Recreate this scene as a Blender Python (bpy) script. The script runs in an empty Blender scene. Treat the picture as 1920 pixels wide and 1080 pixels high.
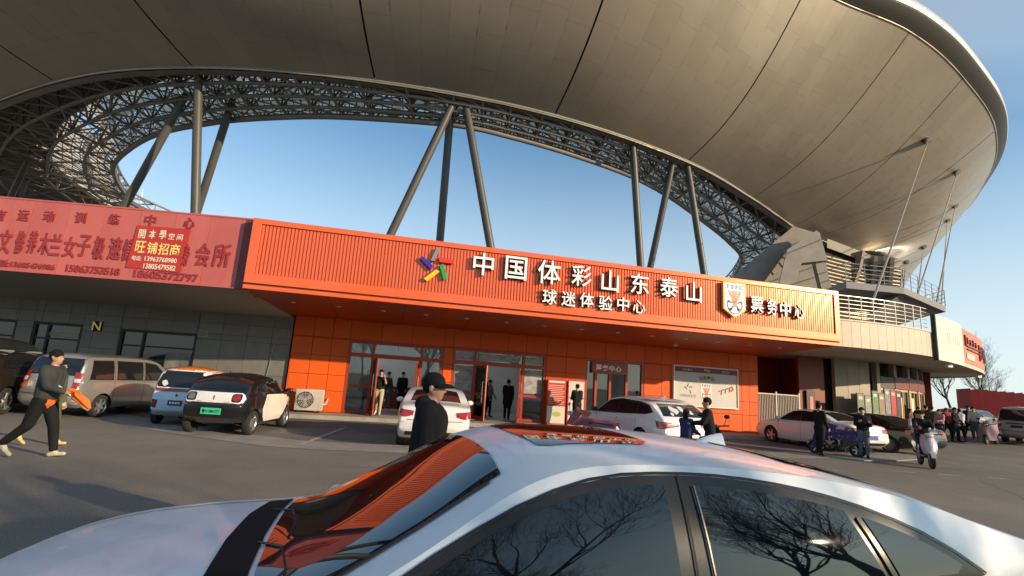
import bpy, bmesh, math, random
from mathutils import Vector, Matrix
from mathutils.bvhtree import BVHTree
random.seed(7)
R = math.radians
scene = bpy.context.scene
col = scene.collection
PI = math.pi

# ------------------------------------------------------------------ camera
FPX, PITCH, ROLL, CAMH = 950.0, R(10.6), R(3.8), 1.70
CP = Vector((0, 0, CAMH))
CF = Vector((0, math.cos(PITCH), math.sin(PITCH)))
CR = Vector((1, 0, 0))
CU = Vector((0, -math.sin(PITCH), math.cos(PITCH)))
cam = bpy.data.cameras.new('camera')
cam.sensor_width = 36.0
cam.lens = 36.0 * FPX / 1920.0
cam.clip_start = 0.05
cam.clip_end = 6000
cam_ob = bpy.data.objects.new('camera', cam)
col.objects.link(cam_ob)
xa = CR * math.cos(ROLL) + CU * math.sin(ROLL)
ya = -CR * math.sin(ROLL) + CU * math.cos(ROLL)
za = -CF
cam_ob.matrix_world = Matrix(((xa.x, ya.x, za.x, CP.x), (xa.y, ya.y, za.y, CP.y), (xa.z, ya.z, za.z, CP.z), (0, 0, 0, 1)))
scene.camera = cam_ob

# ------------------------------------------------------------------ light
SUN_AZ, SUN_EL = R(117), R(15)          # azimuth clockwise from +Y
CIRRUS = (1.7, 2.3)
world = bpy.data.worlds.new('World')
scene.world = world
world.use_nodes = True
wn = world.node_tree
bg = wn.nodes['Background']
sky = wn.nodes.new('ShaderNodeTexSky')
sky.sky_type = 'NISHITA'
sky.sun_disc = False
sky.sun_elevation = SUN_EL
sky.sun_rotation = SUN_AZ
sky.air_density = 1.0
sky.dust_density = 0.6
sky.ozone_density = 3.2
# thin high cirrus veil over the clear sky
wtc = wn.nodes.new('ShaderNodeTexCoord'); wsep = wn.nodes.new('ShaderNodeSeparateXYZ'); wn.links.new(wtc.outputs['Generated'], wsep.inputs[0])
wz = wn.nodes.new('ShaderNodeMath'); wz.operation = 'ADD'; wz.inputs[1].default_value = 0.12; wn.links.new(wsep.outputs['Z'], wz.inputs[0])
wab = wn.nodes.new('ShaderNodeMath'); wab.operation = 'MAXIMUM'; wab.inputs[1].default_value = 0.06; wn.links.new(wz.outputs[0], wab.inputs[0])
wdiv = wn.nodes.new('ShaderNodeVectorMath'); wdiv.operation = 'DIVIDE'; wcmb = wn.nodes.new('ShaderNodeCombineXYZ')
for i_ in range(3): wn.links.new(wab.outputs[0], wcmb.inputs[i_])
wn.links.new(wtc.outputs['Generated'], wdiv.inputs[0]); wn.links.new(wcmb.outputs[0], wdiv.inputs[1])
wmap = wn.nodes.new('ShaderNodeMapping'); wmap.inputs['Rotation'].default_value = (0, 0, R(25)); wmap.inputs['Scale'].default_value = (0.35, 0.95, 0.0); wmap.inputs['Location'].default_value = (CIRRUS[0], CIRRUS[1], 0)
wn.links.new(wdiv.outputs[0], wmap.inputs[0])
wno = wn.nodes.new('ShaderNodeTexNoise'); wno.inputs['Scale'].default_value = 1.0; wno.inputs['Detail'].default_value = 3; wno.inputs['Roughness'].default_value = 0.5; wno.inputs['Distortion'].default_value = 0.3
wn.links.new(wmap.outputs[0], wno.inputs['Vector'])
wmr = wn.nodes.new('ShaderNodeMapRange'); wmr.inputs[1].default_value = 0.47; wmr.inputs[2].default_value = 0.78; wmr.inputs[3].default_value = 0.03; wmr.inputs[4].default_value = 0.5
wn.links.new(wno.outputs[0], wmr.inputs[0])
wmix = wn.nodes.new('ShaderNodeMix'); wmix.data_type = 'RGBA'; wmix.inputs[7].default_value = (4.7, 4.95, 5.0, 1)
# whitish haze low down, all round the horizon
whz = wn.nodes.new('ShaderNodeMapRange'); whz.interpolation_type = 'SMOOTHSTEP'; whz.inputs[1].default_value = 0.0; whz.inputs[2].default_value = 0.52; whz.inputs[3].default_value = 0.72; whz.inputs[4].default_value = 0.0
wn.links.new(wsep.outputs['Z'], whz.inputs[0])
wmax = wn.nodes.new('ShaderNodeMath'); wmax.operation = 'MAXIMUM'; wn.links.new(wmr.outputs[0], wmax.inputs[0]); wn.links.new(whz.outputs[0], wmax.inputs[1])
wtint = wn.nodes.new('ShaderNodeVectorMath'); wtint.operation = 'MULTIPLY'; wtint.inputs[1].default_value = (0.84, 1.07, 1.03); wn.links.new(sky.outputs[0], wtint.inputs[0])
wn.links.new(wmax.outputs[0], wmix.inputs[0]); wn.links.new(wtint.outputs[0], wmix.inputs[6]); wn.links.new(wmix.outputs[2], bg.inputs[0])
bg.inputs[1].default_value = 0.13
sd = Vector((math.sin(SUN_AZ) * math.cos(SUN_EL), math.cos(SUN_AZ) * math.cos(SUN_EL), math.sin(SUN_EL)))
sun = bpy.data.lights.new('sun', 'SUN')
sun.energy = 4.1
sun.angle = R(0.55)
sun.color = (1.0, 0.77, 0.50)
sun_ob = bpy.data.objects.new('sun', sun)
sun_ob.rotation_euler = (-sd).to_track_quat('-Z', 'Y').to_euler()
col.objects.link(sun_ob)
scene.view_settings.view_transform = 'Standard'
scene.view_settings.look = 'None'
scene.view_settings.exposure = 0.6
scene.view_settings.gamma = 1.0
scene.render.engine = 'CYCLES'
scene.cycles.max_bounces = 7
scene.cycles.diffuse_bounces = 4
scene.cycles.glossy_bounces = 4
scene.cycles.transmission_bounces = 6
scene.cycles.caustics_reflective = False
scene.cycles.caustics_refractive = False
scene.cycles.use_denoising = True

# ------------------------------------------------------------------ helpers
def ray(x, y):
    dx, dy = x - 960, y - 540
    return CF + CR * ((dx * math.cos(ROLL) + dy * math.sin(ROLL)) / FPX) + CU * ((dx * math.sin(ROLL) - dy * math.cos(ROLL)) / FPX)
def atz(x, y, z):
    d = ray(x, y)
    return CP + d * ((z - CP.z) / d.z)
def aty(x, y, Y):
    d = ray(x, y)
    return CP + d * (Y / d.y)
def proj(p):
    q = Vector(p) - CP
    z = q.dot(CF); a = q.dot(CR) / z * FPX; b = q.dot(CU) / z * FPX
    c, s = math.cos(ROLL), math.sin(ROLL)
    return 960 + a * c + b * s, 540 + a * s - b * c
FA = R(13.0)
FE = Vector((math.cos(FA), math.sin(FA), 0)); FN = Vector((math.sin(FA), -math.cos(FA), 0))
FO = Vector((0, 21.5, 0))
def fac(x, y, d=0.0):
    """pixel -> (a, z) on the plane that lies d metres in front of the ticket hall wall"""
    o = FO + FN * d
    r = ray(x, y)
    p = CP + r * ((o - CP).dot(FN) / r.dot(FN))
    return (p - FO).dot(FE), p.z
def sstep(a, b, x):
    t = min(1, max(0, (x - a) / (b - a)))
    return t * t * (3 - 2 * t)
def gz(x, y):
    """the forecourt rises a little towards the far right"""
    return 0.55 * sstep(27, 46, x * 0.7 + y * 0.7)
def lerp(a, b, t): return a + (b - a) * t
def interp(tab, x):
    if x <= tab[0][0]: return tab[0][1]
    for (x0, y0), (x1, y1) in zip(tab, tab[1:]):
        if x <= x1: return y0 + (y1 - y0) * (x - x0) / (x1 - x0)
    return tab[-1][1]
def smooth(tab, x):
    """Catmull-Rom through a table"""
    n = len(tab)
    if x <= tab[0][0]: return tab[0][1]
    if x >= tab[-1][0]: return tab[-1][1]
    for i in range(n - 1):
        if x <= tab[i + 1][0]:
            x0, y0 = tab[i]; x1, y1 = tab[i + 1]
            h = x1 - x0; t = (x - x0) / h
            m0 = (y1 - tab[i - 1][1]) / (x1 - tab[i - 1][0]) if i > 0 else (y1 - y0) / h
            m1 = (tab[i + 2][1] - y0) / (tab[i + 2][0] - x0) if i < n - 2 else (y1 - y0) / h
            return (2*t**3 - 3*t*t + 1) * y0 + (t**3 - 2*t*t + t) * h * m0 + (-2*t**3 + 3*t*t) * y1 + (t**3 - t*t) * h * m1
MATS = {}
def mat(name, color, rough=0.6, metal=0.0, var=0.0, scale=3.0, bump=0.0, bscale=40.0, coat=0.0, spec=0.5,
        orand=0.0, stretch=None, emit=None, estr=0.0, alpha=1.0, rvar=0.0, trans=0.0, ior=1.45, dirt=None, dscale=1.0, damt=0.0, speck=0.0):
    if name in MATS: return MATS[name]
    m = bpy.data.materials.new(name); m.use_nodes = True
    nt = m.node_tree; N = nt.nodes; L = nt.links
    b = N['Principled BSDF']
    c = (color[0], color[1], color[2], 1)
    b.inputs['Base Color'].default_value = c
    b.inputs['Roughness'].default_value = rough
    b.inputs['Metallic'].default_value = metal
    b.inputs['Coat Weight'].default_value = coat
    b.inputs['Coat Roughness'].default_value = 0.04
    b.inputs['Specular IOR Level'].default_value = spec
    b.inputs['Transmission Weight'].default_value = trans
    b.inputs['IOR'].default_value = ior
    b.inputs['Alpha'].default_value = alpha
    if emit:
        b.inputs['Emission Color'].default_value = (*emit, 1); b.inputs['Emission Strength'].default_value = estr
    vec = None
    if var or bump or rvar or damt or speck:
        tc = N.new('ShaderNodeTexCoord'); vec = tc.outputs['Object']
        if stretch:
            mp = N.new('ShaderNodeMapping'); mp.inputs['Scale'].default_value = stretch
            L.new(vec, mp.inputs[0]); vec = mp.outputs[0]
    cur = None
    if var:
        n = N.new('ShaderNodeTexNoise'); n.inputs['Scale'].default_value = scale; n.inputs['Detail'].default_value = 6
        n.inputs['Roughness'].default_value = 0.62
        L.new(vec, n.inputs['Vector'])
        mr = N.new('ShaderNodeMapRange'); mr.inputs[1].default_value = 0.3; mr.inputs[2].default_value = 0.7
        mr.inputs[3].default_value = 1 - var; mr.inputs[4].default_value = 1 + var
        L.new(n.outputs[0], mr.inputs[0]); cur = mr.outputs[0]
        if rvar:
            mr2 = N.new('ShaderNodeMapRange'); mr2.inputs[1].default_value = 0.3; mr2.inputs[2].default_value = 0.7
            mr2.inputs[3].default_value = max(0.02, rough - rvar); mr2.inputs[4].default_value = min(1, rough + rvar)
            L.new(n.outputs[0], mr2.inputs[0]); L.new(mr2.outputs[0], b.inputs['Roughness'])
    if speck:
        for sc_, am in ((42.0, speck), (0.09, speck * 0.9)):
            n = N.new('ShaderNodeTexNoise'); n.inputs['Scale'].default_value = sc_; n.inputs['Detail'].default_value = 3
            L.new(vec, n.inputs['Vector'])
            mr = N.new('ShaderNodeMapRange'); mr.inputs[1].default_value = 0.3; mr.inputs[2].default_value = 0.7
            mr.inputs[3].default_value = 1 - am; mr.inputs[4].default_value = 1 + am
            L.new(n.outputs[0], mr.inputs[0])
            mm = N.new('ShaderNodeMath'); mm.operation = 'MULTIPLY'; L.new(cur, mm.inputs[0]); L.new(mr.outputs[0], mm.inputs[1]); cur = mm.outputs[0]
    if orand:
        oi = N.new('ShaderNodeObjectInfo')
        mr = N.new('ShaderNodeMapRange'); mr.inputs[3].default_value = 1 - orand; mr.inputs[4].default_value = 1 + orand
        L.new(oi.outputs['Random'], mr.inputs[0])
        if cur:
            mm = N.new('ShaderNodeMath'); mm.operation = 'MULTIPLY'; L.new(cur, mm.inputs[0]); L.new(mr.outputs[0], mm.inputs[1]); cur = mm.outputs[0]
        else: cur = mr.outputs[0]
    out = None
    if cur:
        vm = N.new('ShaderNodeVectorMath'); vm.operation = 'SCALE'; vm.inputs[0].default_value = color[:3]
        L.new(cur, vm.inputs['Scale']); out = vm.outputs[0]
        L.new(out, b.inputs['Base Color'])
    if damt:
        n2 = N.new('ShaderNodeTexNoise'); n2.inputs['Scale'].default_value = dscale; n2.inputs['Detail'].default_value = 8
        n2.inputs['Roughness'].default_value = 0.7; n2.inputs['Distortion'].default_value = 0.6
        L.new(vec, n2.inputs['Vector'])
        mr = N.new('ShaderNodeMapRange'); mr.inputs[1].default_value = 0.5; mr.inputs[2].default_value = 0.72
        mr.inputs[3].default_value = 0; mr.inputs[4].default_value = damt
        L.new(n2.outputs[0], mr.inputs[0])
        mx = N.new('ShaderNodeMix'); mx.data_type = 'RGBA'
        L.new(mr.outputs[0], mx.inputs[0])
        if out: L.new(out, mx.inputs[6])
        else: mx.inputs[6].default_value = c
        mx.inputs[7].default_value = (*dirt, 1)
        L.new(mx.outputs[2], b.inputs['Base Color'])
    if bump:
        n3 = N.new('ShaderNodeTexNoise'); n3.inputs['Scale'].default_value = bscale; n3.inputs['Detail'].default_value = 4
        L.new(vec, n3.inputs['Vector'])
        bp = N.new('ShaderNodeBump'); bp.inputs['Strength'].default_value = bump; bp.inputs['Distance'].default_value = 0.02
        L.new(n3.outputs[0], bp.inputs['Height']); L.new(bp.outputs[0], b.inputs['Normal'])
    MATS[name] = m
    return m
class MB:
    def __init__(s): s.v = []; s.f = []; s.m = []; s.mi = 0; s.mats = []
    def use(s, m):
        if m not in s.mats: s.mats.append(m)
        s.mi = s.mats.index(m); return s
    def add(s, vs, fs, M=None):
        o = len(s.v)
        for p in vs:
            p = Vector(p)
            s.v.append(tuple(M @ p) if M else tuple(p))
        for f in fs:
            s.f.append(tuple(i + o for i in f)); s.m.append(s.mi)
        return s
    def box(s, a, b, M=None, bev=0.0):
        x0, y0, z0 = [min(p, q) for p, q in zip(a, b)]; x1, y1, z1 = [max(p, q) for p, q in zip(a, b)]
        if bev <= 0:
            return s.add([(x0,y0,z0),(x1,y0,z0),(x1,y1,z0),(x0,y1,z0),(x0,y0,z1),(x1,y0,z1),(x1,y1,z1),(x0,y1,z1)],
                  [(3,2,1,0),(4,5,6,7),(0,1,5,4),(1,2,6,5),(2,3,7,6),(3,0,4,7)], M)
        bm = bmesh.new(); bmesh.ops.create_cube(bm, size=1)
        for v in bm.verts: v.co = Vector(((x0+x1)/2 + v.co.x*(x1-x0), (y0+y1)/2 + v.co.y*(y1-y0), (z0+z1)/2 + v.co.z*(z1-z0)))
        bmesh.ops.bevel(bm, geom=bm.edges[:], offset=bev, segments=2, affect='EDGES', profile=0.5)
        return s.bm(bm, M)
    def bm(s, bm, M=None):
        bm.verts.index_update()
        s.add([v.co for v in bm.verts], [[v.index for v in f.verts] for f in bm.faces], M); bm.free(); return s
    def tube(s, pts, rad, n=8, M=None, cap=True, close=False):
        pts = [Vector(p) for p in pts]
        rs = rad if isinstance(rad, (list, tuple)) else [rad] * len(pts)
        rings = []; vs = []; fs = []
        up0 = None
        for i, p in enumerate(pts):
            if close: t = pts[(i + 1) % len(pts)] - pts[i - 1]
            else: t = pts[min(i + 1, len(pts) - 1)] - pts[max(i - 1, 0)]
            if t.length < 1e-9: t = Vector((0, 0, 1))
            t.normalize()
            if up0 is None: up0 = Vector((0, 0, 1)) if abs(t.z) < 0.9 else Vector((1, 0, 0))
            u = up0 - t * up0.dot(t)
            if u.length < 1e-4: u = t.orthogonal()
            u.normalize(); w = t.cross(u); up0 = u
            for k in range(n):
                a = 2 * PI * k / n
                vs.append(p + (u * math.cos(a) + w * math.sin(a)) * rs[i])
        m = len(pts)
        for i in range(m if close else m - 1):
            j = (i + 1) % m
            for k in range(n):
                fs.append((i*n + k, i*n + (k+1) % n, j*n + (k+1) % n, j*n + k))
        if cap and not close:
            fs.append(tuple(range(n - 1, -1, -1))); fs.append(tuple((m-1)*n + k for k in range(n)))
        return s.add(vs, fs, M)
    def lathe(s, prof, n=24, M=None, ax='z', cap=True):
        vs = []; fs = []
        for (r, h) in prof:
            for k in range(n):
                a = 2 * PI * k / n; x, y = r * math.cos(a), r * math.sin(a)
                vs.append((x, y, h) if ax == 'z' else ((h, x, y) if ax == 'x' else (y, h, x)))
        for i in range(len(prof) - 1):
            for k in range(n): fs.append((i*n + k, i*n + (k+1) % n, (i+1)*n + (k+1) % n, (i+1)*n + k))
        if cap and prof[0][0] > 1e-6: fs.append(tuple(range(n - 1, -1, -1)))
        if cap and prof[-1][0] > 1e-6: fs.append(tuple((len(prof)-1)*n + k for k in range(n)))
        return s.add(vs, fs, M)
    def prism(s, poly, y0, y1, M=None, ax='y'):
        """polygon in (x, z) pulled along y (or (x, y) along z, or (y, z) along x)"""
        n = len(poly)
        def P(p, h): return (p[0], h, p[1]) if ax == 'y' else ((p[0], p[1], h) if ax == 'z' else (h, p[0], p[1]))
        vs = [P(p, y0) for p in poly] + [P(p, y1) for p in poly]
        fs = [tuple(range(n)), tuple(range(2*n - 1, n - 1, -1))] + [(i, i + n, (i+1) % n + n, (i+1) % n) for i in range(n)]
        return s.add(vs, fs, M)
    def grid(s, G, M=None, flip=False):
        h = len(G); w = len(G[0])
        vs = [p for r in G for p in r]
        fs = [(i*w + j, i*w + j + 1, (i+1)*w + j + 1, (i+1)*w + j) for i in range(h-1) for j in range(w-1)]
        if flip: fs = [f[::-1] for f in fs]
        return s.add(vs, fs, M)
    def ell(s, c, r, nu=12, nv=8, M=None):
        bm = bmesh.new(); bmesh.ops.create_uvsphere(bm, u_segments=nu, v_segments=nv, radius=1)
        rr = (r, r, r) if not isinstance(r, (tuple, list)) else r
        for v in bm.verts: v.co = Vector((c[0] + v.co.x*rr[0], c[1] + v.co.y*rr[1], c[2] + v.co.z*rr[2]))
        return s.bm(bm, M)
    def mesh(s, name, fixn=True):
        me = bpy.data.meshes.new(name)
        me.from_pydata(s.v, [], s.f)
        for m in s.mats: me.materials.append(m)
        if s.mats: me.polygons.foreach_set('material_index', s.m)
        if fixn:
            bm = bmesh.new(); bm.from_mesh(me); bmesh.ops.recalc_face_normals(bm, faces=bm.faces); bm.to_mesh(me); bm.free()
        me.update(); return me
    def build(s, name, m=None, parent=None, smooth=None, fixn=True, **tags):
        if m is not None:
            s.mats = [m]; s.m = [0] * len(s.f)
        me = s.mesh(name, fixn)
        return link(name, me, parent, smooth, **tags)
def shade(me, angle):
    if angle is None: return
    me.polygons.foreach_set('use_smooth', [True] * len(me.polygons))
    if angle < 179:
        bm = bmesh.new(); bm.from_mesh(me)
        for e in bm.edges:
            if len(e.link_faces) == 2: e.smooth = e.calc_face_angle(0) < R(angle)
        bm.to_mesh(me); bm.free()
def link(name, me, parent=None, smooth=None, loc=None, rot=None, **tags):
    if smooth is not None: shade(me, smooth)
    o = bpy.data.objects.new(name, me); col.objects.link(o)
    if parent: o.parent = parent
    if loc is not None: o.location = loc
    if rot is not None: o.rotation_euler = rot
    for k, v in tags.items(): o[k] = v
    return o
def thing(name, label, cat, loc=(0, 0, 0), rz=0.0, group=None):
    o = bpy.data.objects.new(name, None); col.objects.link(o)
    o.empty_display_size = 0.3
    o.location = loc; o.rotation_euler = (0, 0, rz); o['label'] = label; o['category'] = cat
    if group: o['group'] = group
    return o
def dup(root, loc, rz, label, group=None, scale=None):
    r = root.copy(); col.objects.link(r); r.location = loc; r.rotation_euler = (0, 0, rz); r['label'] = label
    if group: r['group'] = group
    if scale: r.scale = (scale,) * 3
    for ch in list(root.children):
        c = ch.copy(); col.objects.link(c); c.parent = r
        for g in list(ch.children):
            d = g.copy(); col.objects.link(d); d.parent = c
    return r
GLY = {}
def glyph(s, size=1.0, ext=0.0, off=0.0, center=True, res=3):
    k = (s, size, ext, off, center)
    if k in GLY: return GLY[k]
    cu = bpy.data.curves.new('lettering', 'FONT'); cu.body = s; cu.size = size; cu.extrude = ext; cu.offset = off; cu.resolution_u = res
    o = bpy.data.objects.new('lettering_source', cu); col.objects.link(o)
    dg = bpy.context.evaluated_depsgraph_get()
    me = bpy.data.meshes.new_from_object(o.evaluated_get(dg))
    bpy.data.objects.remove(o); bpy.data.curves.remove(cu)
    me.materials.clear()
    if center and len(me.vertices):
        xs = [v.co.x for v in me.vertices]; ys = [v.co.y for v in me.vertices]
        me.transform(Matrix.Translation((-(min(xs)+max(xs))/2, -(min(ys)+max(ys))/2, 0)))
    GLY[k] = me
    return me
def letter(s, parent, x, y, z, size, m, ext=0.02, off=0.0, name='letter', rot=(PI/2, 0, 0), fit=None, sx=1.0, **tags):
    """a raised or printed character in the x-z plane of its parent, facing -y; fit = (w, h) forces its size"""
    me = glyph(s, 1.0 if fit else size, ext, off if not fit else off)
    if fit:
        xs = [v.co.x for v in me.vertices]; ys = [v.co.y for v in me.vertices]
        me = me.copy(); me.transform(Matrix.Diagonal((fit[0] / max(1e-3, max(xs) - min(xs)), fit[1] / max(1e-3, max(ys) - min(ys)), 1, 1)))
    else: me = me.copy() if (len(me.materials) and me.materials[0] is not m) else me
    if sx != 1.0: me = me.copy(); me.transform(Matrix.Diagonal((sx, 1, 1, 1)))
    me.materials.clear(); me.materials.append(m)
    return link(name, me, parent, None, (x, y, z), rot, **tags)
# ------------------------------------------------------------------ ground
m_asphalt = mat('asphalt', (0.195, 0.174, 0.148), 0.9, var=0.14, scale=0.55, bump=0.5, bscale=70, dirt=(0.115, 0.102, 0.088), dscale=0.35, damt=0.55, speck=0.22)
m_lot = mat('lot_asphalt', (0.155, 0.143, 0.128), 0.86, var=0.2, scale=0.9, bump=0.5, bscale=60, dirt=(0.05, 0.048, 0.047), dscale=0.5, damt=0.6, speck=0.22)
m_concrete = mat('concrete_apron', (0.27, 0.245, 0.215), 0.85, var=0.2, scale=1.6, bump=0.35, bscale=45, dirt=(0.13, 0.12, 0.11), dscale=0.8, damt=0.6, speck=0.15)
m_kerb = mat('kerb_stone', (0.33, 0.30, 0.265), 0.8, var=0.18, scale=3.0, bump=0.3, bscale=40, dirt=(0.15, 0.14, 0.13), dscale=1.4, damt=0.5)
m_line = mat('worn_line_paint', (0.36, 0.345, 0.315), 0.8, var=0.25, scale=5, dirt=(0.11, 0.105, 0.1), dscale=4.0, damt=0.95)

def gsheet(name, poly, dz, m, **tags):
    """a flat sheet over the ground: polygon in x-y, cut finely enough to follow the ground"""
    bm = bmesh.new()
    vs = [bm.verts.new((x, y, 0)) for x, y in poly]
    bm.faces.new(vs)
    bmesh.ops.triangulate(bm, faces=bm.faces)
    for _ in range(3):
        es = [e for e in bm.edges if e.calc_length() > 4]
        if es: bmesh.ops.subdivide_edges(bm, edges=es, cuts=1); bmesh.ops.triangulate(bm, faces=bm.faces)
    bmesh.ops.recalc_face_normals(bm, faces=bm.faces)
    for v in bm.verts: v.co.z = gz(v.co.x, v.co.y) + dz
    for f in bm.faces:
        f.normal_update()
        if f.normal.z < 0: f.normal_flip()
    me = bpy.data.meshes.new(name); bm.to_mesh(me); bm.free(); me.materials.append(m)
    return link(name, me, None, None, **tags)
xs = [-3000, -900, -300, -120, -60, -40, -30, -20, -10, -5, 0, 4] + [5 + i * 2 for i in range(0, 36)] + [90, 130, 300, 900, 3000]
ys = [-3000, -900, -300, -100, -40, -15, 0, 4] + [6 + i * 2 for i in range(0, 40)] + [100, 140, 300, 900, 3000]
MB().grid([[(x, y, gz(x, y)) for x in xs] for y in ys]).build('ground', m_asphalt, smooth=180, kind='structure', label='grey brown asphalt road surface in front of the stadium')
def G2(x, y): p = atz(x, y, 0); return (p.x, p.y)
# concrete gutter strip between road and parking bays
ga = [(-26, 15.2), G2(0, 756), G2(120, 780), G2(235, 804), G2(400, 828), G2(560, 852), G2(760, 868), G2(1000, 872)]
gpts = [(-26, 16.6), (-13.6, 15.2), (-8.8, 13.0), (-6.2, 11.9), (-4.6, 11.5), (-2.0, 11.9), (1.0, 12.9), (5.0, 14.3), (8.6, 15.9), (12.2, 17.3)]
def offs(P, d):
    out = []
    for i, p in enumerate(P):
        a = Vector(P[max(0, i - 1)]); b = Vector(P[min(len(P) - 1, i + 1)]); t = (b - a).normalized()
        out.append((p[0] - t.y * d, p[1] + t.x * d))
    return out
def crv(P, k=6):
    tx = [(i, p[0]) for i, p in enumerate(P)]; ty = [(i, p[1]) for i, p in enumerate(P)]
    n = (len(P) - 1) * k
    return [(smooth(tx, i / k), smooth(ty, i / k)) for i in range(n + 1)]
edge = crv(gpts)
far = offs(edge, 1.25)
lot = [(x, y) for x, y in far] + [(14.5, 27), (-8, 21.8), (-26, 20.6)]
gsheet('parking_lot', lot, 0.004, m_lot, kind='structure', label='darker asphalt of the parking bays before the ticket hall')
st = MB()
for i in range(len(edge) - 1):
    st.add([(*edge[i], 0.007), (*edge[i+1], 0.007), (*far[i+1], 0.012), (*far[i], 0.012)], [(0, 1, 2, 3)])
st.build('concrete_gutter', m_concrete, kind='structure', label='pale worn concrete gutter strip along the edge of the road')
# raised step in front of the buildings
def wallxy(a, d): p = FO + FE * a + FN * d; return (p.x, p.y)
stp = MB()
P0 = [wallxy(-8.6, 0.2), wallxy(-8.6, 1.5), wallxy(3.2, 1.75), wallxy(12.4, 1.7), wallxy(12.4, 0.2)]
stp.prism(P0, 0, 0.15, ax='z')
stp.build('entrance_step', m_kerb, kind='structure', label='low stone step running along the foot of the orange wall')
stp = MB(); stp.prism([(-26, 19.2), (-26, 17.6), wallxy(-8.65, 1.5), wallxy(-8.65, 0.0)], 0, 0.13, ax='z')
stp.build('pavement_left', m_kerb, kind='structure', label='low stone pavement along the grey shop wall')
# pale kerbed island under the two standing men
isl = [G2(1490, 846), G2(1530, 838), G2(1600, 836), G2(1660, 838), G2(1688, 846), G2(1676, 853), G2(1620, 858), G2(1540, 862)]
ip = [(10.6, 17.4), (12.2, 18.6), (14.0, 19.6), (15.2, 20.0), (15.5, 19.3), (14.6, 18.3), (12.9, 17.2), (11.2, 16.5)]
MB().prism(ip, 0, 0.035, ax='z').build('kerb_island', m_concrete, kind='structure', label='low pale concrete island with rounded tip beside the parked cars')
def strip(name, p, q, w, m, dz=0.016, **t):
    p = Vector((*p, 0)); q = Vector((*q, 0)); d = (q - p).normalized(); s = Vector((-d.y, d.x, 0)) * w / 2
    n = 8; vs = []; fs = []
    for i in range(n + 1):
        c = p.lerp(q, i / n)
        for k in (-1, 1):
            r = c + s * k; vs.append((r.x, r.y, gz(r.x, r.y) + dz))
    for i in range(n): fs.append((2*i, 2*i+2, 2*i+3, 2*i+1))
    return MB().add(vs, fs).build(name, m, **t)
for k, (a, b, lab) in enumerate([((-4.55, 12.0), (-4.9, 16.6), 'worn white bay line right of the black and white car'),
                        ((-8.3, 13.2), (-9.0, 17.5), 'worn white bay line beside the light blue car'),
                        ((-1.5, 12.7), (-2.6, 17.2), 'worn white bay line behind the man in the black cap'),
                        ((2.2, 14.0), (1.0, 18.6), 'worn white bay line in front of the right entrance')]):
    strip('parking_line', a, b, 0.11, m_line, kind='structure', label=lab)
for k in range(6):
    a = 10.8 + k * 1.25; y = 14.55 - 0.05 * k
    strip('road_marking', (a, y), (a + 0.62, y - 0.02), 0.13, m_line, dz=0.006, kind='structure', label='worn dashed line across the road at the right')

random.seed(17)
m_tar = mat('tar_crack', (0.045, 0.04, 0.035), 0.9)
def crack(x, y, az, n, step, w):
    pts = []; a = az
    for i in range(n):
        pts.append((x, y)); a += random.uniform(-0.22, 0.22); a = az + (a - az) * 0.85; x += math.sin(a) * step; y += math.cos(a) * step
    vs = []; fs = []
    for i, (px_, py_) in enumerate(pts):
        q = pts[min(i + 1, n - 1)]; p_ = pts[max(i - 1, 0)]; t = Vector((q[0] - p_[0], q[1] - p_[1])).normalized(); ww = w * random.uniform(0.4, 1.2) * (1 - abs(2 * i / (n - 1) - 1) ** 3)
        vs += [(px_ - t.y * ww, py_ + t.x * ww, gz(px_, py_) + 0.004), (px_ + t.y * ww, py_ - t.x * ww, gz(px_, py_) + 0.004)]
    for i in range(n - 1): fs.append((2*i, 2*i + 1, 2*i + 3, 2*i + 2))
    MB().add(vs, fs).build('road_crack', m_tar, kind='structure', label='thin dark crack in the asphalt road')
for (x, y, az, n, st_, w) in ((-4.5, 9.4, 1.2, 30, 0.3, 0.006), (6, 13.2, 1.2, 34, 0.35, 0.009), (11, 14.9, 1.5, 30, 0.4, 0.012), (9, 9, 0.8, 26, 0.3, 0.006)): crack(x, y, az, n, st_, w)
# ------------------------------------------------------------------ stadium roof
m_shell = mat('shell_panel', (0.36, 0.318, 0.26), 0.38, metal=0.45, var=0.04, scale=0.25, orand=0.035, rvar=0.04)
m_gap = mat('shell_joint', (0.035, 0.03, 0.026), 0.8)
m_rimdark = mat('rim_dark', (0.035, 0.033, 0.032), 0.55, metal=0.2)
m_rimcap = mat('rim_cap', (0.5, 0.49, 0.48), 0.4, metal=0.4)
m_trim = mat('edge_trim', (0.45, 0.40, 0.32), 0.4, metal=0.4)
m_steel = mat('truss_paint', (0.20, 0.19, 0.175), 0.5, var=0.1, scale=1.0)
m_strut = mat('strut_shaded_paint', (0.075, 0.07, 0.062), 0.45, var=0.1, scale=0.6)  # the roof's shadow on the struts is darkened into this colour
m_deck = mat('roof_deck', (0.16, 0.155, 0.15), 0.8)
m_cable = mat('cable_steel', (0.4, 0.37, 0.33), 0.4, metal=0.6)
m_conc = mat('raw_concrete', (0.27, 0.245, 0.22), 0.8, var=0.12, scale=0.8, bump=0.2, bscale=12, dirt=(0.2, 0.18, 0.16), dscale=0.5, damt=0.4)
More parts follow.
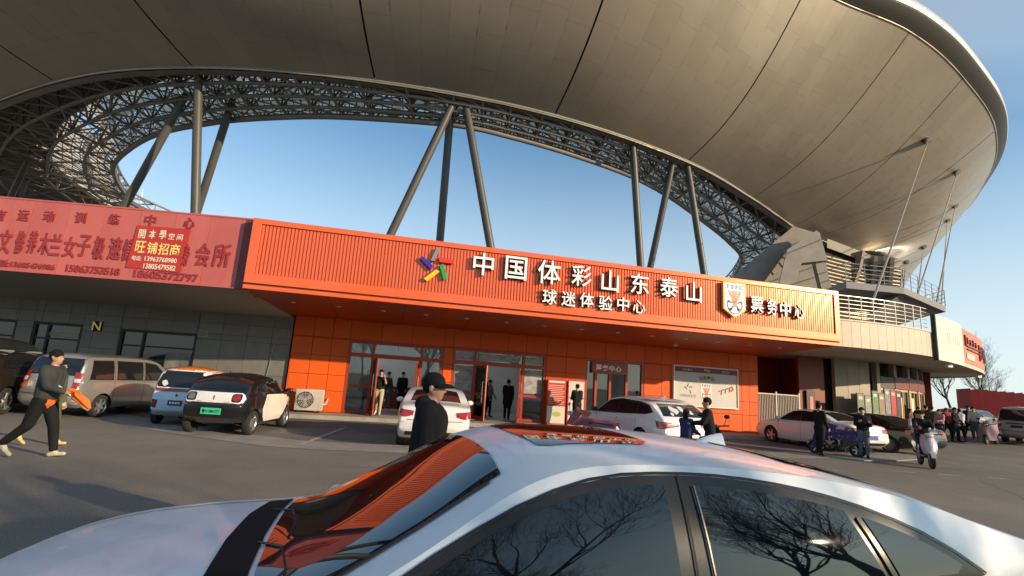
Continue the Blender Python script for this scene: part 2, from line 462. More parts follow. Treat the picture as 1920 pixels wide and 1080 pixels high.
def translucent(name, c, f):
    m = bpy.data.materials.new(name); m.use_nodes = True; nt = m.node_tree; N = nt.nodes; L = nt.links
    N.remove(N['Principled BSDF']); o = N['Material Output']
    d = N.new('ShaderNodeBsdfDiffuse'); t = N.new('ShaderNodeBsdfTranslucent'); mx = N.new('ShaderNodeMixShader')
    d.inputs[0].default_value = (*c, 1); t.inputs[0].default_value = (*c, 1); mx.inputs[0].default_value = f
    L.new(d.outputs[0], mx.inputs[1]); L.new(t.outputs[0], mx.inputs[2]); L.new(mx.outputs[0], o.inputs[0]); return m
m_poly = translucent('translucent_sheet', (0.95, 0.80, 0.62), 0.72)

ZA, ZC = 24.0, 36.0
def XY(px, py, z): p = atz(px, py, z); return (p.x, p.y)
stn = [  # (lower edge, outer rim) in plan, one pair for each main seam of the shell
    ((-100, 88), (-118, 80)), ((-80, 64), (-94, 50)), ((-60, 49.5), (-72, 34)), (XY(100, 152, ZA), (-51, 25)), (XY(360, 125, ZA), (-31.5, 19.5)), (XY(703, 152, ZA), (-11.8, 22)), (XY(1040, 217, ZA), (7.0, 26.0)),
    (XY(1290, 303, ZA), (23.0, 36.6)), (XY(1412, 372, ZA), XY(1705, 60, ZC)), (XY(1490, 425, ZA), XY(1805, 147, ZC)), (XY(1530, 445, ZA), XY(1866, 245, 36.3)),
    (XY(1610, 474, 23.4), XY(1852, 333, 38.0)), (XY(1688, 500, 22.6), XY(1785, 415, 40.0)), ((84, 112), (92, 121)), ((88, 140), (96, 146))]
tabs = [[(i, s[k][c]) for i, s in enumerate(stn)] for k in (0, 1) for c in (0, 1)]
zat = [(0, ZA), (10, ZA), (11, 23.4), (12, 22.6), (14, 22.0)]; zct = [(0, ZC), (9, ZC), (10, 36.3), (11, 38.0), (12, 40.0), (14, 41.0)]
def SA(s): return Vector((smooth(tabs[0], s), smooth(tabs[1], s), smooth(zat, s)))
def SC(s): return Vector((smooth(tabs[2], s), smooth(tabs[3], s), smooth(zct, s)))
def S(s, t):
    a = SA(s); c = SC(s)
    p = a.lerp(c, t)
    p.z = a.z + (c.z - a.z) * t - 1.9 * math.sin(PI * t)
    return p
def Sn(s, t):
    e = 0.02
    n = (S(s + e, t) - S(s - e, t)).cross(S(s, min(1, t + e)) - S(s, max(0, t - e)))
    return n.normalized() * SGN
SGN = 1.0
if Sn(5, 0.5).z > 0: SGN = -1.0
roof = thing('stadium_roof', 'huge tan metal clad stadium roof shell arching over the ticket hall on raking struts', 'stadium roof')
bk = []
for i in range(0, 13 * 8 + 1):
    s = i / 8
    bk.append([S(s, t / 10) - Sn(s, t / 10) * 0.30 for t in range(11)])
MB().grid(bk).build('shell_backing', m_gap, roof, smooth=180)
shell_bvh = BVHTree.FromPolygons([p for r in bk for p in r], [(i*11 + j, i*11 + j + 1, (i+1)*11 + j + 1, (i+1)*11 + j) for i in range(len(bk)-1) for j in range(10)])
NS, NT = 8, 6
pan = []
for b in range(13):
    for k in range(NS):
        for j in range(NT):
            s0 = b + k / NS + (0.0045 if k == 0 else 0.00025); s1 = b + (k + 1) / NS - (0.0045 if k == NS - 1 else 0.00025)
            sh = (0.0, 0.22)[k % 2] / NT
            ta = max(0, j / NT - sh * (j > 0)); tb = 1.0 if j == NT - 1 else (j + 1) / NT - sh
            ta += 0.0002; tb -= 0.0002
            c = S((s0 + s1) / 2, (ta + tb) / 2)
            q = [proj(S(u, v)) for u, v in ((s0, ta), (s1, ta), (s1, tb), (s0, tb))]
            ins = (c - CP).dot(CF) > 1 and any(-40 < x < 1960 and -40 < y < 1120 for x, y in q)
            ar = abs(sum(q[i][0] * q[(i+1) % 4][1] - q[(i+1) % 4][0] * q[i][1] for i in range(4))) / 2
            pan.append((-(ar if ins else ar * 1e-6 if (c - CP).dot(CF) > 1 else 0), s0, s1, ta, tb))
pan.sort()
rest = MB(); restn = []
def panel_build(mb, nr, **t):
    # the panels are rolled to the curve of the shell, so their normals follow it across the joints
    o = mb.build('cladding_panel', m_shell, roof, smooth=180, fixn=False, **t)
    o.data.normals_split_custom_set_from_vertices(nr)
for i, (_, s0, s1, ta, tb) in enumerate(pan):
    mb = MB() if i < 300 else rest
    rp = random.uniform(-0.003, 0.003); tw = Vector((random.uniform(-1, 1), random.uniform(-1, 1), random.uniform(-1, 1))) * 0.006
    uv = [[(lerp(s0, s1, a / 2), lerp(ta, tb, b / 2)) for b in range(3)] for a in range(3)]
    G_ = [[S(u, v) + Sn(u, v) * rp for u, v in r] for r in uv]; nr = [(Sn(u, v) + tw).normalized() for r in uv for u, v in r]
    f = (G_[0][1] - G_[0][0]).cross(G_[1][0] - G_[0][0])
    # grid faces run (0,0) (0,1) (1,1) (1,0)
    mb.grid(G_, flip=f.dot(nr[0]) < 0)
    if i < 300: panel_build(mb, nr)
    else: restn += nr
panel_build(rest, restn, kind='stuff', label='remaining tan metal panels of the shell')
# rim: pale bead, dark recess, pale cap; then the deck over the top
def ringpts(fn, s0, s1, n): return [fn(s0 + (s1 - s0) * i / n) for i in range(n + 1)]
def out(s):
    a = SC(s) - SA(s); a.z = 0
    return a.normalized()
N_ = 13 * 12
MB().tube(ringpts(lambda s: SC(s) + out(s) * 0.05 + Vector((0, 0, 0.02)), 0, 12.9, N_), 0.07, 6).build('edge_trim', m_trim, roof, smooth=60)
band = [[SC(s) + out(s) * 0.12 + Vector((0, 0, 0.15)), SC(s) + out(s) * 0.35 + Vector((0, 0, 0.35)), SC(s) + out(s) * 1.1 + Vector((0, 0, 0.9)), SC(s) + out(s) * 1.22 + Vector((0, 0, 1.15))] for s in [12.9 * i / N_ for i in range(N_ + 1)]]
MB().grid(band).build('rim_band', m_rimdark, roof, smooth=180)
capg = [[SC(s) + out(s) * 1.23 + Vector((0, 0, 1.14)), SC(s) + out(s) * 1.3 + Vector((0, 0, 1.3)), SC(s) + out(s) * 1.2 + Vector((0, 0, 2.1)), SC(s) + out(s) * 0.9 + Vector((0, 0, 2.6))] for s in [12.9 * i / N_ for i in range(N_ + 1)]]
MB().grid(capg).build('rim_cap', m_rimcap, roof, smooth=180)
MB().tube(ringpts(lambda s: SA(s) + Vector((0, 0, -0.12)) - out(s) * 0.05, 0, 12.9, N_), 0.07, 6).build('edge_trim', m_trim, roof, smooth=60)
lipg = [[SA(s) - out(s) * 0.25 + Vector((0, 0, -0.16)), SA(s) - out(s) * 0.9 + Vector((0, 0, -0.2)), SA(s) - out(s) * 1.0 + Vector((0, 0, 0.5))] for s in [12.9 * i / N_ for i in range(N_ + 1)]]
MB().grid(lipg).build('soffit_lip', m_steel, roof, smooth=180)
# inner opening of the ring
ZB = 23.0
Bp = [(-44, 108), (-50, 92), XY(275, 392, ZB), XY(235, 360, ZB), XY(213, 315, ZB), XY(240, 279, ZB), XY(300, 246, ZB), XY(400, 226, ZB), XY(480, 218, ZB), XY(590, 214, ZB), XY(700, 218, ZB), XY(860, 231, ZB), XY(960, 253, ZB), XY(1070, 285, ZB), XY(1180, 325, ZB), XY(1250, 362, ZB), XY(1310, 405, ZB), XY(1365, 450, ZB), XY(1390, 488, ZB), (41, 96), (42, 112)]
tbx = [(i, p[0]) for i, p in enumerate(Bp)]; tby = [(i, p[1]) for i, p in enumerate(Bp)]
def SB(u): return Vector((smooth(tbx, u), smooth(tby, u), ZB))
QC = Vector((-8, 104, 0))
samp = [(s_, SA(s_)) for s_ in [i * 12.9 / 400 for i in range(401)]]
def Amatch(p):
    d = Vector((p.x - QC.x, p.y - QC.y)); a0 = math.atan2(d.x, -d.y)
    best = min(samp, key=lambda q: abs((math.atan2(q[1].x - QC.x, -(q[1].y - QC.y)) - a0 + PI) % (2 * PI) - PI))
    return best
NB = 84
fr = []; frs = []
for i in range(NB + 1):
    u = (len(Bp) - 1) * i / NB
    b = SB(u); sm_, a = Amatch(b)
    fr.append((a, b)); frs.append(sm_)
def chord(i, f, z): a, b = fr[i]; p = a.lerp(b, f); p.z = z; return p
def ztop(f): return 27.5 - 3.3 * f
def zbot(f): return 24.1 - 1.3 * f
def zsh(f): return lerp(26.3, 23.0, (f - 0.5) / 0.52)
FR = [0.02, 0.3, 0.55, 0.78, 1.0]
for i in range(0, NB + 1, 2):
    t = MB()
    t.tube([chord(i, f, zbot(f)) for f in FR], 0.13, 6); t.tube([chord(i, f, ztop(f)) for f in FR], 0.12, 6)
    for k in range(4):
        t.tube([chord(i, FR[k], zbot(FR[k])), chord(i, FR[k+1], ztop(FR[k+1]))], 0.085, 5)
        t.tube([chord(i, FR[k+1], zbot(FR[k+1])), chord(i, FR[k+1], ztop(FR[k+1]))], 0.08, 5)
    if i + 2 <= NB:
        for k in range(4):
            t.tube([chord(i, FR[k], zbot(FR[k])), chord(i + 2, FR[k+1], zbot(FR[k+1]))], 0.07, 5)
            if k % 2: t.tube([chord(i + 2, FR[k], zbot(FR[k])), chord(i, FR[k+1], zbot(FR[k+1]))], 0.07, 5)
            t.tube([chord(i, FR[k], zbot(FR[k])), chord(i + 1, FR[k], ztop(FR[k]))], 0.085, 5)
            t.tube([chord(i + 1, FR[k], ztop(FR[k])), chord(i + 2, FR[k], zbot(FR[k]))], 0.085, 5)
        t.tube([chord(i, 1, zbot(1)), chord(i + 1, 1, ztop(1)), chord(i + 2, 1, zbot(1))], 0.08, 5)
    t.build('truss', m_steel, roof, smooth=60)
for f in FR:
    MB().tube([chord(i, f, zbot(f)) for i in range(NB + 1)], 0.27 if f == 1.0 else 0.16, 8).build('ring_chord', m_steel, roof, smooth=60)
    MB().tube([chord(i, f, ztop(f)) for i in range(NB + 1)], 0.14, 6).build('ring_chord', m_steel, roof, smooth=60)
# inner lip panel strip and translucent sheets of the inner roof, with the dark deck behind
for i in range(NB):
    for f0, f1 in ((0.80, 0.915), (0.925, 1.02)):
        MB().grid([[chord(i, lerp(f0, f1, b), zsh(lerp(f0, f1, b))) .lerp(chord(i + 1, lerp(f0, f1, b), zsh(lerp(f0, f1, b))), a) for b in (0, 1)] for a in (0.04, 0.96)]).build('roof_sheet', m_poly, roof)
for i in range(0, NB):
    if i > 18 and i % 2: continue
    for f0, f1 in ((0.56, 0.665), (0.675, 0.785)):
        j = i + (2 if i > 18 else 1)
        if j > NB: continue
        MB().grid([[chord(i, lerp(f0, f1, b), zsh(lerp(f0, f1, b))).lerp(chord(j, lerp(f0, f1, b), zsh(lerp(f0, f1, b))), a) for b in (0, 1)] for a in (0.03, 0.97)]).build('roof_sheet', m_poly, roof)
pur = MB()
for i in range(NB):
    for a in (0.0, 0.5):
        q0 = [chord(i, f, zsh(f) - 0.12).lerp(chord(i + 1, f, zsh(f) - 0.12), a) for f in (0.5, 1.02)]
        pur.tube(q0, 0.05, 4)
for f in (0.55, 0.61, 0.67, 0.73, 0.79, 0.86, 0.92, 0.97, 1.02):
    pur.tube([chord(i, f, zsh(f) - 0.08) for i in range(NB + 1)], 0.05, 4)
pur.build('purlin_grid', m_steel, roof)
dk = []
for i in range(NB + 1):
    a, b = fr[i]
    o = (a - b); o.z = 0; o.normalize()
    dk.append([chord(i, 0.56, zsh(0.56) + 0.1), chord(i, 0.0, 28.3), S(frs[i], 0.55) + Vector((0, 0, 2.2)), SC(frs[i]) + Vector((0, 0, 2.2))])
MB().grid(dk).build('roof_deck', m_deck, roof, smooth=180)
# raking struts in groups of three under the edge of the shell
for (t0, t1, dy) in [((352, 172), (230, 392), 3), ((372, 140), (366, 402), 1.5), ((437, 185), (378, 370), 5),
                     ((853, 186), (738, 428), 1.5), ((846, 195), (826, 436), 4), ((872, 190), (917, 447), 1.5),
                     ((1186, 268), (1200, 485), 2), ((1262, 300), (1222, 488), 5), ((1288, 306), (1318, 500), 1),
                     ((60, 285), (11, 389), 14), ((52, 335), (30, 389), 24)]:
    a = atz(*t0, 24.2); d = aty(*t1, a.y + dy * 0.5)
    e = d + (d - a) * ((6.0 - d.z) / (d.z - a.z))
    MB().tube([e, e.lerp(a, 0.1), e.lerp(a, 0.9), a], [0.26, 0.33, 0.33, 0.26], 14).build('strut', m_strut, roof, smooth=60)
# stay cables with dark brackets on the shell, at the right
for (t0, t1) in [((1738, 262), (1634, 572)), ((1794, 320), (1708, 590)), ((1790, 385), (1752, 588)), ((1776, 412), (1764, 586)), ((1731, 462), (1716, 584)), ((1698, 490), (1692, 560))]:
    h = shell_bvh.ray_cast(CP, ray(*t0))
    a = h[0] if h[0] else aty(*t0, 70)
    n = (CP - a).normalized()
    a = a + n * 0.3
    e = atz(*t1, 6.0) if t1[0] < 1640 else atz(*t1, 8.02)
    k = MB().tube([a + Vector((0, 0, -0.4)), e], 0.03 + 0.0004 * a.y, 6).build('stay_cable', m_cable, roof, smooth=60)
    dd = (e - a).normalized()
    MB().tube([a - dd * 0.4, a + dd * 0.5, a + dd * 3.2], [0.5, 0.42, 0.05], 8).build('cable_bracket', m_rimdark, k, smooth=60)

# concrete raker, fin and louvred drum under the right end of the roof
but = thing('concrete_buttress', 'raking concrete buttress with pointed fin at the foot of the stadium roof', 'buttress')
def pxpoly(pts, Y0, th, name, m, par, slope=0.0):
    A_ = [aty(x, y, Y0) for x, y in pts]; B_ = [p + Vector((slope, th, 0)) for p in A_]
    n = len(pts)
    return MB().add(A_ + B_, [tuple(range(n)), tuple(range(2*n - 1, n - 1, -1))] + [(i, i + n, (i+1) % n + n, (i+1) % n) for i in range(n)]).build(name, m, par)
pxpoly([(1372, 520), (1488, 424), (1528, 436), (1476, 470), (1424, 540)], 60, 3.0, 'raker_wall', m_conc, but, 1)
pxpoly([(1476, 468), (1531, 432), (1537, 436), (1551, 488), (1503, 493), (1488, 545), (1458, 545)], 57.5, 1.2, 'fin', m_conc, but, 0.5)
pxpoly([(1528, 490), (1545, 487), (1566, 560), (1545, 560)], 58.2, 1.6, 'pier', m_conc, but, 0.6)
pxpoly([(1400, 520), (1478, 468), (1546, 480), (1562, 560), (1400, 560)], 64, 0.5, 'back_wall', m_conc, but, 0)
for k in range(4):
    x = 1418 + k * 17; y = 522 - k * 14
    pxpoly([(x, y), (x + 10, y - 9), (x + 20, y + 4), (x + 17, y + 7), (x + 10, y - 3), (x + 3, y + 4)], 63.0, 0.5, 'stair_step', m_conc, but)
m_louv = mat('louvre_blade', (0.36, 0.31, 0.235), 0.5, var=0.08, scale=1.0, metal=0.2)
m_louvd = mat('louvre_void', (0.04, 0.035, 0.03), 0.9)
drum = thing('louvred_drum', 'curved louvred wall of pale horizontal blades under the right end of the shell', 'louvred wall')
def dn(s):
    t = SA(s + 0.02) - SA(s - 0.02); return Vector((t.y, -t.x, 0)).normalized()
def DA(s, z):
    a = SA(s); o = dn(s)
    k = (ZA - z) / 16.0
    p = a + o * (1.2 - 2.0 * k); p.z = z
    return p
ds = [10.06 + i * (11.7 - 10.06) / 26 for i in range(27)]
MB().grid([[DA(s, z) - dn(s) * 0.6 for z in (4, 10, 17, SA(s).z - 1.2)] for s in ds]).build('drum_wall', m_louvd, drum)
for k in range(23):
    z = 10.0 + k * 0.5
    MB().grid([[DA(s, z) - dn(s) * 0.1, DA(s, z + 0.16) + dn(s) * 0.18, DA(s, z + 0.34) + dn(s) * 0.12] for s in ds]).build('louvre_blade', m_louv, drum)
MB().grid([[DA(s, SA(s).z - 1.6) + dn(s) * 0.15, DA(s, SA(s).z - 0.35) + dn(s) * 0.1] for s in ds]).build('ring_beam', m_conc, drum)
for s in (10.72, 11.15, 11.5):
    p = [DA(s, z) + dn(s) * w for z, w in ((SA(s).z - 0.8, 0.2), (SA(s).z - 0.8, 1.2), (20.5, 0.9), (18.5, 0.3))]
    sd_ = (SA(s + 0.02) - SA(s)).normalized() * 0.5
    MB().add([*p, *[q + sd_ for q in p]], [(0, 1, 2, 3), (7, 6, 5, 4), (0, 4, 5, 1), (1, 5, 6, 2), (2, 6, 7, 3), (3, 7, 4, 0)]).build('bracket_fin', m_conc, drum)
# slim white mast seen through the opening, far behind
mast = thing('floodlight_mast', 'slim white mast far off seen through the roof opening', 'mast', tuple(aty(260, 392, 190).xy) + (0,))
mt = aty(268, 355, 190); mo = mast.location
MB().tube([(0, 0, 0), (0.6, 0, mt.z * 0.6), (mt.x - mo.x, 0, mt.z)], [1.6, 1.1, 0.15], 8).build('mast_tube', mat('mast_white', (0.75, 0.75, 0.75), 0.5), mast, smooth=60)
MB().box((-2.5, -2.5, 0), (2.5, 2.5, 0.6), bev=0.05).build('mast_base', m_conc, mast)
# ------------------------------------------------------------------ ticket hall
class Frame:
    def __init__(s, o, ang):
        s.o = Vector((o[0], o[1], 0)); s.ang = ang
        s.e = Vector((math.cos(ang), math.sin(ang), 0)); s.n = Vector((math.sin(ang), -math.cos(ang), 0))
    def px(s, x, y, d=0.0):
        o = s.o + s.n * d; r = ray(x, y)
        p = CP + r * ((o - CP).dot(s.n) / r.dot(s.n))
        return (p - s.o).dot(s.e), p.z
    def w(s, a, d, z=0): p = s.o + s.e * a + s.n * d; return Vector((p.x, p.y, z))
    def root(s, name, label, cat, group=None): return thing(name, label, cat, s.o, s.ang, group)
HF = Frame(FO, FA)
m_orange = mat('orange_panel', (0.68, 0.10, 0.009), 0.5, spec=0.3, var=0.05, scale=0.8, orand=0.035, dirt=(0.5, 0.12, 0.04), dscale=0.7, damt=0.25)
m_osign = mat('orange_sign_metal', (0.80, 0.132, 0.034), 0.25, metal=0.25, coat=0.5, var=0.03, scale=0.6)
m_ojoint = mat('orange_joint', (0.10, 0.02, 0.008), 0.8)
m_dred = mat('dark_red_and_shaded_orange', (0.20, 0.030, 0.014), 0.5, var=0.1, scale=1.0)  # also the orange recess walls, their shade put into the colour
m_frame = mat('door_frame_red', (0.33, 0.05, 0.022), 0.4, metal=0.2)
m_white = mat('white_letter', (0.80, 0.82, 0.86), 0.45)
m_lside = mat('letter_side', (0.05, 0.06, 0.09), 0.5)
m_offw = mat('interior_white', (0.62, 0.63, 0.63), 0.7, var=0.04)
m_floor = mat('hall_floor_tile', (0.34, 0.33, 0.32), 0.25, var=0.06, scale=2)
m_black = mat('black_plastic', (0.018, 0.018, 0.019), 0.5)
m_grey = mat('grey_metal', (0.30, 0.30, 0.30), 0.45, metal=0.4)
m_chrome = mat('chrome', (0.7, 0.7, 0.7), 0.15, metal=1.0)
m_lamp = mat('ceiling_lamp_glow', (0.9, 0.9, 0.9), 0.5, emit=(0.95, 0.97, 1.0), estr=3.2)
def glassmat(name, tint, refl=0.1, alpha=0.35, rough=0.02):
    m = bpy.data.materials.new(name); m.use_nodes = True; nt = m.node_tree; N = nt.nodes; L = nt.links
    N.remove(N['Principled BSDF']); o = N['Material Output']
    t = N.new('ShaderNodeBsdfTransparent'); t.inputs[0].default_value = (*tint, 1)
    g = N.new('ShaderNodeBsdfGlossy'); g.inputs[1].default_value = rough; g.inputs[0].default_value = (0.95, 0.95, 0.95, 1)
    fr_ = N.new('ShaderNodeFresnel'); fr_.inputs[0].default_value = 1.5
    mm = N.new('ShaderNodeMath'); mm.operation = 'ADD'; mm.inputs[1].default_value = refl; mm.use_clamp = True
    mx = N.new('ShaderNodeMixShader')
    L.new(fr_.outputs[0], mm.inputs[0]); L.new(mm.outputs[0], mx.inputs[0]); L.new(t.outputs[0], mx.inputs[1]); L.new(g.outputs[0], mx.inputs[2]); L.new(mx.outputs[0], o.inputs[0])
    return m
m_glass = glassmat('door_glass', (0.50, 0.53, 0.53), 0.05)
m_dglass = mat('dark_window_glass', (0.012, 0.013, 0.014), 0.06, spec=0.7, coat=0.3)

hall = HF.root('ticket_hall', 'orange panelled ticket hall with glass entrances under the big sign', 'ticket hall')
WL, WR, WT = -8.45, 12.15, 3.78
openings = [(-6.4, -2.66, 0.15, 2.95), (-2.3, 1.72, 0.15, 2.97), (3.48, 6.3, 0.15, 2.98)]
def tiled(par, x0, x1, z0, z1, xs_, zs_, ops, m, y=-0.02, th=0.03, gap=0.008, name='wall_panel'):
    xs_ = sorted(set([x0, x1] + [v for v in xs_ if x0 < v < x1] + [v for o in ops for v in o[:2] if x0 < v < x1]))
    zs_ = sorted(set([z0, z1] + [v for v in zs_ if z0 < v < z1] + [v for o in ops for v in o[2:] if z0 < v < z1]))
    for i in range(len(xs_) - 1):
        j = 0
        while j < len(zs_) - 1:
            cx, cz = (xs_[i] + xs_[i+1]) / 2, (zs_[j] + zs_[j+1]) / 2
            if any(o[0] < cx < o[1] and o[2] < cz < o[3] for o in ops): j += 1; continue
            k = j + 1
            # thin slivers made by the height of an opening join the piece above
            if zs_[k] - zs_[j] < 0.3 and k < len(zs_) - 1 and not any(o[0] < cx < o[1] and o[2] < (zs_[k] + zs_[k+1]) / 2 < o[3] for o in ops): k += 1
            dy = random.uniform(-0.003, 0.003)
            MB().box((xs_[i] + gap, y - th + dy, zs_[j] + gap), (xs_[i+1] - gap, y + dy, zs_[k] - gap)).build(name, m, par)
            j = k
def backing(par, x0, x1, z0, z1, ops, m, y0, y1, name='wall_backing'):
    t = MB(); xs_ = sorted(set([x0, x1] + [v for o in ops for v in o[:2]]))
    for a, b in zip(xs_, xs_[1:]):
        c = (a + b) / 2; o = [q for q in ops if q[0] < c < q[1]]
        if not o: t.box((a, y0, z0), (b, y1, z1))
        else:
            if o[0][2] > z0 + 0.01: t.box((a, y0, z0), (b, y1, o[0][2]))
            if o[0][3] < z1 - 0.01: t.box((a, y0, o[0][3]), (b, y1, z1))
    return t.build(name, m, par)
backing(hall, WL, WR, 0.15, WT, openings, m_ojoint, -0.018, 0.25)
tiled(hall, WL, WR, 0.15, WT, [-7.75, -7.05, -5.2, -4.0, -1.2, 0.0, 0.8, 2.6, 4.4, 5.4, 7.15, 7.9, 8.8, 9.7, 10.6, 11.3, 11.7], [0.95, 1.55, 2.28, 3.0], openings, m_orange)
MB().box((WR, -0.05, 0.15), (WR + 0.03, 1.6, WT)).build('return_wall', m_orange, hall)
MB().box((WL - 0.03, -0.05, 0.15), (WL, 0.3, WT)).build('return_wall', m_orange, hall)
# interior room
t = MB().use(m_offw)
t.box((-8.2, 7.0, 0.1), (8.3, 7.1, 3.6)); t.box((-8.3, 0.3, 0.1), (-8.2, 7.0, 3.6)); t.box((8.3, 0.3, 0.1), (8.4, 7.0, 3.6)); t.box((2.4, 0.3, 0.15), (2.5, 7.0, 3.6)); t.box((-2.5, 3.4, 0.15), (-2.4, 7.0, 3.6)); t.box((-8.2, 0.3, 3.6), (8.3, 7.0, 3.7))
t.build('inner_wall', None, hall)
MB().box((-8.2, 0.26, 0.08), (8.3, 7.0, 0.148)).build('hall_floor', m_floor, hall)
for x, y in ((-5.5, 2.2), (-3.5, 4.6), (-5.5, 5.6), (0.4, 2.2), (0.4, 5.0), (5.2, 4.6)):
    MB().box((x - 0.6, y - 0.3, 3.57), (x + 0.6, y + 0.3, 3.597)).build('ceiling_light', m_lamp, hall)
ct = thing('reception_counter', 'dark red counter inside the left entrance hall', 'counter', HF.w(-4.0, -4.6, 0.15), FA)
MB().box((-1.3, -0.3, 0), (1.3, 0.3, 1.0), bev=0.02).build('counter_body', m_dred, ct)
MB().box((-1.36, -0.36, 1.0), (1.36, 0.36, 1.05), bev=0.01).build('counter_top', mat('counter_stone', (0.45, 0.43, 0.4), 0.3), ct)
def framebox(par, x0, x1, z0, z1, w, y0, y1, m, name):
    t = MB(); t.box((x0, y0, z0), (x0 + w, y1, z1)); t.box((x1 - w, y0, z0), (x1, y1, z1)); t.box((x0 + w, y0, z1 - w), (x1 - w, y1, z1)); t.box((x0 + w, y0, z0), (x1 - w, y1, z0 + w))
    return t.build(name, m, par)
def pane(par, x0, x1, z0, z1, y, m=None): return MB().box((x0, y, z0), (x1, y + 0.012, z1)).build('pane', m or m_glass, par)
def leafdoor(par, hx, width, z0, z1, ang, side):
    """an open door leaf hinged at hx; side=+1 leaf runs to +x when closed"""
    e = bpy.data.objects.new('door_leaf', None); col.objects.link(e); e.parent = par; e.location = (hx, 0.02, 0); e.rotation_euler = (0, 0, ang)
    x0, x1 = (0.0, width) if side > 0 else (-width, 0.0)
    f = MB(); w = 0.085
    f.box((x0, -0.025, z0), (x0 + w, 0.025, z1)); f.box((x1 - w, -0.025, z0), (x1, 0.025, z1)); f.box((x0 + w, -0.025, z1 - w), (x1 - w, 0.025, z1)); f.box((x0 + w, -0.025, z0), (x1 - w, 0.025, z0 + 0.16)); f.box((x0 + w, -0.025, 1.15), (x1 - w, 0.025, 1.27))
    f.build('leaf_frame', m_frame, e)
    MB().box((x0 + w, -0.006, z0 + 0.16), (x1 - w, 0.006, 1.15)).build('pane', m_glass, e); MB().box((x0 + w, -0.006, 1.27), (x1 - w, 0.006, z1 - w)).build('pane', m_glass, e)
    hx2 = x1 - 0.13 if side > 0 else x0 + 0.13
    MB().tube([(hx2, -0.07, 0.85), (hx2, -0.09, 0.9), (hx2, -0.09, 1.65), (hx2, -0.07, 1.7)], 0.016, 8).build('door_handle', m_chrome, e)
    return e
m_poster = mat('window_print_grey', (0.30, 0.29, 0.28), 0.5, var=0.55, scale=2.2, stretch=(1, 1, 2))
def entrance(x0, x1, z1, xa_, xb, zt, lab):
    """frame, transom lights, two side lights; the double door between xa_ and xb stands open"""
    e = bpy.data.objects.new('entrance_door', None); col.objects.link(e); e.parent = hall; e['label'] = lab
    t = MB()
    t.box((x0, -0.03, 0.15), (x0 + 0.11, 0.15, z1)); t.box((x1 - 0.11, -0.03, 0.15), (x1, 0.15, z1)); t.box((x0 + 0.11, -0.03, z1 - 0.1), (x1 - 0.11, 0.15, z1)); t.box((x0 + 0.11, -0.035, zt), (x1 - 0.11, 0.15, zt + 0.16))
    for x in (xa_, xb): t.box((x - 0.05, -0.04, 0.15), (x + 0.05, 0.14, z1 - 0.1))
    t.box((x0 + 0.11, -0.03, 1.15), (xa_ - 0.05, 0.10, 1.26)); t.box((xb + 0.05, -0.03, 1.15), (x1 - 0.11, 0.10, 1.26)); t.box((x0 + 0.11, -0.03, 0.15), (xa_ - 0.05, 0.1, 0.27)); t.box((xb + 0.05, -0.03, 0.15), (x1 - 0.11, 0.1, 0.27))
    t.build('door_frame', m_frame, e)
    xs_ = [x0 + 0.11, xa_ - 0.05, xa_ + 0.05, (xa_ + xb) / 2, xb - 0.05, xb + 0.05, x1 - 0.11]
    pane(e, xs_[0], xs_[1], zt + 0.16, z1 - 0.1, 0.04); pane(e, xs_[2], xs_[3] - 0.02, zt + 0.16, z1 - 0.1, 0.04); pane(e, xs_[3] + 0.02, xs_[4], zt + 0.16, z1 - 0.1, 0.04); pane(e, xs_[5], xs_[6], zt + 0.16, z1 - 0.1, 0.04)
    pane(e, xs_[0], xs_[1], 0.27, 1.15, 0.04); pane(e, xs_[0], xs_[1], 1.26, zt, 0.04); pane(e, xs_[5], xs_[6], 0.27, 1.15, 0.04); pane(e, xs_[5], xs_[6], 1.26, zt, 0.04)
    return e
e1 = entrance(-6.4, -2.66, 2.95, -5.45, -3.55, 2.32, 'left glass entrance with both dark red leaves folded open')
leafdoor(hall, -5.4, 0.93, 0.16, 2.30, R(-78), 1); leafdoor(hall, -3.6, 0.93, 0.16, 2.30, R(80), -1)
e2 = entrance(-2.3, 1.72, 2.97, -1.35, 0.72, 2.34, 'right glass entrance with printed side panes and open leaves')
leafdoor(hall, -1.3, 0.98, 0.16, 2.32, R(-72), 1); leafdoor(hall, 0.67, 0.98, 0.16, 2.32, R(70), -1)
for x0, x1, z0, z1 in ((-2.16, -1.42, 1.3, 2.28), (0.8, 1.58, 1.3, 2.28), (-2.16, -1.42, 2.52, 2.84), (-1.2, 0.5, 2.55, 2.82), (0.8, 1.58, 2.52, 2.84)):
    MB().box((x0, 0.02, z0), (x1, 0.03, z1)).build('window_print', m_poster, e2)
e3 = bpy.data.objects.new('ticket_window_door', None); col.objects.link(e3); e3.parent = hall
t = MB(); t.box((3.48, -0.03, 0.15), (3.6, 0.15, 2.98)); t.box((6.18, -0.03, 0.15), (6.3, 0.15, 2.98)); t.box((3.6, -0.03, 2.88), (6.18, 0.15, 2.98)); t.box((3.95, -0.05, 0.15), (4.05, 0.12, 2.35)); t.box((5.4, -0.05, 0.15), (5.5, 0.12, 2.88)); t.box((4.62, -0.04, 0.15), (4.72, 0.12, 2.35))
t.build('door_frame', m_frame, e3)
sb = MB().box((3.78, -0.12, 2.36), (5.38, 0.02, 2.86), bev=0.01).build('door_sign', mat('ticket_sign_red', (0.36, 0.07, 0.05), 0.5), e3)
for k, c in enumerate('票务中心'): letter(c, e3, 4.08 + 0.31 * k, -0.125, 2.61, 0.28, m_white, 0.004, 0.008, 'letter')
pane(e3, 3.6, 3.95, 0.2, 2.86, 0.05); pane(e3, 4.05, 4.62, 0.2, 2.35, 0.05); pane(e3, 5.5, 6.18, 0.2, 2.86, 0.05)
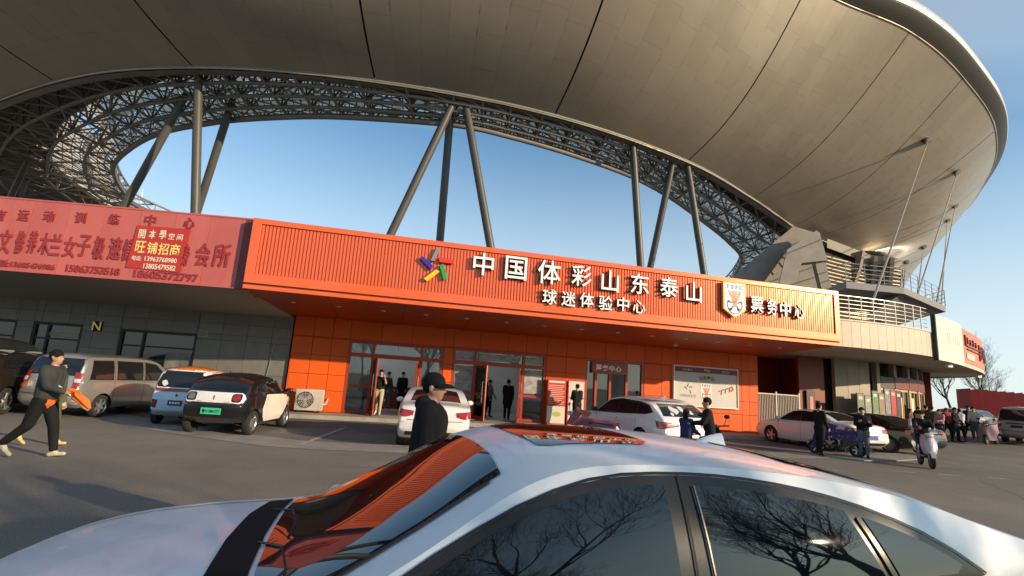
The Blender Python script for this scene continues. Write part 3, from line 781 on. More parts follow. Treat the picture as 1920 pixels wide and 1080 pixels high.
# soffit under the sign, with recessed downlights
SGL, SGR = HF.px(455, 540, 4.58)[0], HF.px(1575, 645, 4.58)[0]
Z0, Z1, DS = 3.98, 6.14, 4.58
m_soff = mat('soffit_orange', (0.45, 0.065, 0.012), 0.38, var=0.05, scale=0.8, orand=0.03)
nx = 9
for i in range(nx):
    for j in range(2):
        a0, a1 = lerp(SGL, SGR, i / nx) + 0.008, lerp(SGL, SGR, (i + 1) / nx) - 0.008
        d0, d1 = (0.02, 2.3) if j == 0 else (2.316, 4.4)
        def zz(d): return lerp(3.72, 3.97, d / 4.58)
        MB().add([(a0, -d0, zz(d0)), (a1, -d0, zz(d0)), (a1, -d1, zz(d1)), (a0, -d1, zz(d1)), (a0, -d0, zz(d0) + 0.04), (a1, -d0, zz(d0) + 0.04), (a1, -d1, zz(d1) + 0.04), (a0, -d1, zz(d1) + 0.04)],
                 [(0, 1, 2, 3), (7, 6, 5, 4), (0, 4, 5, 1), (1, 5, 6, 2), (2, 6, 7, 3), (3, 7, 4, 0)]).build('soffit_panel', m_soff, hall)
m_dl = mat('downlight_white', (0.8, 0.8, 0.78), 0.4)
for k in range(14):
    a = SGL + 1.15 + k * 1.47; d = 2.9
    z = lerp(3.72, 3.97, d / 4.58)
    MB().lathe([(0.0, -0.015), (0.05, -0.015), (0.075, -0.02), (0.085, -0.012), (0.085, 0.0)], 16, Matrix.Translation((a, -d, z))).build('downlight', m_dl, hall, smooth=40)
MB().box((SGL + 0.05, -4.5, 6.0), (SGR - 0.05, 6.0, 6.08)).build('flat_roof', m_conc, hall)
MB().box((WL, 0.3, 3.75), (WR, 0.5, 6.0)).build('upper_wall', m_conc, hall)
cc = thing('dome_camera', 'small white dome camera hanging from the orange soffit', 'camera', HF.w(HF.px(1267, 652, 1.4)[0], 1.4, 0), FA)
MB().lathe([(0, 3.66), (0.05, 3.665), (0.075, 3.70), (0.08, 3.74), (0.06, 3.80)], 14).build('camera_housing', m_dl, cc, smooth=50)
MB().ell((0, -0.03, 3.675), 0.045, 10, 6).build('camera_lens', m_black, cc, smooth=180)

# ------------------------------------------------------------------ the big sign
SF = Frame(HF.w(0, DS), FA)
sign = SF.root('orange_sign', 'long ribbed orange sign box with white Chinese characters above the entrances', 'sign')
A0, A1 = SGL, SGR
MB().box((A0 + 0.05, 0.07, 4.1), (A1 - 0.05, 0.35, Z1 - 0.05)).build('sign_back', m_ojoint, sign)
MB().box((A0 + 0.2, 0.045, 4.4), (A1 - 0.2, 0.069, Z1 - 0.15)).build('rib_backing', m_osign, sign)
rib = MB().prism([(-0.040, 0.0), (-0.034, -0.05), (0.034, -0.05), (0.040, 0.0)], 4.41, Z1 - 0.19, ax='z').mesh('rib')
rib.materials.append(m_osign)
n = int((A1 - A0 - 0.62) / 0.1055)
for i in range(n + 1): link('rib', rib, sign, None, (A0 + 0.31 + (A1 - A0 - 0.62) * i / n, 0.044, 0))
def fr_piece(nm, a, b, m=m_osign, bev=0.008): return MB().box(a, b, bev=bev).build(nm, m, sign)
fr_piece('frame_top', (A0, -0.05, Z1 - 0.17), (A1, 0.3, Z1)); fr_piece('frame_bottom', (A0, -0.05, 4.13), (A1, 0.3, 4.42)); fr_piece('frame_side', (A0 - 0.003, -0.052, 4.40), (A0 + 0.26, 0.3, Z1 - 0.15)); fr_piece('frame_side', (A1 - 0.22, -0.052, 4.40), (A1 + 0.003, 0.3, Z1 - 0.15))
fr_piece('frame_groove', (A0 + 0.02, 0.0, 4.07), (A1 - 0.02, 0.25, 4.14), m_ojoint, 0); fr_piece('frame_lip', (A0 - 0.002, -0.045, 3.95), (A1 + 0.002, 0.25, 4.075))
MB().box((A0, 0.3, 3.99), (A0 + 0.06, 4.3, Z1 - 0.02)).build('side_cheek', m_osign, sign); MB().box((A1 - 0.06, 0.3, 3.99), (A1, 4.3, Z1 - 0.02)).build('side_cheek', m_osign, sign)
def two_tone(me, mf, ms):
    me.materials.clear(); me.materials.append(mf); me.materials.append(ms)
    for p in me.polygons: p.material_index = 0 if p.normal.z > 0.5 else 1
def sign_char(c, x0, y0, x1, y1, off=0.010):
    cx, cy = (x0 + x1) / 2, (y0 + y1) / 2
    a, z = SF.px(cx, cy, 0.15)
    w = SF.px(x1, cy, 0.15)[0] - SF.px(x0, cy, 0.15)[0]
    h = (SF.px(cx, y0, 0.15)[1] - SF.px(cx, y1, 0.15)[1]) * 0.95
    me = glyph(c, 1.0, 0.055, off).copy()
    xs_ = [v.co.x for v in me.vertices]; ys_ = [v.co.y for v in me.vertices]
    me.transform(Matrix.Diagonal((w * 0.97 / (max(xs_) - min(xs_)), h / (max(ys_) - min(ys_)), 1, 1)))
    two_tone(me, m_white, m_lside)
    link('letter', me, sign, None, (a, -0.12, z), (PI/2, 0, 0))
for c, b in (('中', (886.5, 473, 926.8, 517.8)), ('国', (946.6, 480, 988.8, 526)), ('体', (1007.7, 487, 1052.5, 534)), ('彩', (1071, 497, 1109.6, 537.8)), ('山', (1127, 505.6, 1160.5, 548.4)), ('东', (1181.5, 511.7, 1217, 552.4)), ('泰', (1237, 519.6, 1271.6, 557.8)), ('山', (1285.6, 527.8, 1315.6, 567.8))): sign_char(c, *b)
for c, b in (('球', (1016.5, 542, 1044.4, 571.8)), ('迷', (1052, 546.3, 1079.6, 575.3)), ('体', (1086.8, 548.4, 1113.7, 577)), ('验', (1121.8, 553.5, 1149, 582.6)), ('中', (1156.5, 556.5, 1179.5, 584)), ('心', (1186, 562.6, 1210, 588))): sign_char(c, *b, off=0.012)
for c, b in (('票', (1406.7, 555.6, 1431, 587.8)), ('务', (1437.8, 560, 1456.7, 591)), ('中', (1461.8, 565.6, 1482.2, 594.4)), ('心', (1489, 571, 1507.8, 597.8))): sign_char(c, *b, off=0.012)
def pxz(pts, d, ox, oy, k): return [SF.px(ox + x / k, oy + y / k, d) for x, y in pts]
for nm, c, pts in (('grey', (0.22, 0.22, 0.22), [(1510, 275), (1575, 270), (1480, 475), (1420, 465)]), ('red', (0.62, 0.03, 0.03), [(1535, 420), (1770, 455), (1765, 515), (1555, 490)]), ('green', (0.01, 0.33, 0.07), [(1555, 545), (1610, 515), (1675, 735), (1615, 765)]), ('yellow', (0.85, 0.50, 0.02), [(1505, 600), (1555, 635), (1370, 780), (1315, 735)]), ('blue', (0.035, 0.02, 0.38), [(1265, 440), (1300, 400), (1455, 545), (1425, 605)])):
    MB().prism(pxz(pts, 0.15, 630, 430, 8), -0.15, -0.05).build('emblem_bar', mat('emblem_' + nm, c, 0.4), sign, label='raised %s bar of the five bar emblem' % nm)
cr = [SF.px(1330 + x / 9.6, 510 + y / 9.6, 0.15) for x, y in [(235, 165), (620, 215), (640, 715), (465, 830), (265, 655)]]
cx_ = sum(p[0] for p in cr) / 5; cz_ = (cr[0][1] + cr[3][1]) / 2; cw = (cr[1][0] - cr[0][0]); ch = cr[0][1] - cr[3][1]
m_gold = mat('crest_gold', (0.75, 0.52, 0.16), 0.4); m_cbg = mat('crest_blue_white', (0.62, 0.68, 0.78), 0.45); m_cblue = mat('crest_blue', (0.10, 0.13, 0.32), 0.5); m_corg = mat('crest_orange', (0.75, 0.20, 0.05), 0.45)
def crest(par, x, y, z, w, h, th=0.12, name='crest'):
    o = bpy.data.objects.new(name, None); col.objects.link(o); o.parent = par; o.location = (x, y, z)
    sh = [(-0.5, 0.5), (0.5, 0.5), (0.5, -0.27), (0.0, -0.5), (-0.5, -0.27)]
    MB().prism([(a * w, b * h) for a, b in sh], -th, 0).build('shield_edge', m_gold, o)
    MB().prism([(a * w * 0.88, b * h * 0.93) for a, b in sh], -th - 0.006, -th + 0.01).build('shield_field', m_cbg, o)
    y_ = -th - 0.012
    for k, c in enumerate('TSFC'): letter(c, o, (-0.30 + 0.2 * k) * w, y_, 0.37 * h, 0.17 * h, m_cblue, 0.003, 0.004)
    def pl(pts, m, nm): MB().prism([(a * w, b * h) for a, b in pts], y_, y_ + 0.006).build(nm, m, o)
    for k in range(4):
        x0 = -0.30 + 0.155 * k
        pl([(x0, 0.26), (x0 + 0.10, 0.26), (0.02 + 0.03 * k, -0.10 + 0.03 * k), (-0.045 + 0.03 * k, -0.10 + 0.03 * k)] if k < 3 else [(0.19, 0.26), (0.31, 0.26), (0.10, -0.06), (0.06, 0.0)], m_corg, 'crest_stripe')
    pl([(-0.10, -0.02), (0.12, -0.02), (0.10, -0.17), (0.0, -0.21), (-0.08, -0.17)], m_corg, 'crest_stripe')
    ring = [(0.33 * math.cos(R(a)), -0.14 + 0.25 * math.sin(R(a))) for a in range(150, 391, 12)]
    MB().tube([(a * w, y_, b * h) for a, b in ring], 0.012 * w, 5).build('ball_outline', m_cblue, o)
    for (a, b), (c, d) in (((-0.3, -0.05), (-0.1, -0.08)), ((0.3, -0.05), (0.12, -0.08)), ((-0.2, -0.3), (-0.07, -0.17)), ((0.2, -0.3), (0.09, -0.17)), ((-0.13, -0.27), (-0.26, -0.25)), ((0.13, -0.27), (0.26, -0.25))):
        MB().tube([(a * w, y_, b * h), (c * w, y_, d * h)], [0.035 * w, 0.015 * w], 5).build('ball_seam', m_cblue, o)
    return o
# the crest is one part of the sign with raised pieces as sub-parts
crest(sign, cx_, -0.06, cz_, cw * 1.02, ch * 0.98)

# ------------------------------------------------------------------ things on the wall
bill = thing('billboard', 'white framed advertising board with dark red header on the orange wall', 'billboard', HF.w(0, 0.03), FA)
b0, b1 = HF.px(1262, 700, 0.1)[0], HF.px(1383, 730, 0.1)[0]
framebox(bill, b0, b1, 1.18, 3.0, 0.05, -0.14, -0.025, mat('board_frame', (0.72, 0.70, 0.66), 0.4), 'board_frame')
MB().box((b0 + 0.05, -0.10, 1.23), (b1 - 0.05, -0.03, 2.95)).build('board_face', mat('board_vinyl', (0.52, 0.50, 0.485), 0.45, var=0.05, scale=1.2, bump=0.12, bscale=3), bill)
MB().box((b0 + 0.055, -0.106, 2.72), (b1 - 0.055, -0.101, 2.945)).build('board_header', mat('header_maroon', (0.17, 0.03, 0.03), 0.5), bill)
m_ink = mat('dark_ink', (0.07, 0.05, 0.05), 0.6); m_inkr = mat('red_ink', (0.5, 0.05, 0.03), 0.6)
bw = b1 - b0
letter('山东泰山', bill, b0 + bw * 0.21, -0.108, 2.83, 0.13, m_offw, 0.001, name='lettering'); letter('Nay', bill, b0 + bw * 0.52, -0.108, 2.83, 0.2, m_offw, 0.001, name='lettering'); letter('欢迎您', bill, b0 + bw * 0.8, -0.108, 2.83, 0.13, m_offw, 0.001, name='lettering')
letter('山东泰山', bill, b0 + bw * 0.51, -0.104, 2.5, 0.2, m_ink, 0.001, 0.006, name='lettering')
MB().box((b0 + bw * 0.42, -0.104, 2.335), (b0 + bw * 0.6, -0.101, 2.35)).build('board_rule', m_inkr, bill)
for (x, z, a) in ((0.215, 2.12, 62), (0.185, 2.0, -45), (0.26, 2.05, 0), (0.255, 1.85, -70)):
    MB().box((-0.09, -0.104, -0.022), (0.09, -0.101, 0.022), Matrix.Translation((b0 + bw * x, 0, z)) @ Matrix.Rotation(R(-a), 4, 'Y')).build('printed_bar', m_ink, bill)
letter('中国体育彩票', bill, b0 + bw * 0.22, -0.104, 1.66, 0.14, mat('grey_ink', (0.25, 0.24, 0.23), 0.6), 0.001, name='lettering')
crest(bill, b0 + bw * 0.50, -0.098, 1.83, 0.62, 0.88, 0.004, 'printed_crest')
random.seed(11)
for k in range(7):
    x = b0 + bw * (0.70 + 0.032 * k); z = 1.86 + 0.035 * k
    MB().prism([(x - 0.04, z - 0.12), (x + 0.02, z - 0.10), (x + 0.05, z + 0.12), (x - 0.02, z + 0.10)] if k % 2 else [(x - 0.05, z + 0.05), (x + 0.06, z + 0.09), (x + 0.05, z + 0.13), (x - 0.05, z + 0.10)], -0.104, -0.101).build('brush_mark', m_ink, bill)
MB().prism([(b0 + bw * 0.86, 1.98), (b0 + bw * 0.90, 2.08), (b0 + bw * 0.895, 2.25), (b0 + bw * 0.925, 2.15), (b0 + bw * 0.93, 2.05), (b0 + bw * 0.9, 1.95)], -0.1045, -0.1015).build('brush_mark', m_inkr, bill)
for (x0, x1, lab, red) in ((1025, 1060, 'tall red notice board with rows of pale text lines beside the entrance', True), (1064, 1096, 'tall pale notice board with red border beside the red one', False)):
    nb = thing('notice_board', lab, 'notice board', HF.w(HF.px(x0, 760, 0.3)[0], 0.3, 0.15), FA, None)
    w = HF.px(x1, 760, 0.3)[0] - HF.px(x0, 760, 0.3)[0]
    MB().box((0, 0, 0), (w, 0.06, 1.86), bev=0.006).build('board_panel', mat('notice_red', (0.50, 0.045, 0.025), 0.45) if red else mat('notice_pale', (0.60, 0.56, 0.50), 0.5), nb)
    if red:
        MB().box((0.02, -0.004, 0.03), (w - 0.02, -0.001, 0.72)).build('board_lower', mat('notice_pale', (0.60, 0.56, 0.50), 0.5), nb)
        pts = [(w * 0.55 + 0.19 * math.cos(a / 10 * PI), 0.40 + 0.1 * math.sin(a / 10 * PI)) for a in range(20)]
        MB().prism(pts, -0.008, -0.005).build('printed_oval', mat('oval_green', (0.35, 0.42, 0.08), 0.5), nb)
        MB().box((0.06, -0.006, 1.68), (w - 0.06, -0.002, 1.76)).build('printed_heading', m_offw, nb)
        for k in range(11): MB().box((0.06, -0.006, 1.56 - k * 0.075), (w - 0.05 - 0.05 * (k % 3), -0.002, 1.585 - k * 0.075)).build('printed_line', mat('pale_print', (0.62, 0.45, 0.38), 0.6), nb)
    else:
        for a, b in (((0.0, 0.0), (0.035, 1.86)), ((w - 0.035, 0.0), (w, 1.86)), ((0.035, 1.80), (w - 0.035, 1.86)), ((0.035, 1.08), (w - 0.035, 1.12))):
            MB().box((a[0], -0.006, a[1]), (b[0], -0.001, b[1])).build('board_border', mat('notice_red', (0.50, 0.045, 0.025), 0.45), nb)
        MB().box((w * 0.35, -0.006, 0.55), (w * 0.75, -0.002, 0.95)).build('printed_panel', mat('pale_print2', (0.42, 0.36, 0.3), 0.6), nb)
        MB().box((w * 0.55 - 0.02, -0.006, 0.35), (w * 0.8, -0.002, 0.4)).build('printed_line', m_inkr, nb)
# air conditioner
aa0, aa1 = HF.px(553, 752, 0.7)[0], HF.px(605, 757, 0.7)[0]
ac = thing('air_conditioner', 'beige outdoor air conditioner unit on the step by the orange wall', 'air conditioner', HF.w(aa0, 0.75, 0.15), FA)
w = aa1 - aa0; m_ac = mat('ac_case', (0.50, 0.46, 0.40), 0.5, var=0.08, scale=3, dirt=(0.3, 0.26, 0.22), dscale=2, damt=0.5)
MB().box((0, 0, 0.08), (w, 0.4, 0.84), bev=0.02).build('casing', m_ac, ac, smooth=30)
MB().box((w * 0.68, -0.006, 0.12), (w * 0.99, -0.001, 0.80)).build('service_panel', m_ac, ac)
MB().lathe([(0.0, -0.004), (0.30, -0.004), (0.30, 0.0)], 28, Matrix.Translation((w * 0.36, 0, 0.46)) , ax='y').build('fan_opening', m_black, ac)
g = MB()
for r in (0.06, 0.12, 0.18, 0.24, 0.30): g.tube([(w * 0.36 + r * math.cos(a / 12 * PI), -0.02, 0.46 + r * math.sin(a / 12 * PI)) for a in range(24)], 0.007, 5, close=True)
for a in range(12): g.tube([(w * 0.36, -0.022, 0.46), (w * 0.36 + 0.3 * math.cos(a / 6 * PI), -0.02, 0.46 + 0.3 * math.sin(a / 6 * PI))], 0.006, 4)
g.build('fan_grille', m_ac, ac)
for k in range(3):
    a = k * 2.09 + 0.3
    MB().add([(w*0.36 + 0.06*math.cos(a), -0.01, 0.46 + 0.06*math.sin(a)), (w*0.36 + 0.27*math.cos(a - 0.1), -0.008, 0.46 + 0.27*math.sin(a - 0.1)), (w*0.36 + 0.27*math.cos(a + 0.75), -0.014, 0.46 + 0.27*math.sin(a + 0.75)), (w*0.36 + 0.06*math.cos(a + 1), -0.012, 0.46 + 0.06*math.sin(a + 1))], [(0, 1, 2, 3)]).build('fan_blade', m_grey, ac)
for x in (0.12, w - 0.18): MB().box((x, 0.0, 0), (x + 0.08, 0.4, 0.08)).build('foot', m_black, ac)
MB().tube([(w, 0.25, 0.3), (w + 0.08, 0.3, 0.32), (w + 0.1, 0.5, 0.45), (w + 0.1, 0.72, 0.5)], 0.025, 8).build('pipe', m_offw, ac, smooth=60)

# ------------------------------------------------------------------ left wing with the faded red banner
LF = Frame((-8.34, 19.72), R(4.6))
left = LF.root('grey_shop_building', 'dark grey tiled shop building with pale overhang left of the orange hall', 'building')
m_tile = mat('grey_stone_tile', (0.18, 0.172, 0.158), 0.45, var=0.12, scale=2.0, orand=0.09, rvar=0.1, bump=0.05, bscale=20)
m_tjoint = mat('tile_joint', (0.02, 0.02, 0.02), 0.9)
m_psoff = mat('pale_soffit', (0.42, 0.40, 0.36), 0.7, var=0.06, scale=0.6)
LW = -17.0
lops = [(LF.px(222, 650)[0], LF.px(366, 660)[0], 0.2, 2.75), (LF.px(62, 620)[0], LF.px(156, 620)[0], 0.2, 2.8), (-16.9, LF.px(36, 600)[0], 0.2, 2.8)]
backing(left, LW, -0.02, 0.1, 4.0, lops, m_tjoint, -0.018, 0.3)
tiled(left, LW, -0.02, 0.13, 4.0, [-0.75 - 0.92 * k for k in range(18)], [0.75, 1.36, 1.97, 2.58, 3.2], lops, m_tile, name='stone_tile', gap=0.006)
for k, (x0, x1, z0, z1) in enumerate(lops):
    wn_ = bpy.data.objects.new('shop_window', None); col.objects.link(wn_); wn_.parent = left
    framebox(wn_, x0, x1, z0, z1, 0.09, -0.03, 0.12, m_black, 'window_frame')
    xm = lerp(x0, x1, 0.3)
    MB().box((xm - 0.04, -0.02, z0 + 0.09), (xm + 0.04, 0.1, z1 - 0.09)).build('mullion', m_black, wn_)
    MB().box((x0 + 0.09, -0.015, z1 - 0.62), (x1 - 0.09, 0.1, z1 - 0.56)).build('transom', m_black, wn_)
    MB().box((x0 + 0.09, 0.04, z0 + 0.09), (xm - 0.04, 0.055, z1 - 0.62)).build('pane', m_dglass, wn_); MB().box((xm + 0.04, 0.04, z0 + 0.09), (x1 - 0.09, 0.055, z1 - 0.62)).build('pane', m_dglass, wn_); MB().box((x0 + 0.09, 0.04, z1 - 0.56), (x1 - 0.09, 0.055, z1 - 0.09)).build('pane', m_dglass, wn_)
    if k == 0:
        for q in (0.42, 0.72):
            x = lerp(x0, x1, q); t = MB()
            for a in range(8): t.tube([(x + 0.03 * math.cos(a * PI / 4), 0.03, 1.25 + 0.03 * math.sin(a * PI / 4)), (x + 0.2 * math.cos(a * PI / 4), 0.03, 1.25 + 0.2 * math.sin(a * PI / 4))], [0.03, 0.045], 5)
            t.build('red_decal', mat('decal_red', (0.33, 0.02, 0.02), 0.5), wn_)
        MB().box((lerp(x0, x1, 0.62), 0.026, 1.3), (lerp(x0, x1, 0.95), 0.036, 2.0)).build('paper_decal', mat('decal_pale', (0.16, 0.17, 0.17), 0.5, var=0.5, scale=3), wn_)
    if k == 1: MB().box((lerp(x0, x1, 0.25), 0.026, 2.32), (lerp(x0, x1, 0.95), 0.036, 2.45)).build('paper_decal', mat('decal_cream', (0.33, 0.29, 0.22), 0.6), wn_)
# gold wall sign
gx, gzz = LF.px(185, 612)
gs = thing('gold_wall_sign', 'small gold letter sign on the grey wall between two shop windows', 'sign', LF.w(gx, 0.05, 0), LF.ang)
m_brass = mat('brass', (0.75, 0.45, 0.13), 0.3, metal=0.8)
letter('N', gs, 0, -0.05, gzz, 0.46, m_brass, 0.02, 0.004); MB().box((-0.17, -0.03, gzz - 0.18), (0.17, 0.018, gzz + 0.18)).build('sign_plate', m_tjoint, gs)
x, z = LF.px(382, 626)
np_ = thing('wall_plaque', 'small cream plaque on the grey tiled wall', 'plaque', LF.w(x, 0.052, 0), LF.ang)
MB().box((-0.18, -0.015, z - 0.13), (0.18, 0.0, z + 0.13), bev=0.004).build('plaque_plate', mat('decal_cream', (0.33, 0.29, 0.22), 0.6), np_)
for k in range(4): MB().box((-0.14, -0.018, z + 0.07 - k * 0.05), (0.14 - 0.04 * (k % 2), -0.0155, z + 0.085 - k * 0.05)).build('printed_line', m_ink, np_)
pc = thing('wall_conduit', 'thin grey conduit running up the grey tiled wall', 'conduit', LF.w(LF.px(510, 690)[0], 0.08, 0), LF.ang)
MB().tube([(-0.2, 0, 0.13), (-0.15, 0, 1.2), (0, 0, 2.6)], 0.018, 6).build('conduit_pipe', m_grey, pc)
# overhang
t = MB(); t.add([(LW, 0, 3.62), (-0.1, 0, 3.62), (-0.1, -4.42, 3.98), (LW, -4.42, 3.98), (LW, 0, 3.7), (-0.1, 0, 3.7), (-0.1, -4.42, 4.06), (LW, -4.42, 4.06)], [(0, 1, 2, 3), (7, 6, 5, 4), (0, 4, 5, 1), (1, 5, 6, 2), (2, 6, 7, 3), (3, 7, 4, 0)])
t.build('soffit', m_psoff, left)
MB().box((LW, -4.35, 5.9), (-0.1, 4, 5.98)).build('flat_roof', m_conc, left)
BF = Frame(LF.w(0, 4.5), R(4.6))
ban = BF.root('red_banner_fascia', 'faded pink red banner fascia with worn Chinese lettering left of the orange sign', 'banner')
m_ban = mat('faded_red_vinyl', (0.50, 0.125, 0.115), 0.5, var=0.06, scale=0.5, orand=0.05, stretch=(1, 1, 0.35), dirt=(0.36, 0.07, 0.065), dscale=0.8, damt=0.5)
m_bdark = mat('banner_end', (0.20, 0.055, 0.055), 0.6)
bR = BF.px(470, 470)[0]; bz0, bz1 = 3.96, 6.14
x = bR - 0.28; k = 0
MB().box((bR - 0.28, -0.02, bz0), (bR, 0.2, bz1)).build('end_strip', m_bdark, ban)
while x > LW:
    x2 = x - 1.02
    MB().box((x2 + 0.004, -0.03 - random.uniform(0, 0.006), bz0), (x - 0.004, 0.05, bz1)).build('banner_panel', m_ban, ban)
    x = x2
MB().box((LW, 0.06, bz0 + 0.01), (bR, 0.14, bz1 - 0.01)).build('banner_back', m_bdark, ban)
MB().box((LW, -0.05, bz1), (bR, 0.2, bz1 + 0.05)).build('top_trim', m_ban, ban)
m_bl = mat('banner_letter_red', (0.30, 0.035, 0.04), 0.55)
def ban_char(c, px_, py_, hp, wp=None, m=m_bl, off=0.01, y=-0.05, par=None):
    a, z = BF.px(px_, py_, 0.05); h = BF.px(px_, py_ - hp / 2, 0.05)[1] - BF.px(px_, py_ + hp / 2, 0.05)[1]
    w = BF.px(px_ + (wp or hp) / 2, py_, 0.05)[0] - BF.px(px_ - (wp or hp) / 2, py_, 0.05)[0]
    return letter(c, par or ban, a, y, z, 1, m, 0.012 if par is None else 0.002, off, fit=(w, h))
def zl(x, y): return x / 3.856, 370 + y / 3.856
for c, x, y in (('育', 5, 130), ('运', 172, 132), ('动', 358, 138), ('训', 585, 148), ('练', 828, 158), ('中', 1090, 166), ('心', 1372, 186)): ban_char(c, *zl(x, y), 21, off=0.015)
for c, x, y, h, w in (('文', 40, 318, 46, 24), ('修', 148, 325, 44, 17), ('养', 238, 322, 44, 17), ('木', 325, 335, 42, 20), ('兰', 405, 342, 42, 20), ('女', 507, 360, 40, 24), ('子', 610, 350, 42, 24), ('极', 718, 365, 44, 22), ('速', 835, 370, 44, 24), ('健', 925, 380, 42, 18), ('身', 1345, 420, 42, 15), ('会', 1468, 415, 45, 27), ('所', 1605, 420, 45, 32)): ban_char(c, *zl(x, y), h, w, off=0.018)
ban_char('话:13685476986', *zl(200, 490), 13, 106, off=0.02); ban_char('15863753518', *zl(675, 525), 14, 102, off=0.02); ban_char('18605372797', *zl(1203, 568), 15, 122, off=0.02)
pst = thing('lease_poster', 'square bright red poster with white and yellow characters fixed on the faded banner', 'poster', BF.o, BF.ang)
pc_ = [BF.px(370 * 0 + x / 3.856, 370 + y / 3.856, 0.08) for x, y in ((992, 200), (1378, 230), (1300, 545), (905, 505))]
MB().add([(a, -0.062, z) for a, z in pc_] + [(a, -0.05, z) for a, z in pc_], [(0, 1, 2, 3), (7, 6, 5, 4), (0, 4, 5, 1), (1, 5, 6, 2), (2, 6, 7, 3), (3, 7, 4, 0)]).build('poster_sheet', mat('poster_red', (0.46, 0.035, 0.03), 0.35), pst)
m_cream = mat('cream_ink', (0.72, 0.66, 0.52), 0.5); m_yel = mat('yellow_ink', (0.85, 0.68, 0.22), 0.5)
for c, x, y, h, w in (('開', 1030, 265, 17, 13), ('本', 1105, 268, 17, 13), ('學', 1180, 270, 17, 13), ('空', 1243, 283, 12, 11), ('间', 1303, 290, 12, 11)): ban_char(c, *zl(x, y), h, w, m_cream, 0.012, -0.068, pst)
for c, x, y in (('旺', 1018, 358), ('铺', 1103, 367), ('招', 1185, 375), ('商', 1268, 381)): ban_char(c, *zl(x, y), 22, 19, m_yel, 0.010, -0.068, pst)
ban_char('电话:', *zl(990, 440), 9, 18, m_cream, 0.012, -0.068, pst); ban_char('13963768980', *zl(1165, 452), 9, 61, m_cream, 0.018, -0.068, pst); ban_char('13805479582', *zl(1155, 505), 10, 61, m_cream, 0.018, -0.068, pst)
# ------------------------------------------------------------------ right wing: curved podium
m_ptile = mat('tan_parapet_tile', (0.50, 0.43, 0.33), 0.55, var=0.08, scale=1.5, orand=0.05, dirt=(0.33, 0.27, 0.2), dscale=1.2, damt=0.3)
m_tan = mat('tan_stone', (0.36, 0.31, 0.25), 0.6, var=0.1, scale=1.5, orand=0.05)
fpath = [(12.3, 20.05), (14.2, 20.35), (16.4, 20.95), (18.5, 21.95), (20.6, 23.4), (22.8, 25.2), (25.2, 27.2), (27.4, 29.4), (28.9, 32.2), (29.3, 36), (28.6, 41)]
fc = crv(fpath, 8)
def along(P):
    L = [0]
    for a, b in zip(P, P[1:]): L.append(L[-1] + math.hypot(b[0] - a[0], b[1] - a[1]))
    return L
FL = along(fc)
def FP(l, d=0.0):
    i = max(0, min(len(fc) - 2, next((k for k in range(len(FL) - 1) if FL[k + 1] >= l), len(FL) - 2)))
    t = (l - FL[i]) / (FL[i + 1] - FL[i]); a = Vector(fc[i]); b = Vector(fc[i + 1]); p = a.lerp(b, t); tn = (b - a).normalized()
    nrm = Vector((tn.y, -tn.x))
    return p + nrm * d, nrm
def V3(v, z): return Vector((v.x, v.y, z))
wing = thing('curved_podium_building', 'curved tan tiled podium building right of the orange hall', 'building')
lT = next(FL[k] for k in range(len(fc)) if fc[k][0] > 18.25)
def curved(l0, l1, z0, z1, d0, d1, n=3):
    vs = []; fs = []
    for i in range(n + 1):
        l = lerp(l0, l1, i / n)
        for d in (d0, d1):
            p, _ = FP(l, d)
            vs += [V3(p, z0), V3(p, z1)]
    for i in range(n):
        o = i * 4; q = o + 4
        fs += [(o, q, q + 1, o + 1), (o + 2, o + 3, q + 3, q + 2), (o + 1, q + 1, q + 3, o + 3), (o, o + 2, q + 2, q)]
    fs += [(0, 1, 3, 2), (n*4, n*4 + 2, n*4 + 3, n*4 + 1)]
    return MB().add(vs, fs)
k = 0
while 0.2 + k * 0.44 < lT:
    l0 = 0.2 + k * 0.44
    curved(l0 + 0.006, min(l0 + 0.434, lT), 4.0, 5.06, 0.0, -0.06, 1).build('parapet_tile', m_ptile, wing); k += 1
curved(0.1, FL[-1], 4.01, 5.05, -0.07, -0.25, 40).build('parapet_core', m_tjoint, wing)
curved(0.1, lT, 5.06, 5.12, 0.03, -0.3, 20).build('coping', m_ptile, wing)
ins = [(13.6, 25.0), (15.6, 25.4), (17.6, 25.9), (20.0, 26.9), (22.4, 28.3), (24.6, 30.2), (26.2, 32.6), (26.8, 36)]
ic = crv(ins, 6)
fs_ = MB(); nn = 30
LI = along(ic)
def IP(l, d=0.0):
    l = max(0, min(LI[-1] - 1e-4, l))
    i = next(k for k in range(len(LI) - 1) if LI[k + 1] >= l)
    t = (l - LI[i]) / (LI[i + 1] - LI[i]); a = Vector(ic[i]); b = Vector(ic[i + 1]); tn = (b - a).normalized()
    return a.lerp(b, t) + Vector((tn.y, -tn.x)) * d
for z, nm, m_ in ((3.985, 'soffit', m_psoff), (5.0, 'flat_roof', m_conc)):
    MB().grid([[V3(FP(FL[-1] * i / nn, -0.05)[0], z) , V3(IP(LI[-1] * i / nn, 0.0 if nm == 'soffit' else -8), z)] for i in range(nn + 1)]).build(nm, m_, wing)
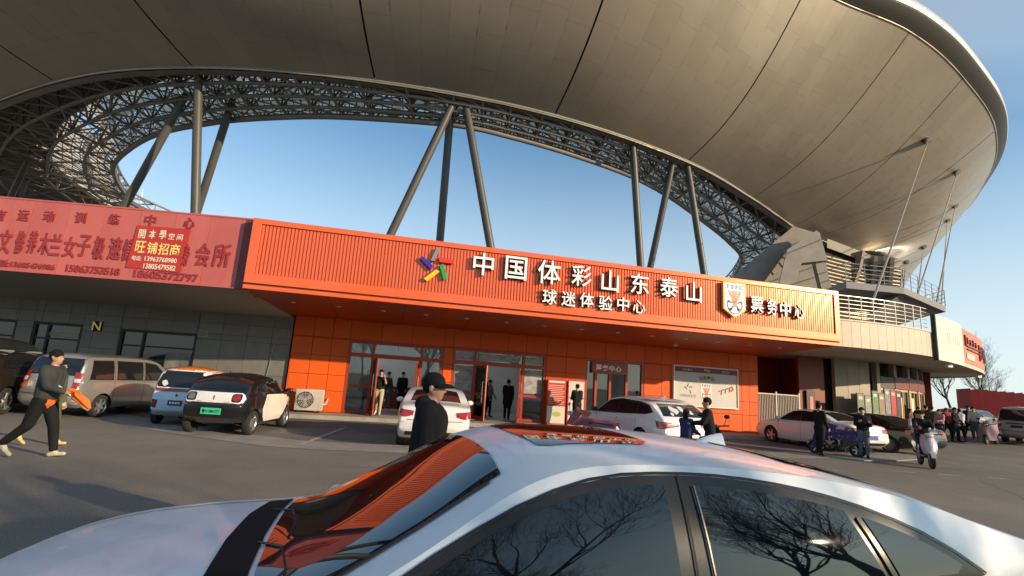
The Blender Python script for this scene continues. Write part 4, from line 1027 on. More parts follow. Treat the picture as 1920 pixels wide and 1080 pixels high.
# ground floor wall
def iwall(l0, l1, z0, z1, d0, d1, m_, nm, par=None, n=2):
    vs = []; fs = []
    for i in range(n + 1):
        l = lerp(l0, l1, i / n)
        for d in (d0, d1):
            p = IP(l, d); g = gz(p.x, p.y) if z0 < 0.5 else 0
            vs += [V3(p, z0 + g), V3(p, z1)]
    for i in range(n):
        o = i * 4; q = o + 4
        fs += [(o, q, q + 1, o + 1), (o + 2, o + 3, q + 3, q + 2), (o + 1, q + 1, q + 3, o + 3), (o, o + 2, q + 2, q)]
    fs += [(0, 1, 3, 2), (n*4, n*4 + 2, n*4 + 3, n*4 + 1)]
    return MB().add(vs, fs).build(nm, m_, par or wing)
l17 = 2.9
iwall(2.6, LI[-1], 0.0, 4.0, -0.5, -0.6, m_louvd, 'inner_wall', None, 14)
for i in range(3): iwall(l17 + i * 0.8 + 0.01, l17 + i * 0.8 + 0.79, 0.05, 3.98, 0.0, -0.2, m_tan, 'stone_panel', None, 1)
# shopfronts: a bay is two piers, a door frame and dark glass
m_goldf = mat('gold_door_frame', (0.62, 0.42, 0.16), 0.3, metal=0.5)
m_warm = mat('warm_reflection_glow', (0.5, 0.4, 0.25), 0.5, emit=(1.0, 0.62, 0.25), estr=0.55)  # painted glow standing in for yellow reflections in the door glass
bays = [(5.8, 7.4), (7.4, 9.0), (9.0, 10.5), (10.5, 12.0), (12.0, 13.6)]
for q, (l0, l1) in enumerate(bays):
    b = bpy.data.objects.new('shop_front', None); col.objects.link(b); b.parent = wing
    iwall(l0, l0 + 0.28, 0.0, 3.98, 0.05, -0.2, m_tan, 'pier', b, 1)
    for a_, c_ in ((l0 + 0.30, l0 + 0.38), (l1 - 0.10, l1 - 0.02), ((l0 + l1) / 2 + 0.1, (l0 + l1) / 2 + 0.16)):
        iwall(a_, c_, 0.02, 2.6, 0.0, -0.1, m_goldf, 'door_frame', b, 1)
    iwall(l0 + 0.30, l1 - 0.02, 2.6, 2.7, 0.01, -0.1, m_goldf, 'door_head', b, 1)
    iwall(l0 + 0.38, l1 - 0.10, 0.05, 2.6, -0.05, -0.07, m_dglass, 'pane', b, 1)
    if q in (1, 2): iwall(l0 + 0.5, l0 + 0.85, 0.6, 2.3, -0.03, -0.045, m_warm, 'lit_pane', b, 1)
    if q > 0: iwall(l0 + 0.02, l1 - 0.02, 2.72, 3.35, 0.08, 0.0, mat('shop_sign_maroon', (0.16, 0.035, 0.03), 0.5), 'shop_sign', b, 1)
    else: iwall(l0 + 0.3, l1 - 0.02, 2.72, 3.3, 0.06, 0.0, mat('shop_sign_dark', (0.06, 0.05, 0.05), 0.5), 'shop_sign', b, 1)
# white arched wall beyond the doors
iwall(14.2, 16.6, 0.0, 2.7, 0.3, 0.1, mat('arch_white', (0.45, 0.45, 0.45), 0.6), 'pale_wall', None, 3)
for l in (13.8, 17.0): iwall(l, l + 0.35, 0.0, 3.98, 0.4, 0.05, m_dred, 'pier', None, 1)
# sign boards along the fascia
wb = thing('white_sign_board', 'blank pale sign board with faint characters on the curved fascia', 'sign board')
lW0 = next(FL[k] for k in range(len(fc)) if fc[k][0] > 18.4); lW1 = next(FL[k] for k in range(len(fc)) if fc[k][0] > 21.6); lW2 = next(FL[k] for k in range(len(fc)) if fc[k][0] > 28.2)
curved(lW0, lW1, 3.88, 5.85, 0.16, 0.0, 6).build('board_face', mat('pale_board', (0.66, 0.60, 0.52), 0.5, var=0.06, scale=1), wb)
curved(lW0 - 0.09, lW0, 3.86, 5.87, 0.17, 0.0, 1).build('board_edge', m_black, wb)
def on_fascia(par, c, l, d, z, w, h, m_, ext=0.02):
    p, nr = FP(l, d)
    o = letter(c, par, p.x, p.y, z, 1, m_, ext, 0.01, fit=(w, h))
    o.rotation_euler = (PI/2, 0, math.atan2(nr.x, -nr.y)); return o
m_faint = mat('faded_pink', (0.60, 0.45, 0.38), 0.6)
on_fascia(wb, '日', lerp(lW0, lW1, 0.36), 0.165, 4.95, 0.36, 0.5, m_faint, 0.002)
for k in range(4):
    l = lerp(lW0, lW1, 0.52 + 0.09 * k); curved(l, l + 0.2, 4.72 + 0.06 * (k % 2), 5.15 - 0.05 * k, 0.163, 0.12, 1).build('faded_mark', m_faint, wb)
cb = thing('coral_sign_board', 'coral red curved sign board with raised dark strokes at the far end of the fascia', 'sign board')
m_coral = mat('coral_board', (0.56, 0.17, 0.10), 0.5, var=0.05)
curved(lW1 + 0.02, lW2, 4.1, 5.75, 0.14, 0.0, 16).build('board_face', m_coral, cb)
curved(lW1 + 0.02, FL[-1], 3.9, 4.1, 0.12, 0.0, 20).build('lower_band', m_ptile, cb)
m_cl = mat('coral_letter_side', (0.20, 0.04, 0.03), 0.5)
def on_curve(l0, l1, z0, z1, nm='raised_stroke'): curved(lerp(lW1, lW2, l0), lerp(lW1, lW2, l1), z0, z1, 0.21, 0.1, 2).build(nm, m_cl, cb)
on_curve(0.06, 0.075, 4.95, 5.45); on_curve(0.075, 0.42, 4.93, 4.99); on_curve(0.09, 0.44, 4.78, 4.81)
for k in range(4): on_curve(0.12 + 0.075 * k, 0.135 + 0.075 * k, 5.05, 5.38 - 0.05 * (k % 2)); on_curve(0.135 + 0.075 * k, 0.165 + 0.075 * k, 5.16, 5.22)
for k in range(7): on_curve(0.45 + 0.065 * k, 0.466 + 0.065 * k, 4.45 + 0.12 * (k % 3), 5.3 - 0.1 * (k % 2)); on_curve(0.44 + 0.065 * k, 0.485 + 0.065 * k, 5.0 + 0.05 * (k % 3), 5.06 + 0.05 * (k % 3))
on_curve(0.9, 0.97, 4.5, 4.56)
curved(lerp(lW1, lW2, 0.08), lerp(lW1, lW2, 0.3), 4.3, 4.62, 0.17, 0.1, 3).build('small_plate', m_faint, cb)
for k, l in enumerate((lW1 * 0.6 + lW0 * 0.4, lerp(lW1, lW2, 0.75))):
    p, nr = FP(l, -0.15)
    fl = thing('floodlight', ('small white floodlight under the pale sign board', 'small white floodlight under the coral sign board')[k], 'floodlight', V3(p, 3.98))
    MB().tube([(0, 0, 0), (0, 0, -0.10)], 0.02, 6).build('stem', m_grey, fl); MB().box((-0.12, -0.09, -0.27), (0.12, 0.06, -0.1), bev=0.02).build('lamp_head', m_dl, fl)
# balustrade on the podium roof
rail = thing('balcony_railing', 'grey steel railing with five rails along the tan parapet', 'railing')
m_rail = mat('railing_steel', (0.42, 0.40, 0.37), 0.4, metal=0.5)
for k in range(12):
    l = 0.35 + k * 0.62
    if l > lT: break
    p, _ = FP(l, -0.14); MB().tube([V3(p, 5.12), V3(p, 6.12)], 0.028, 6).build('post', m_rail, rail)
for j in range(6):
    MB().tube([V3(FP(0.3 + (lT - 0.4) * i / 20, -0.14)[0], 5.28 + j * 0.168) for i in range(21)], 0.014 if j < 5 else 0.026, 6).build('rail', m_rail, rail)
# upper viewing deck
dk_ = thing('viewing_deck', 'grey concrete viewing deck with railing jutting out above the podium', 'deck')
dz0 = 8.0
q = [atz(1648, 578, dz0), atz(1745, 606, dz0), atz(1790, 590, dz0), atz(1788, 580, dz0 + 0.05), atz(1690, 566, dz0)]
q = [Vector((17.3, 25.6, 0)), Vector((20.6, 26.0, 0)), Vector((26.4, 30.2, 0)), Vector((26.8, 32.2, 0)), Vector((18.0, 31.5, 0))]
MB().prism([(p.x, p.y) for p in q], dz0 - 0.35, dz0, ax='z').build('deck_slab', mat('deck_grey', (0.20, 0.20, 0.205), 0.7, var=0.08), dk_)
MB().add([(20.6, 26.3, dz0 - 0.36), (26.2, 30.4, dz0 - 0.36), (23.8, 30.8, dz0 - 1.3), (19.4, 27.2, dz0 - 1.5), (20.2, 27.0, dz0 - 0.36), (25.0, 31.0, dz0 - 0.36)], [(0, 1, 2, 3), (4, 3, 2, 5), (0, 3, 4), (1, 5, 2), (0, 4, 5, 1)]).build('deck_haunch', mat('deck_grey', (0.20, 0.20, 0.205), 0.7), dk_)
rp = [q[0], q[1], q[2], q[3]]
for a, b in zip(rp, rp[1:]):
    n_ = max(2, int((b - a).length / 1.1))
    for i in range(n_ + 1):
        p = a.lerp(b, i / n_); MB().tube([V3(p, dz0), V3(p, dz0 + 1.0)], 0.022, 5).build('post', m_rail, dk_)
for z in (0.25, 0.5, 0.75, 1.0): MB().tube([V3(p, dz0 + z) for p in rp], 0.016, 5).build('rail', m_rail, dk_)
# recess with gate between hall and podium
rec = HF.root('shaded_recess', 'recessed passage, orange walls coloured dark as in shade, between the orange hall and the podium', 'passage')
MB().box((WR + 0.03, 3.0, 0.0), (17.0, 3.15, 4.2)).build('back_wall', m_dred, rec); MB().box((16.3, 0.6, 0.0), (16.5, 3.0, 4.2)).build('side_wall', m_dred, rec); MB().box((WR + 0.03, -0.4, 3.98), (17.0, 3.2, 4.1)).build('soffit', m_psoff, rec); MB().box((15.0, 0.5, 0.0), (16.5, 0.62, 4.0)).build('front_wall', m_dred, rec)
gt = HF.root('bar_gate', 'pale vertical bar gate closing the passage beside the orange wall', 'gate')
m_gate = mat('gate_bar_white', (0.55, 0.50, 0.46), 0.45)
g0, g1 = WR + 0.12, 14.9
for k in range(28):
    x = lerp(g0 + 0.08, g1 - 0.08, k / 27); MB().tube([(x, 0.45, 0.2), (x, 0.45, 2.0)], 0.020, 6).build('bar', m_gate, gt)
for x in (g0, (g0 + g1) / 2, g1): MB().box((x - 0.035, 0.41, 0.05), (x + 0.035, 0.49, 2.12)).build('gate_post', m_gate, gt)
for z in (0.2, 2.0): MB().box((g0, 0.42, z - 0.025), (g1, 0.48, z + 0.025)).build('gate_rail', m_gate, gt)
vm = HF.root('lit_panel', 'narrow dark panel with glowing red screen in the passage', 'display'); 
MB().box((15.3, 0.38, 0.8), (15.8, 0.48, 2.3), bev=0.01).build('panel_case', m_black, vm); MB().box((15.5, 0.37, 1.35), (15.66, 0.378, 2.0)).build('screen', mat('red_screen', (0.5, 0.06, 0.03), 0.4, emit=(1.0, 0.15, 0.06), estr=0.8), vm)

# display racks and poster stands before the first shopfront
random.seed(21)
m_stand = mat('stand_frame', (0.03, 0.03, 0.03), 0.5)
pc_cols = [((0.16, 0.24, 0.10), 'green'), ((0.32, 0.34, 0.30), 'pale grey'), ((0.13, 0.30, 0.12), 'bright green'), ((0.40, 0.25, 0.10), 'orange'), ((0.30, 0.33, 0.40), 'pale blue'), ((0.38, 0.16, 0.12), 'red'), ((0.10, 0.06, 0.05), 'dark brown')]
for k, (c, nm) in enumerate(pc_cols):
    l = 3.3 + k * 0.42
    p = IP(l, 1.0); p2 = IP(l + 0.1, 1.0); a = math.atan2(p2.y - p.y, p2.x - p.x)
    s_ = thing('poster_stand', '%s poster stand, number %d from the left in the row behind the black sedan' % (nm, k + 1) if False else '%s poster stand in the row behind the black sedan' % nm, 'poster stand', V3(p, gz(p.x, p.y)), a, 'poster stands before the shop')
    h = (2.3, 2.2, 2.45, 2.35, 2.6, 2.55, 2.5)[k]
    MB().box((-0.22, 0, 0), (0.22, 0.05, h), bev=0.008).build('stand_frame', m_stand, s_)
    MB().box((-0.19, -0.008, h - 1.25), (0.19, -0.001, h - 0.04)).build('poster_sheet', mat('poster_' + nm.replace(' ', '_'), tuple(0.6 * v for v in c), 0.4, var=0.5, scale=6), s_)
    MB().box((-0.14, -0.012, h - 0.3), (0.1, -0.009, h - 0.16)).build('printed_block', mat('print_pale', (0.5, 0.48, 0.42), 0.5, var=0.4, scale=12), s_)
    MB().box((-0.25, -0.15, 0), (0.25, 0.2, 0.03)).build('stand_base', m_stand, s_)
# red pleated hoarding and flags at the far right
hd = thing('red_hoarding', 'long red pleated hoarding across the far right end of the forecourt', 'hoarding')
m_hred = mat('hoarding_red', (0.36, 0.05, 0.035), 0.55, var=0.1, scale=1)
h0, h1 = Vector((38.0, 43.0, 0)), Vector((64, 50, 0))
for k in range(26):
    a = h0.lerp(h1, k / 26); b = h0.lerp(h1, (k + 0.94) / 26); m0 = a.lerp(b, 0.5) + Vector((0.25, -0.5, 0)); z0, z1 = gz(a.x, a.y), gz(a.x, a.y) + 3.1
    MB().add([V3(a.xy, z0), V3(m0.xy, z0), V3(b.xy, z0), V3(a.xy, z1), V3(m0.xy, z1 + 0.12), V3(b.xy, z1), V3(b.xy + Vector((0, 0.2)), z0), V3(a.xy + Vector((0, 0.2)), z0), V3(b.xy + Vector((0, 0.2)), z1), V3(a.xy + Vector((0, 0.2)), z1)],
             [(0, 1, 4, 3), (1, 2, 5, 4), (2, 6, 8, 5), (7, 0, 3, 9), (6, 7, 9, 8), (3, 4, 5), (3, 5, 8, 9)]).build('hoarding_panel', m_hred, hd)
# ------------------------------------------------------------------ vehicles
def paint(name, c, metal=0.25, rough=0.3): return mat('paint_' + name, c, rough, metal=metal, coat=1.0, var=0.03, scale=2.0, dirt=tuple(0.55 * v + 0.04 for v in c), dscale=2.2, damt=0.18)
m_cg = mat('car_glass', (0.010, 0.011, 0.013), 0.03, spec=0.75, coat=0.2)
m_ctrim = mat('car_black_trim', (0.013, 0.013, 0.014), 0.38)
m_tyre = mat('tyre_rubber', (0.022, 0.021, 0.020), 0.85, bump=0.2, bscale=60)
m_rim = mat('alloy_rim', (0.52, 0.52, 0.52), 0.3, metal=0.85)
m_rimd = mat('dark_rim', (0.06, 0.06, 0.06), 0.4, metal=0.5)
m_tail = mat('tail_lamp_red', (0.32, 0.012, 0.012), 0.15, coat=1.0)
m_tailp = mat('tail_lamp_clear', (0.55, 0.50, 0.48), 0.15, coat=1.0)
m_seam = mat('panel_seam', (0.02, 0.02, 0.02), 0.7)
class Body:
    def __init__(s, L, W, H, top, belt, sill, tumble=0.36, crown=0.07, tf=0.16, tr=0.10, tl=0.9):
        s.L, s.W, s.H, s.top, s.belt, s.sill, s.tumble, s.crown, s.tf, s.tr, s.tl = L, W, H, top, belt, sill, tumble, crown, tf, tr, tl
    def w(s, x):
        h = s.L / 2
        a = max(0.0, (x - (h - s.tl)) / s.tl); b = max(0.0, (-x - (h - s.tl)) / s.tl)
        return s.W / 2 * (1 - s.tf * a ** 2.3 - s.tr * b ** 2.6)
    def sec(s, x):
        w = s.w(x); zb = interp(s.sill, x); zt = smooth(s.top, x); zs = min(smooth(s.belt, x), zt - 0.02)
        h = zt - zs; cr = min(s.crown, 0.45 * h); yb = 0.965 * w
        yr = max(0.3 * w, yb - (h - cr) * s.tumble)
        d = zs - zb
        P = [(0, zb), (0.75 * w, zb), (0.93 * w, zb + 0.02), (0.975 * w, zb + 0.07), (0.993 * w, zb + 0.25 * d), (w, zb + 0.48 * d), (0.998 * w, zb + 0.68 * d), (0.99 * w, zb + 0.84 * d), (0.985 * w, zs - 0.02), (yb, zs + 0.003)]
        z1 = zt - cr
        for q in (0.2, 0.45, 0.7, 0.88): P.append((lerp(yb, yr, q) + 0.02 * math.sin(PI * q), lerp(zs, z1, q)))
        P.append((yr, z1))
        for q in (0.965, 0.9, 0.78, 0.6, 0.4, 0.2, 0.0): P.append((yr * q, zt - cr * q ** 2.6))
        return P
    def mesh(s, n, m_p, pfn=None, wheels=None, arch_r=0.4):
        h = s.L / 2
        # stations follow the length of the roof profile so that steep ends are cut finely
        k = 600; acc = [0.0]
        for i in range(k):
            x0, x1 = -h + s.L * i / k, -h + s.L * (i + 1) / k
            acc.append(acc[-1] + math.hypot(x1 - x0, 1.2 * (smooth(s.top, x1) - smooth(s.top, x0))) + 0.25 * (s.L / k) * (1.5 if abs(x0) > h - 0.5 else 0))
        xs_ = []; j = 0
        for i in range(n + 1):
            t = acc[-1] * i / n
            while j < k - 1 and acc[j + 1] < t: j += 1
            xs_.append(-h + s.L * (j + (t - acc[j]) / max(1e-9, acc[j + 1] - acc[j])) / k)
        V = []; F = []
        for x in xs_:
            P = s.sec(x)
            ring = [(x, y, z) for y, z in P] + [(x, -y, z) for y, z in P[-2:0:-1]]
            m = len(ring); V += ring
        for i in range(n):
            for q in range(m): F.append((i*m + q, i*m + (q+1) % m, (i+1)*m + (q+1) % m, (i+1)*m + q))
        for base, x in ((0, xs_[0]), (n * m, xs_[-1])):
            c = Vector((0, 0, 0))
            for q in range(m): c += Vector(V[base + q])
            c /= m
            o = 0.03 if base else -0.03
            inner = []
            for q in range(m):
                p = Vector(V[base + q]); r = c.lerp(p, 0.86); inner.append((r.x + o, r.y, r.z))
            b2 = len(V); V += inner; V.append((c.x + o * 1.15, c.y, c.z)); ci = len(V) - 1
            for q in range(m):
                F.append((base + q, base + (q+1) % m, b2 + (q+1) % m, b2 + q)); F.append((b2 + q, b2 + (q+1) % m, ci))
        me = bpy.data.meshes.new('body'); me.from_pydata(V, [], F)
        bm = bmesh.new(); bm.from_mesh(me); bmesh.ops.recalc_face_normals(bm, faces=bm.faces); bm.to_mesh(me)
        s.bvh = BVHTree.FromBMesh(bm); bm.free()
        for mm in m_p: me.materials.append(mm)
        if pfn: me.polygons.foreach_set('material_index', [pfn(p.center) for p in me.polygons])
        if wheels:
            o = bpy.data.objects.new('body_source', me); col.objects.link(o)
            cu = MB()
            for (wx, wy) in wheels:
                for sd_ in (-1, 1):
                    cu.lathe([(0.0001, 0.0), (arch_r, 0.0), (arch_r, 0.42), (0.0001, 0.42)] , 28, Matrix.Translation((wx, sd_ * (wy - 0.22) if sd_ > 0 else -(wy + 0.2), arch_r * 0.86)), ax='y')
            cm = cu.mesh('cutter')
            for _ in range(len(m_p)): cm.materials.append(m_ctrim)
            cm.polygons.foreach_set('material_index', [len(m_p)] * len(cm.polygons)); cm.materials.append(m_ctrim); me.materials.append(m_ctrim)
            co = bpy.data.objects.new('cutter', cm); col.objects.link(co)
            md = o.modifiers.new('b', 'BOOLEAN'); md.operation = 'DIFFERENCE'; md.object = co; md.solver = 'EXACT'
            dg = bpy.context.evaluated_depsgraph_get(); me2 = bpy.data.meshes.new_from_object(o.evaluated_get(dg))
            bpy.data.objects.remove(o); bpy.data.objects.remove(co)
            me = me2
        shade(me, 38)
        return me
    def on_top(s, x, y):
        P = s.dims(x)
        if P is None or abs(y) > P[3]: return None
        return P[1] - P[2] * (abs(y) / P[3]) ** 2.6
    def dims(s, x):
        if abs(x) >= s.L / 2 - 0.02: return None
        w = s.w(x); zt = smooth(s.top, x); zs = min(smooth(s.belt, x), zt - 0.02); h = zt - zs; cr = min(s.crown, 0.45 * h); yb = 0.965 * w
        return zs, zt, cr, max(0.3 * w, yb - (h - cr) * s.tumble), yb
    def on_side(s, x, z):
        P = s.dims(x)
        if P is None: return None
        zs, zt, cr, yr, yb = P
        q = (z - zs) / (zt - cr - zs)
        if q < 0 or q > 1.0: return None
        return lerp(yb, yr, q) + 0.02 * math.sin(PI * q)
    def exact(s, a, b, ax, sgn):
        """point and normal on the smooth surface the body was cut from"""
        f = s.on_top if ax == 'z' else s.on_side
        e = 0.012
        v = [f(a, b), f(a + e, b), f(a - e, b), f(a, b + e), f(a, b - e)]
        if None in v: return None
        da, db = (v[1] - v[2]) / (2 * e), (v[3] - v[4]) / (2 * e)
        if ax == 'z': return Vector((a, b, v[0])), Vector((-da, -db, 1)).normalized()
        return Vector((a, sgn * v[0], b)), Vector((-da, sgn, -db)).normalized()
    def decal(s, par, name, poly, ax, m, off=0.005, sgn=1, ml=0.12, smoothsh=True, thick=0.0):
        bm = bmesh.new()
        vs = [bm.verts.new((a, b, 0)) for a, b in poly]
        bm.faces.new(vs); bmesh.ops.triangulate(bm, faces=bm.faces)
        for _ in range(5):
            es = [e for e in bm.edges if e.calc_length() > ml]
            if not es: break
            bmesh.ops.subdivide_edges(bm, edges=es, cuts=1); bmesh.ops.triangulate(bm, faces=bm.faces)
        nrs = []; bm.verts.index_update()
        for v in bm.verts:
            a, b = v.co.x, v.co.y
            ex_ = s.exact(a, b, ax, sgn) if ax != 'x' else None
            if ex_:
                v.co = ex_[0] + ex_[1] * off; nrs.append(ex_[1]); continue
            if ax == 'y': o, d = Vector((a, 4 * sgn, b)), Vector((0, -sgn, 0))
            elif ax == 'x': o, d = Vector((5 * sgn, a, b)), Vector((-sgn, 0, 0))
            else: o, d = Vector((a, b, 4)), Vector((0, 0, -1))
            h = s.bvh.ray_cast(o, d)
            if h[0] is None:
                q = o + d * (4 if ax != 'x' else 5 - s.L / 2 * 0.97); h = s.bvh.find_nearest(q)
            nrm = h[1] if h[1].dot(d) < 0 else -h[1]
            v.co = h[0] + nrm * off
        want = Vector((0, sgn, 0)) if ax == 'y' else Vector((sgn, 0, 0)) if ax == 'x' else Vector((0, 0, 1))
        for f in bm.faces:
            f.normal_update()
            if f.normal.dot(want) < 0: f.normal_flip()
        me = bpy.data.meshes.new(name); bm.to_mesh(me); bm.free(); me.materials.append(m)
        o = link(name, me, par, 180 if smoothsh else None)
        if len(nrs) == len(me.vertices): me.normals_split_custom_set_from_vertices(nrs)
        return o
    def strip(s, par, name, pts, ax, w, m, off=0.003, sgn=1):
        """a thin line laid on the body: points in the decal plane"""
        poly = []; back = []
        for i, p in enumerate(pts):
            a = Vector(pts[max(0, i-1)]); b = Vector(pts[min(len(pts)-1, i+1)]); t = (b - a).normalized(); nn = Vector((-t.y, t.x)) * w / 2
            poly.append((p[0] + nn.x, p[1] + nn.y)); back.append((p[0] - nn.x, p[1] - nn.y))
        return s.decal(par, name, poly + back[::-1], ax, m, off, sgn, 0.1)
def wheel_mesh(r, width, spokes, m_r, cover=False):
    ty = MB().lathe([(r*0.66, -width*0.42), (r*0.70, -width*0.5), (r*0.94, -width*0.5), (r, -width*0.34), (r, width*0.34), (r*0.94, width*0.5), (r*0.70, width*0.5), (r*0.66, width*0.42)], 30, ax='y', cap=False).mesh('tyre'); ty.materials.append(m_tyre); shade(ty, 40)
    rm = MB().use(m_r); y = width * 0.40
    rm.lathe([(r*0.68, -width*0.42), (r*0.70, y), (r*0.66, y + 0.006), (r*0.61, y - 0.01), (r*0.60, 0.0)], 30, ax='y', cap=False)
    rm.lathe([(0.0001, y - 0.005), (r*0.13, y - 0.005), (r*0.15, y - 0.03)], 14, ax='y', cap=False)
    for k in range(spokes):
        a = 2 * PI * k / spokes; wd = 0.07 * r * (10 / spokes) ** 0.7
        M = Matrix.Rotation(a, 4, 'Y')
        rm.add([(r*0.08, y - 0.035, -wd*1.3), (r*0.63, y - 0.03, -wd), (r*0.63, y - 0.03, wd), (r*0.08, y - 0.035, wd*1.3), (r*0.08, y - 0.008, -wd), (r*0.63, y - 0.004, -wd*0.8), (r*0.63, y - 0.004, wd*0.8), (r*0.08, y - 0.008, wd)], [(0, 1, 2, 3), (7, 6, 5, 4), (0, 4, 5, 1), (1, 5, 6, 2), (2, 6, 7, 3), (3, 7, 4, 0)], M)
    rm.use(m_rimd); rm.lathe([(0.0001, y - 0.06), (r*0.6, y - 0.06)], 24, ax='y', cap=False)
    me = rm.mesh('rim'); shade(me, 40)
    return ty, me
def wheels(root, xf, xr, y, r, width=0.2, spokes=10, m_r=None):
    ty, rm = wheel_mesh(r, width, spokes, m_r or m_rim)
    for x in (xr, xf):
        for sd_ in (-1, 1):
            w = bpy.data.objects.new('wheel', None); col.objects.link(w); w.parent = root; w.location = (x, sd_ * y, r); w.rotation_euler = (0, random.uniform(0, 6), 0 if sd_ > 0 else PI)
            link('tyre', ty, w); link('rim', rm, w)
def azrot(az): return PI / 2 - R(az)
def place(name, label, x, y, az, group=None): return thing(name, label, 'car' if 'van' not in name else 'van', (x, y, gz(x, y)), azrot(az), group)
def plate(root, text, x, z, m_bg, m_tx, w=0.44, h=0.14, rear=True):
    o = bpy.data.objects.new('licence_plate', None); col.objects.link(o); o.parent = root; o.location = (x, 0, z); o.rotation_euler = (0, 0, -PI / 2 if rear else PI / 2)
    MB().box((-w/2, -0.012, -h/2), (w/2, 0.004, h/2), bev=0.003).build('plate_panel', m_bg, o)
    if text: letter(text, o, 0, -0.014, 0, 1, m_tx, 0.001, 0.02, fit=(w * 0.86, h * 0.58), name='plate_number')
    return o
m_pblue = mat('plate_blue', (0.02, 0.07, 0.30), 0.4); m_pgreen = mat('plate_green', (0.05, 0.50, 0.28), 0.4); m_pwhite = mat('plate_white', (0.75, 0.75, 0.75), 0.4)
def mirror(root, B, x, z, y, m_p):
    for sd_ in (-1, 1):
        MB().tube([(x, sd_ * y, z), (x - 0.02, sd_ * (y + 0.1), z + 0.02)], 0.03, 6).ell((x - 0.03, sd_ * (y + 0.17), z + 0.04), (0.07, 0.115, 0.075), 12, 8).build('wing_mirror', m_p, root, smooth=60)
def shrink(poly, d):
    """inset a polygon (drawn in either sense) by d"""
    n = len(poly); ar = sum(poly[i][0] * poly[(i+1) % n][1] - poly[(i+1) % n][0] * poly[i][1] for i in range(n)); sg = 1 if ar > 0 else -1
    out_ = []
    for i in range(n):
        p0, p1, p2 = Vector(poly[i-1]), Vector(poly[i]), Vector(poly[(i+1) % n])
        n1 = (p1 - p0).normalized(); n2 = (p2 - p1).normalized(); a = Vector((-n1.y, n1.x)) * sg; b = Vector((-n2.y, n2.x)) * sg
        m_ = (a + b); q = m_.length_squared
        out_.append(tuple(p1 + m_ * (d * 2 / max(q, 0.5))))
    return out_
def side_glass(root, B, dlo, panes, gap=0.0):
    for sg in (-1, 1):
        fr_ = B.decal(root, 'window_surround', dlo, 'y', m_ctrim, 0.004, sg)
        for p in panes: B.decal(root, 'side_window', p, 'y', m_cg, 0.008, sg)
def sedan(name, label, x, y, az, pm, rim=None, spokes=10, group=None, n=56, text=None, L=4.65, tailm=None):
    k = L / 4.65
    B = Body(L, 1.80, 1.46, [(a * k, b) for a, b in [(-2.325, 0.70), (-2.30, 0.90), (-2.24, 1.02), (-2.0, 1.075), (-1.62, 1.12), (-1.2, 1.29), (-0.8, 1.40), (-0.3, 1.455), (0.1, 1.455), (0.38, 1.40), (0.75, 1.20), (1.08, 1.01), (1.5, 0.95), (1.95, 0.86), (2.2, 0.75), (2.325, 0.58)]],
             [(a * k, b) for a, b in [(-2.325, 0.66), (-2.2, 0.90), (-1.8, 0.97), (-1.0, 0.965), (0, 0.93), (1.0, 0.89), (1.6, 0.84), (2.1, 0.70), (2.325, 0.52)]], [(-2.325 * k, 0.42), (-2.1 * k, 0.27), (-1.7, 0.19), (1.8, 0.18), (2.1 * k, 0.22), (2.325 * k, 0.34)])
    root = place(name, label, x, y, az, group)
    link('body', B.mesh(n, [pm], None, [(-1.36 * k, 0.78), (1.38 * k, 0.78)], 0.37), root)
    dlo = [(1.0 * k, 0.95), (0.62 * k, 1.20), (0.30 * k, 1.345), (-0.2 * k, 1.385), (-0.75 * k, 1.345), (-1.15 * k, 1.22), (-1.42 * k, 1.06), (-1.3 * k, 1.01), (0, 0.975)]
    side_glass(root, B, dlo, [[(0.90 * k, 0.985), (0.60 * k, 1.175), (0.29 * k, 1.31), (-0.06 * k, 1.345), (-0.06 * k, 1.0)], [(-0.16 * k, 1.005), (-0.16 * k, 1.348), (-0.73 * k, 1.312), (-0.93 * k, 1.25), (-0.9 * k, 1.02)], [(-0.98 * k, 1.03), (-1.0 * k, 1.225), (-1.13 * k, 1.185), (-1.32 * k, 1.06)]])
    B.decal(root, 'windscreen', [(1.04 * k, -0.70), (1.06 * k, 0), (1.04 * k, 0.70), (0.40 * k, 0.555), (0.38 * k, 0), (0.40 * k, -0.555)], 'z', m_cg, 0.006)
    B.decal(root, 'rear_window', [(-0.86 * k, -0.53), (-0.84 * k, 0), (-0.86 * k, 0.53), (-1.56 * k, 0.63), (-1.6 * k, 0), (-1.56 * k, -0.63)], 'z', m_cg, 0.006)
    for sg in (-1, 1):
        B.decal(root, 'tail_lamp', [(sg * 0.86, 0.94), (sg * 0.50, 0.90), (sg * 0.52, 0.80), (sg * 0.70, 0.755), (sg * 0.87, 0.78)], 'x', tailm or m_tail, 0.012, -1, 0.06)
        B.decal(root, 'head_lamp', [(sg * 0.82, 0.74), (sg * 0.5, 0.69), (sg * 0.55, 0.60), (sg * 0.8, 0.64)], 'x', m_tailp, 0.01, 1, 0.06)
        for xx, z0, z1 in ((0.98 * k, 0.32, 0.93), (-0.11 * k, 0.30, 0.96), (-1.02 * k, 0.55, 0.99)): B.strip(root, 'door_seam', [(xx, z0), (xx - 0.02, z1)], 'y', 0.012, m_seam, 0.003, sg)
        for xx in (0.15 * k, -0.82 * k): B.strip(root, 'door_handle', [(xx, 0.86), (xx - 0.2, 0.865)], 'y', 0.03, pm, 0.025, sg)
    B.decal(root, 'rear_bumper_trim', [(-0.7, 0.34), (0.7, 0.34), (0.66, 0.44), (-0.66, 0.44)], 'x', m_ctrim, 0.008, -1, 0.1)
    B.strip(root, 'boot_seam', [(-0.66, 0.70), (0, 0.68), (0.66, 0.70)], 'x', 0.012, m_seam, 0.004, -1)
    plate(root, text, -L / 2 - 0.05, 0.62, m_pblue, m_white)
    mirror(root, B, 0.86 * k, 0.98, 0.86, pm)
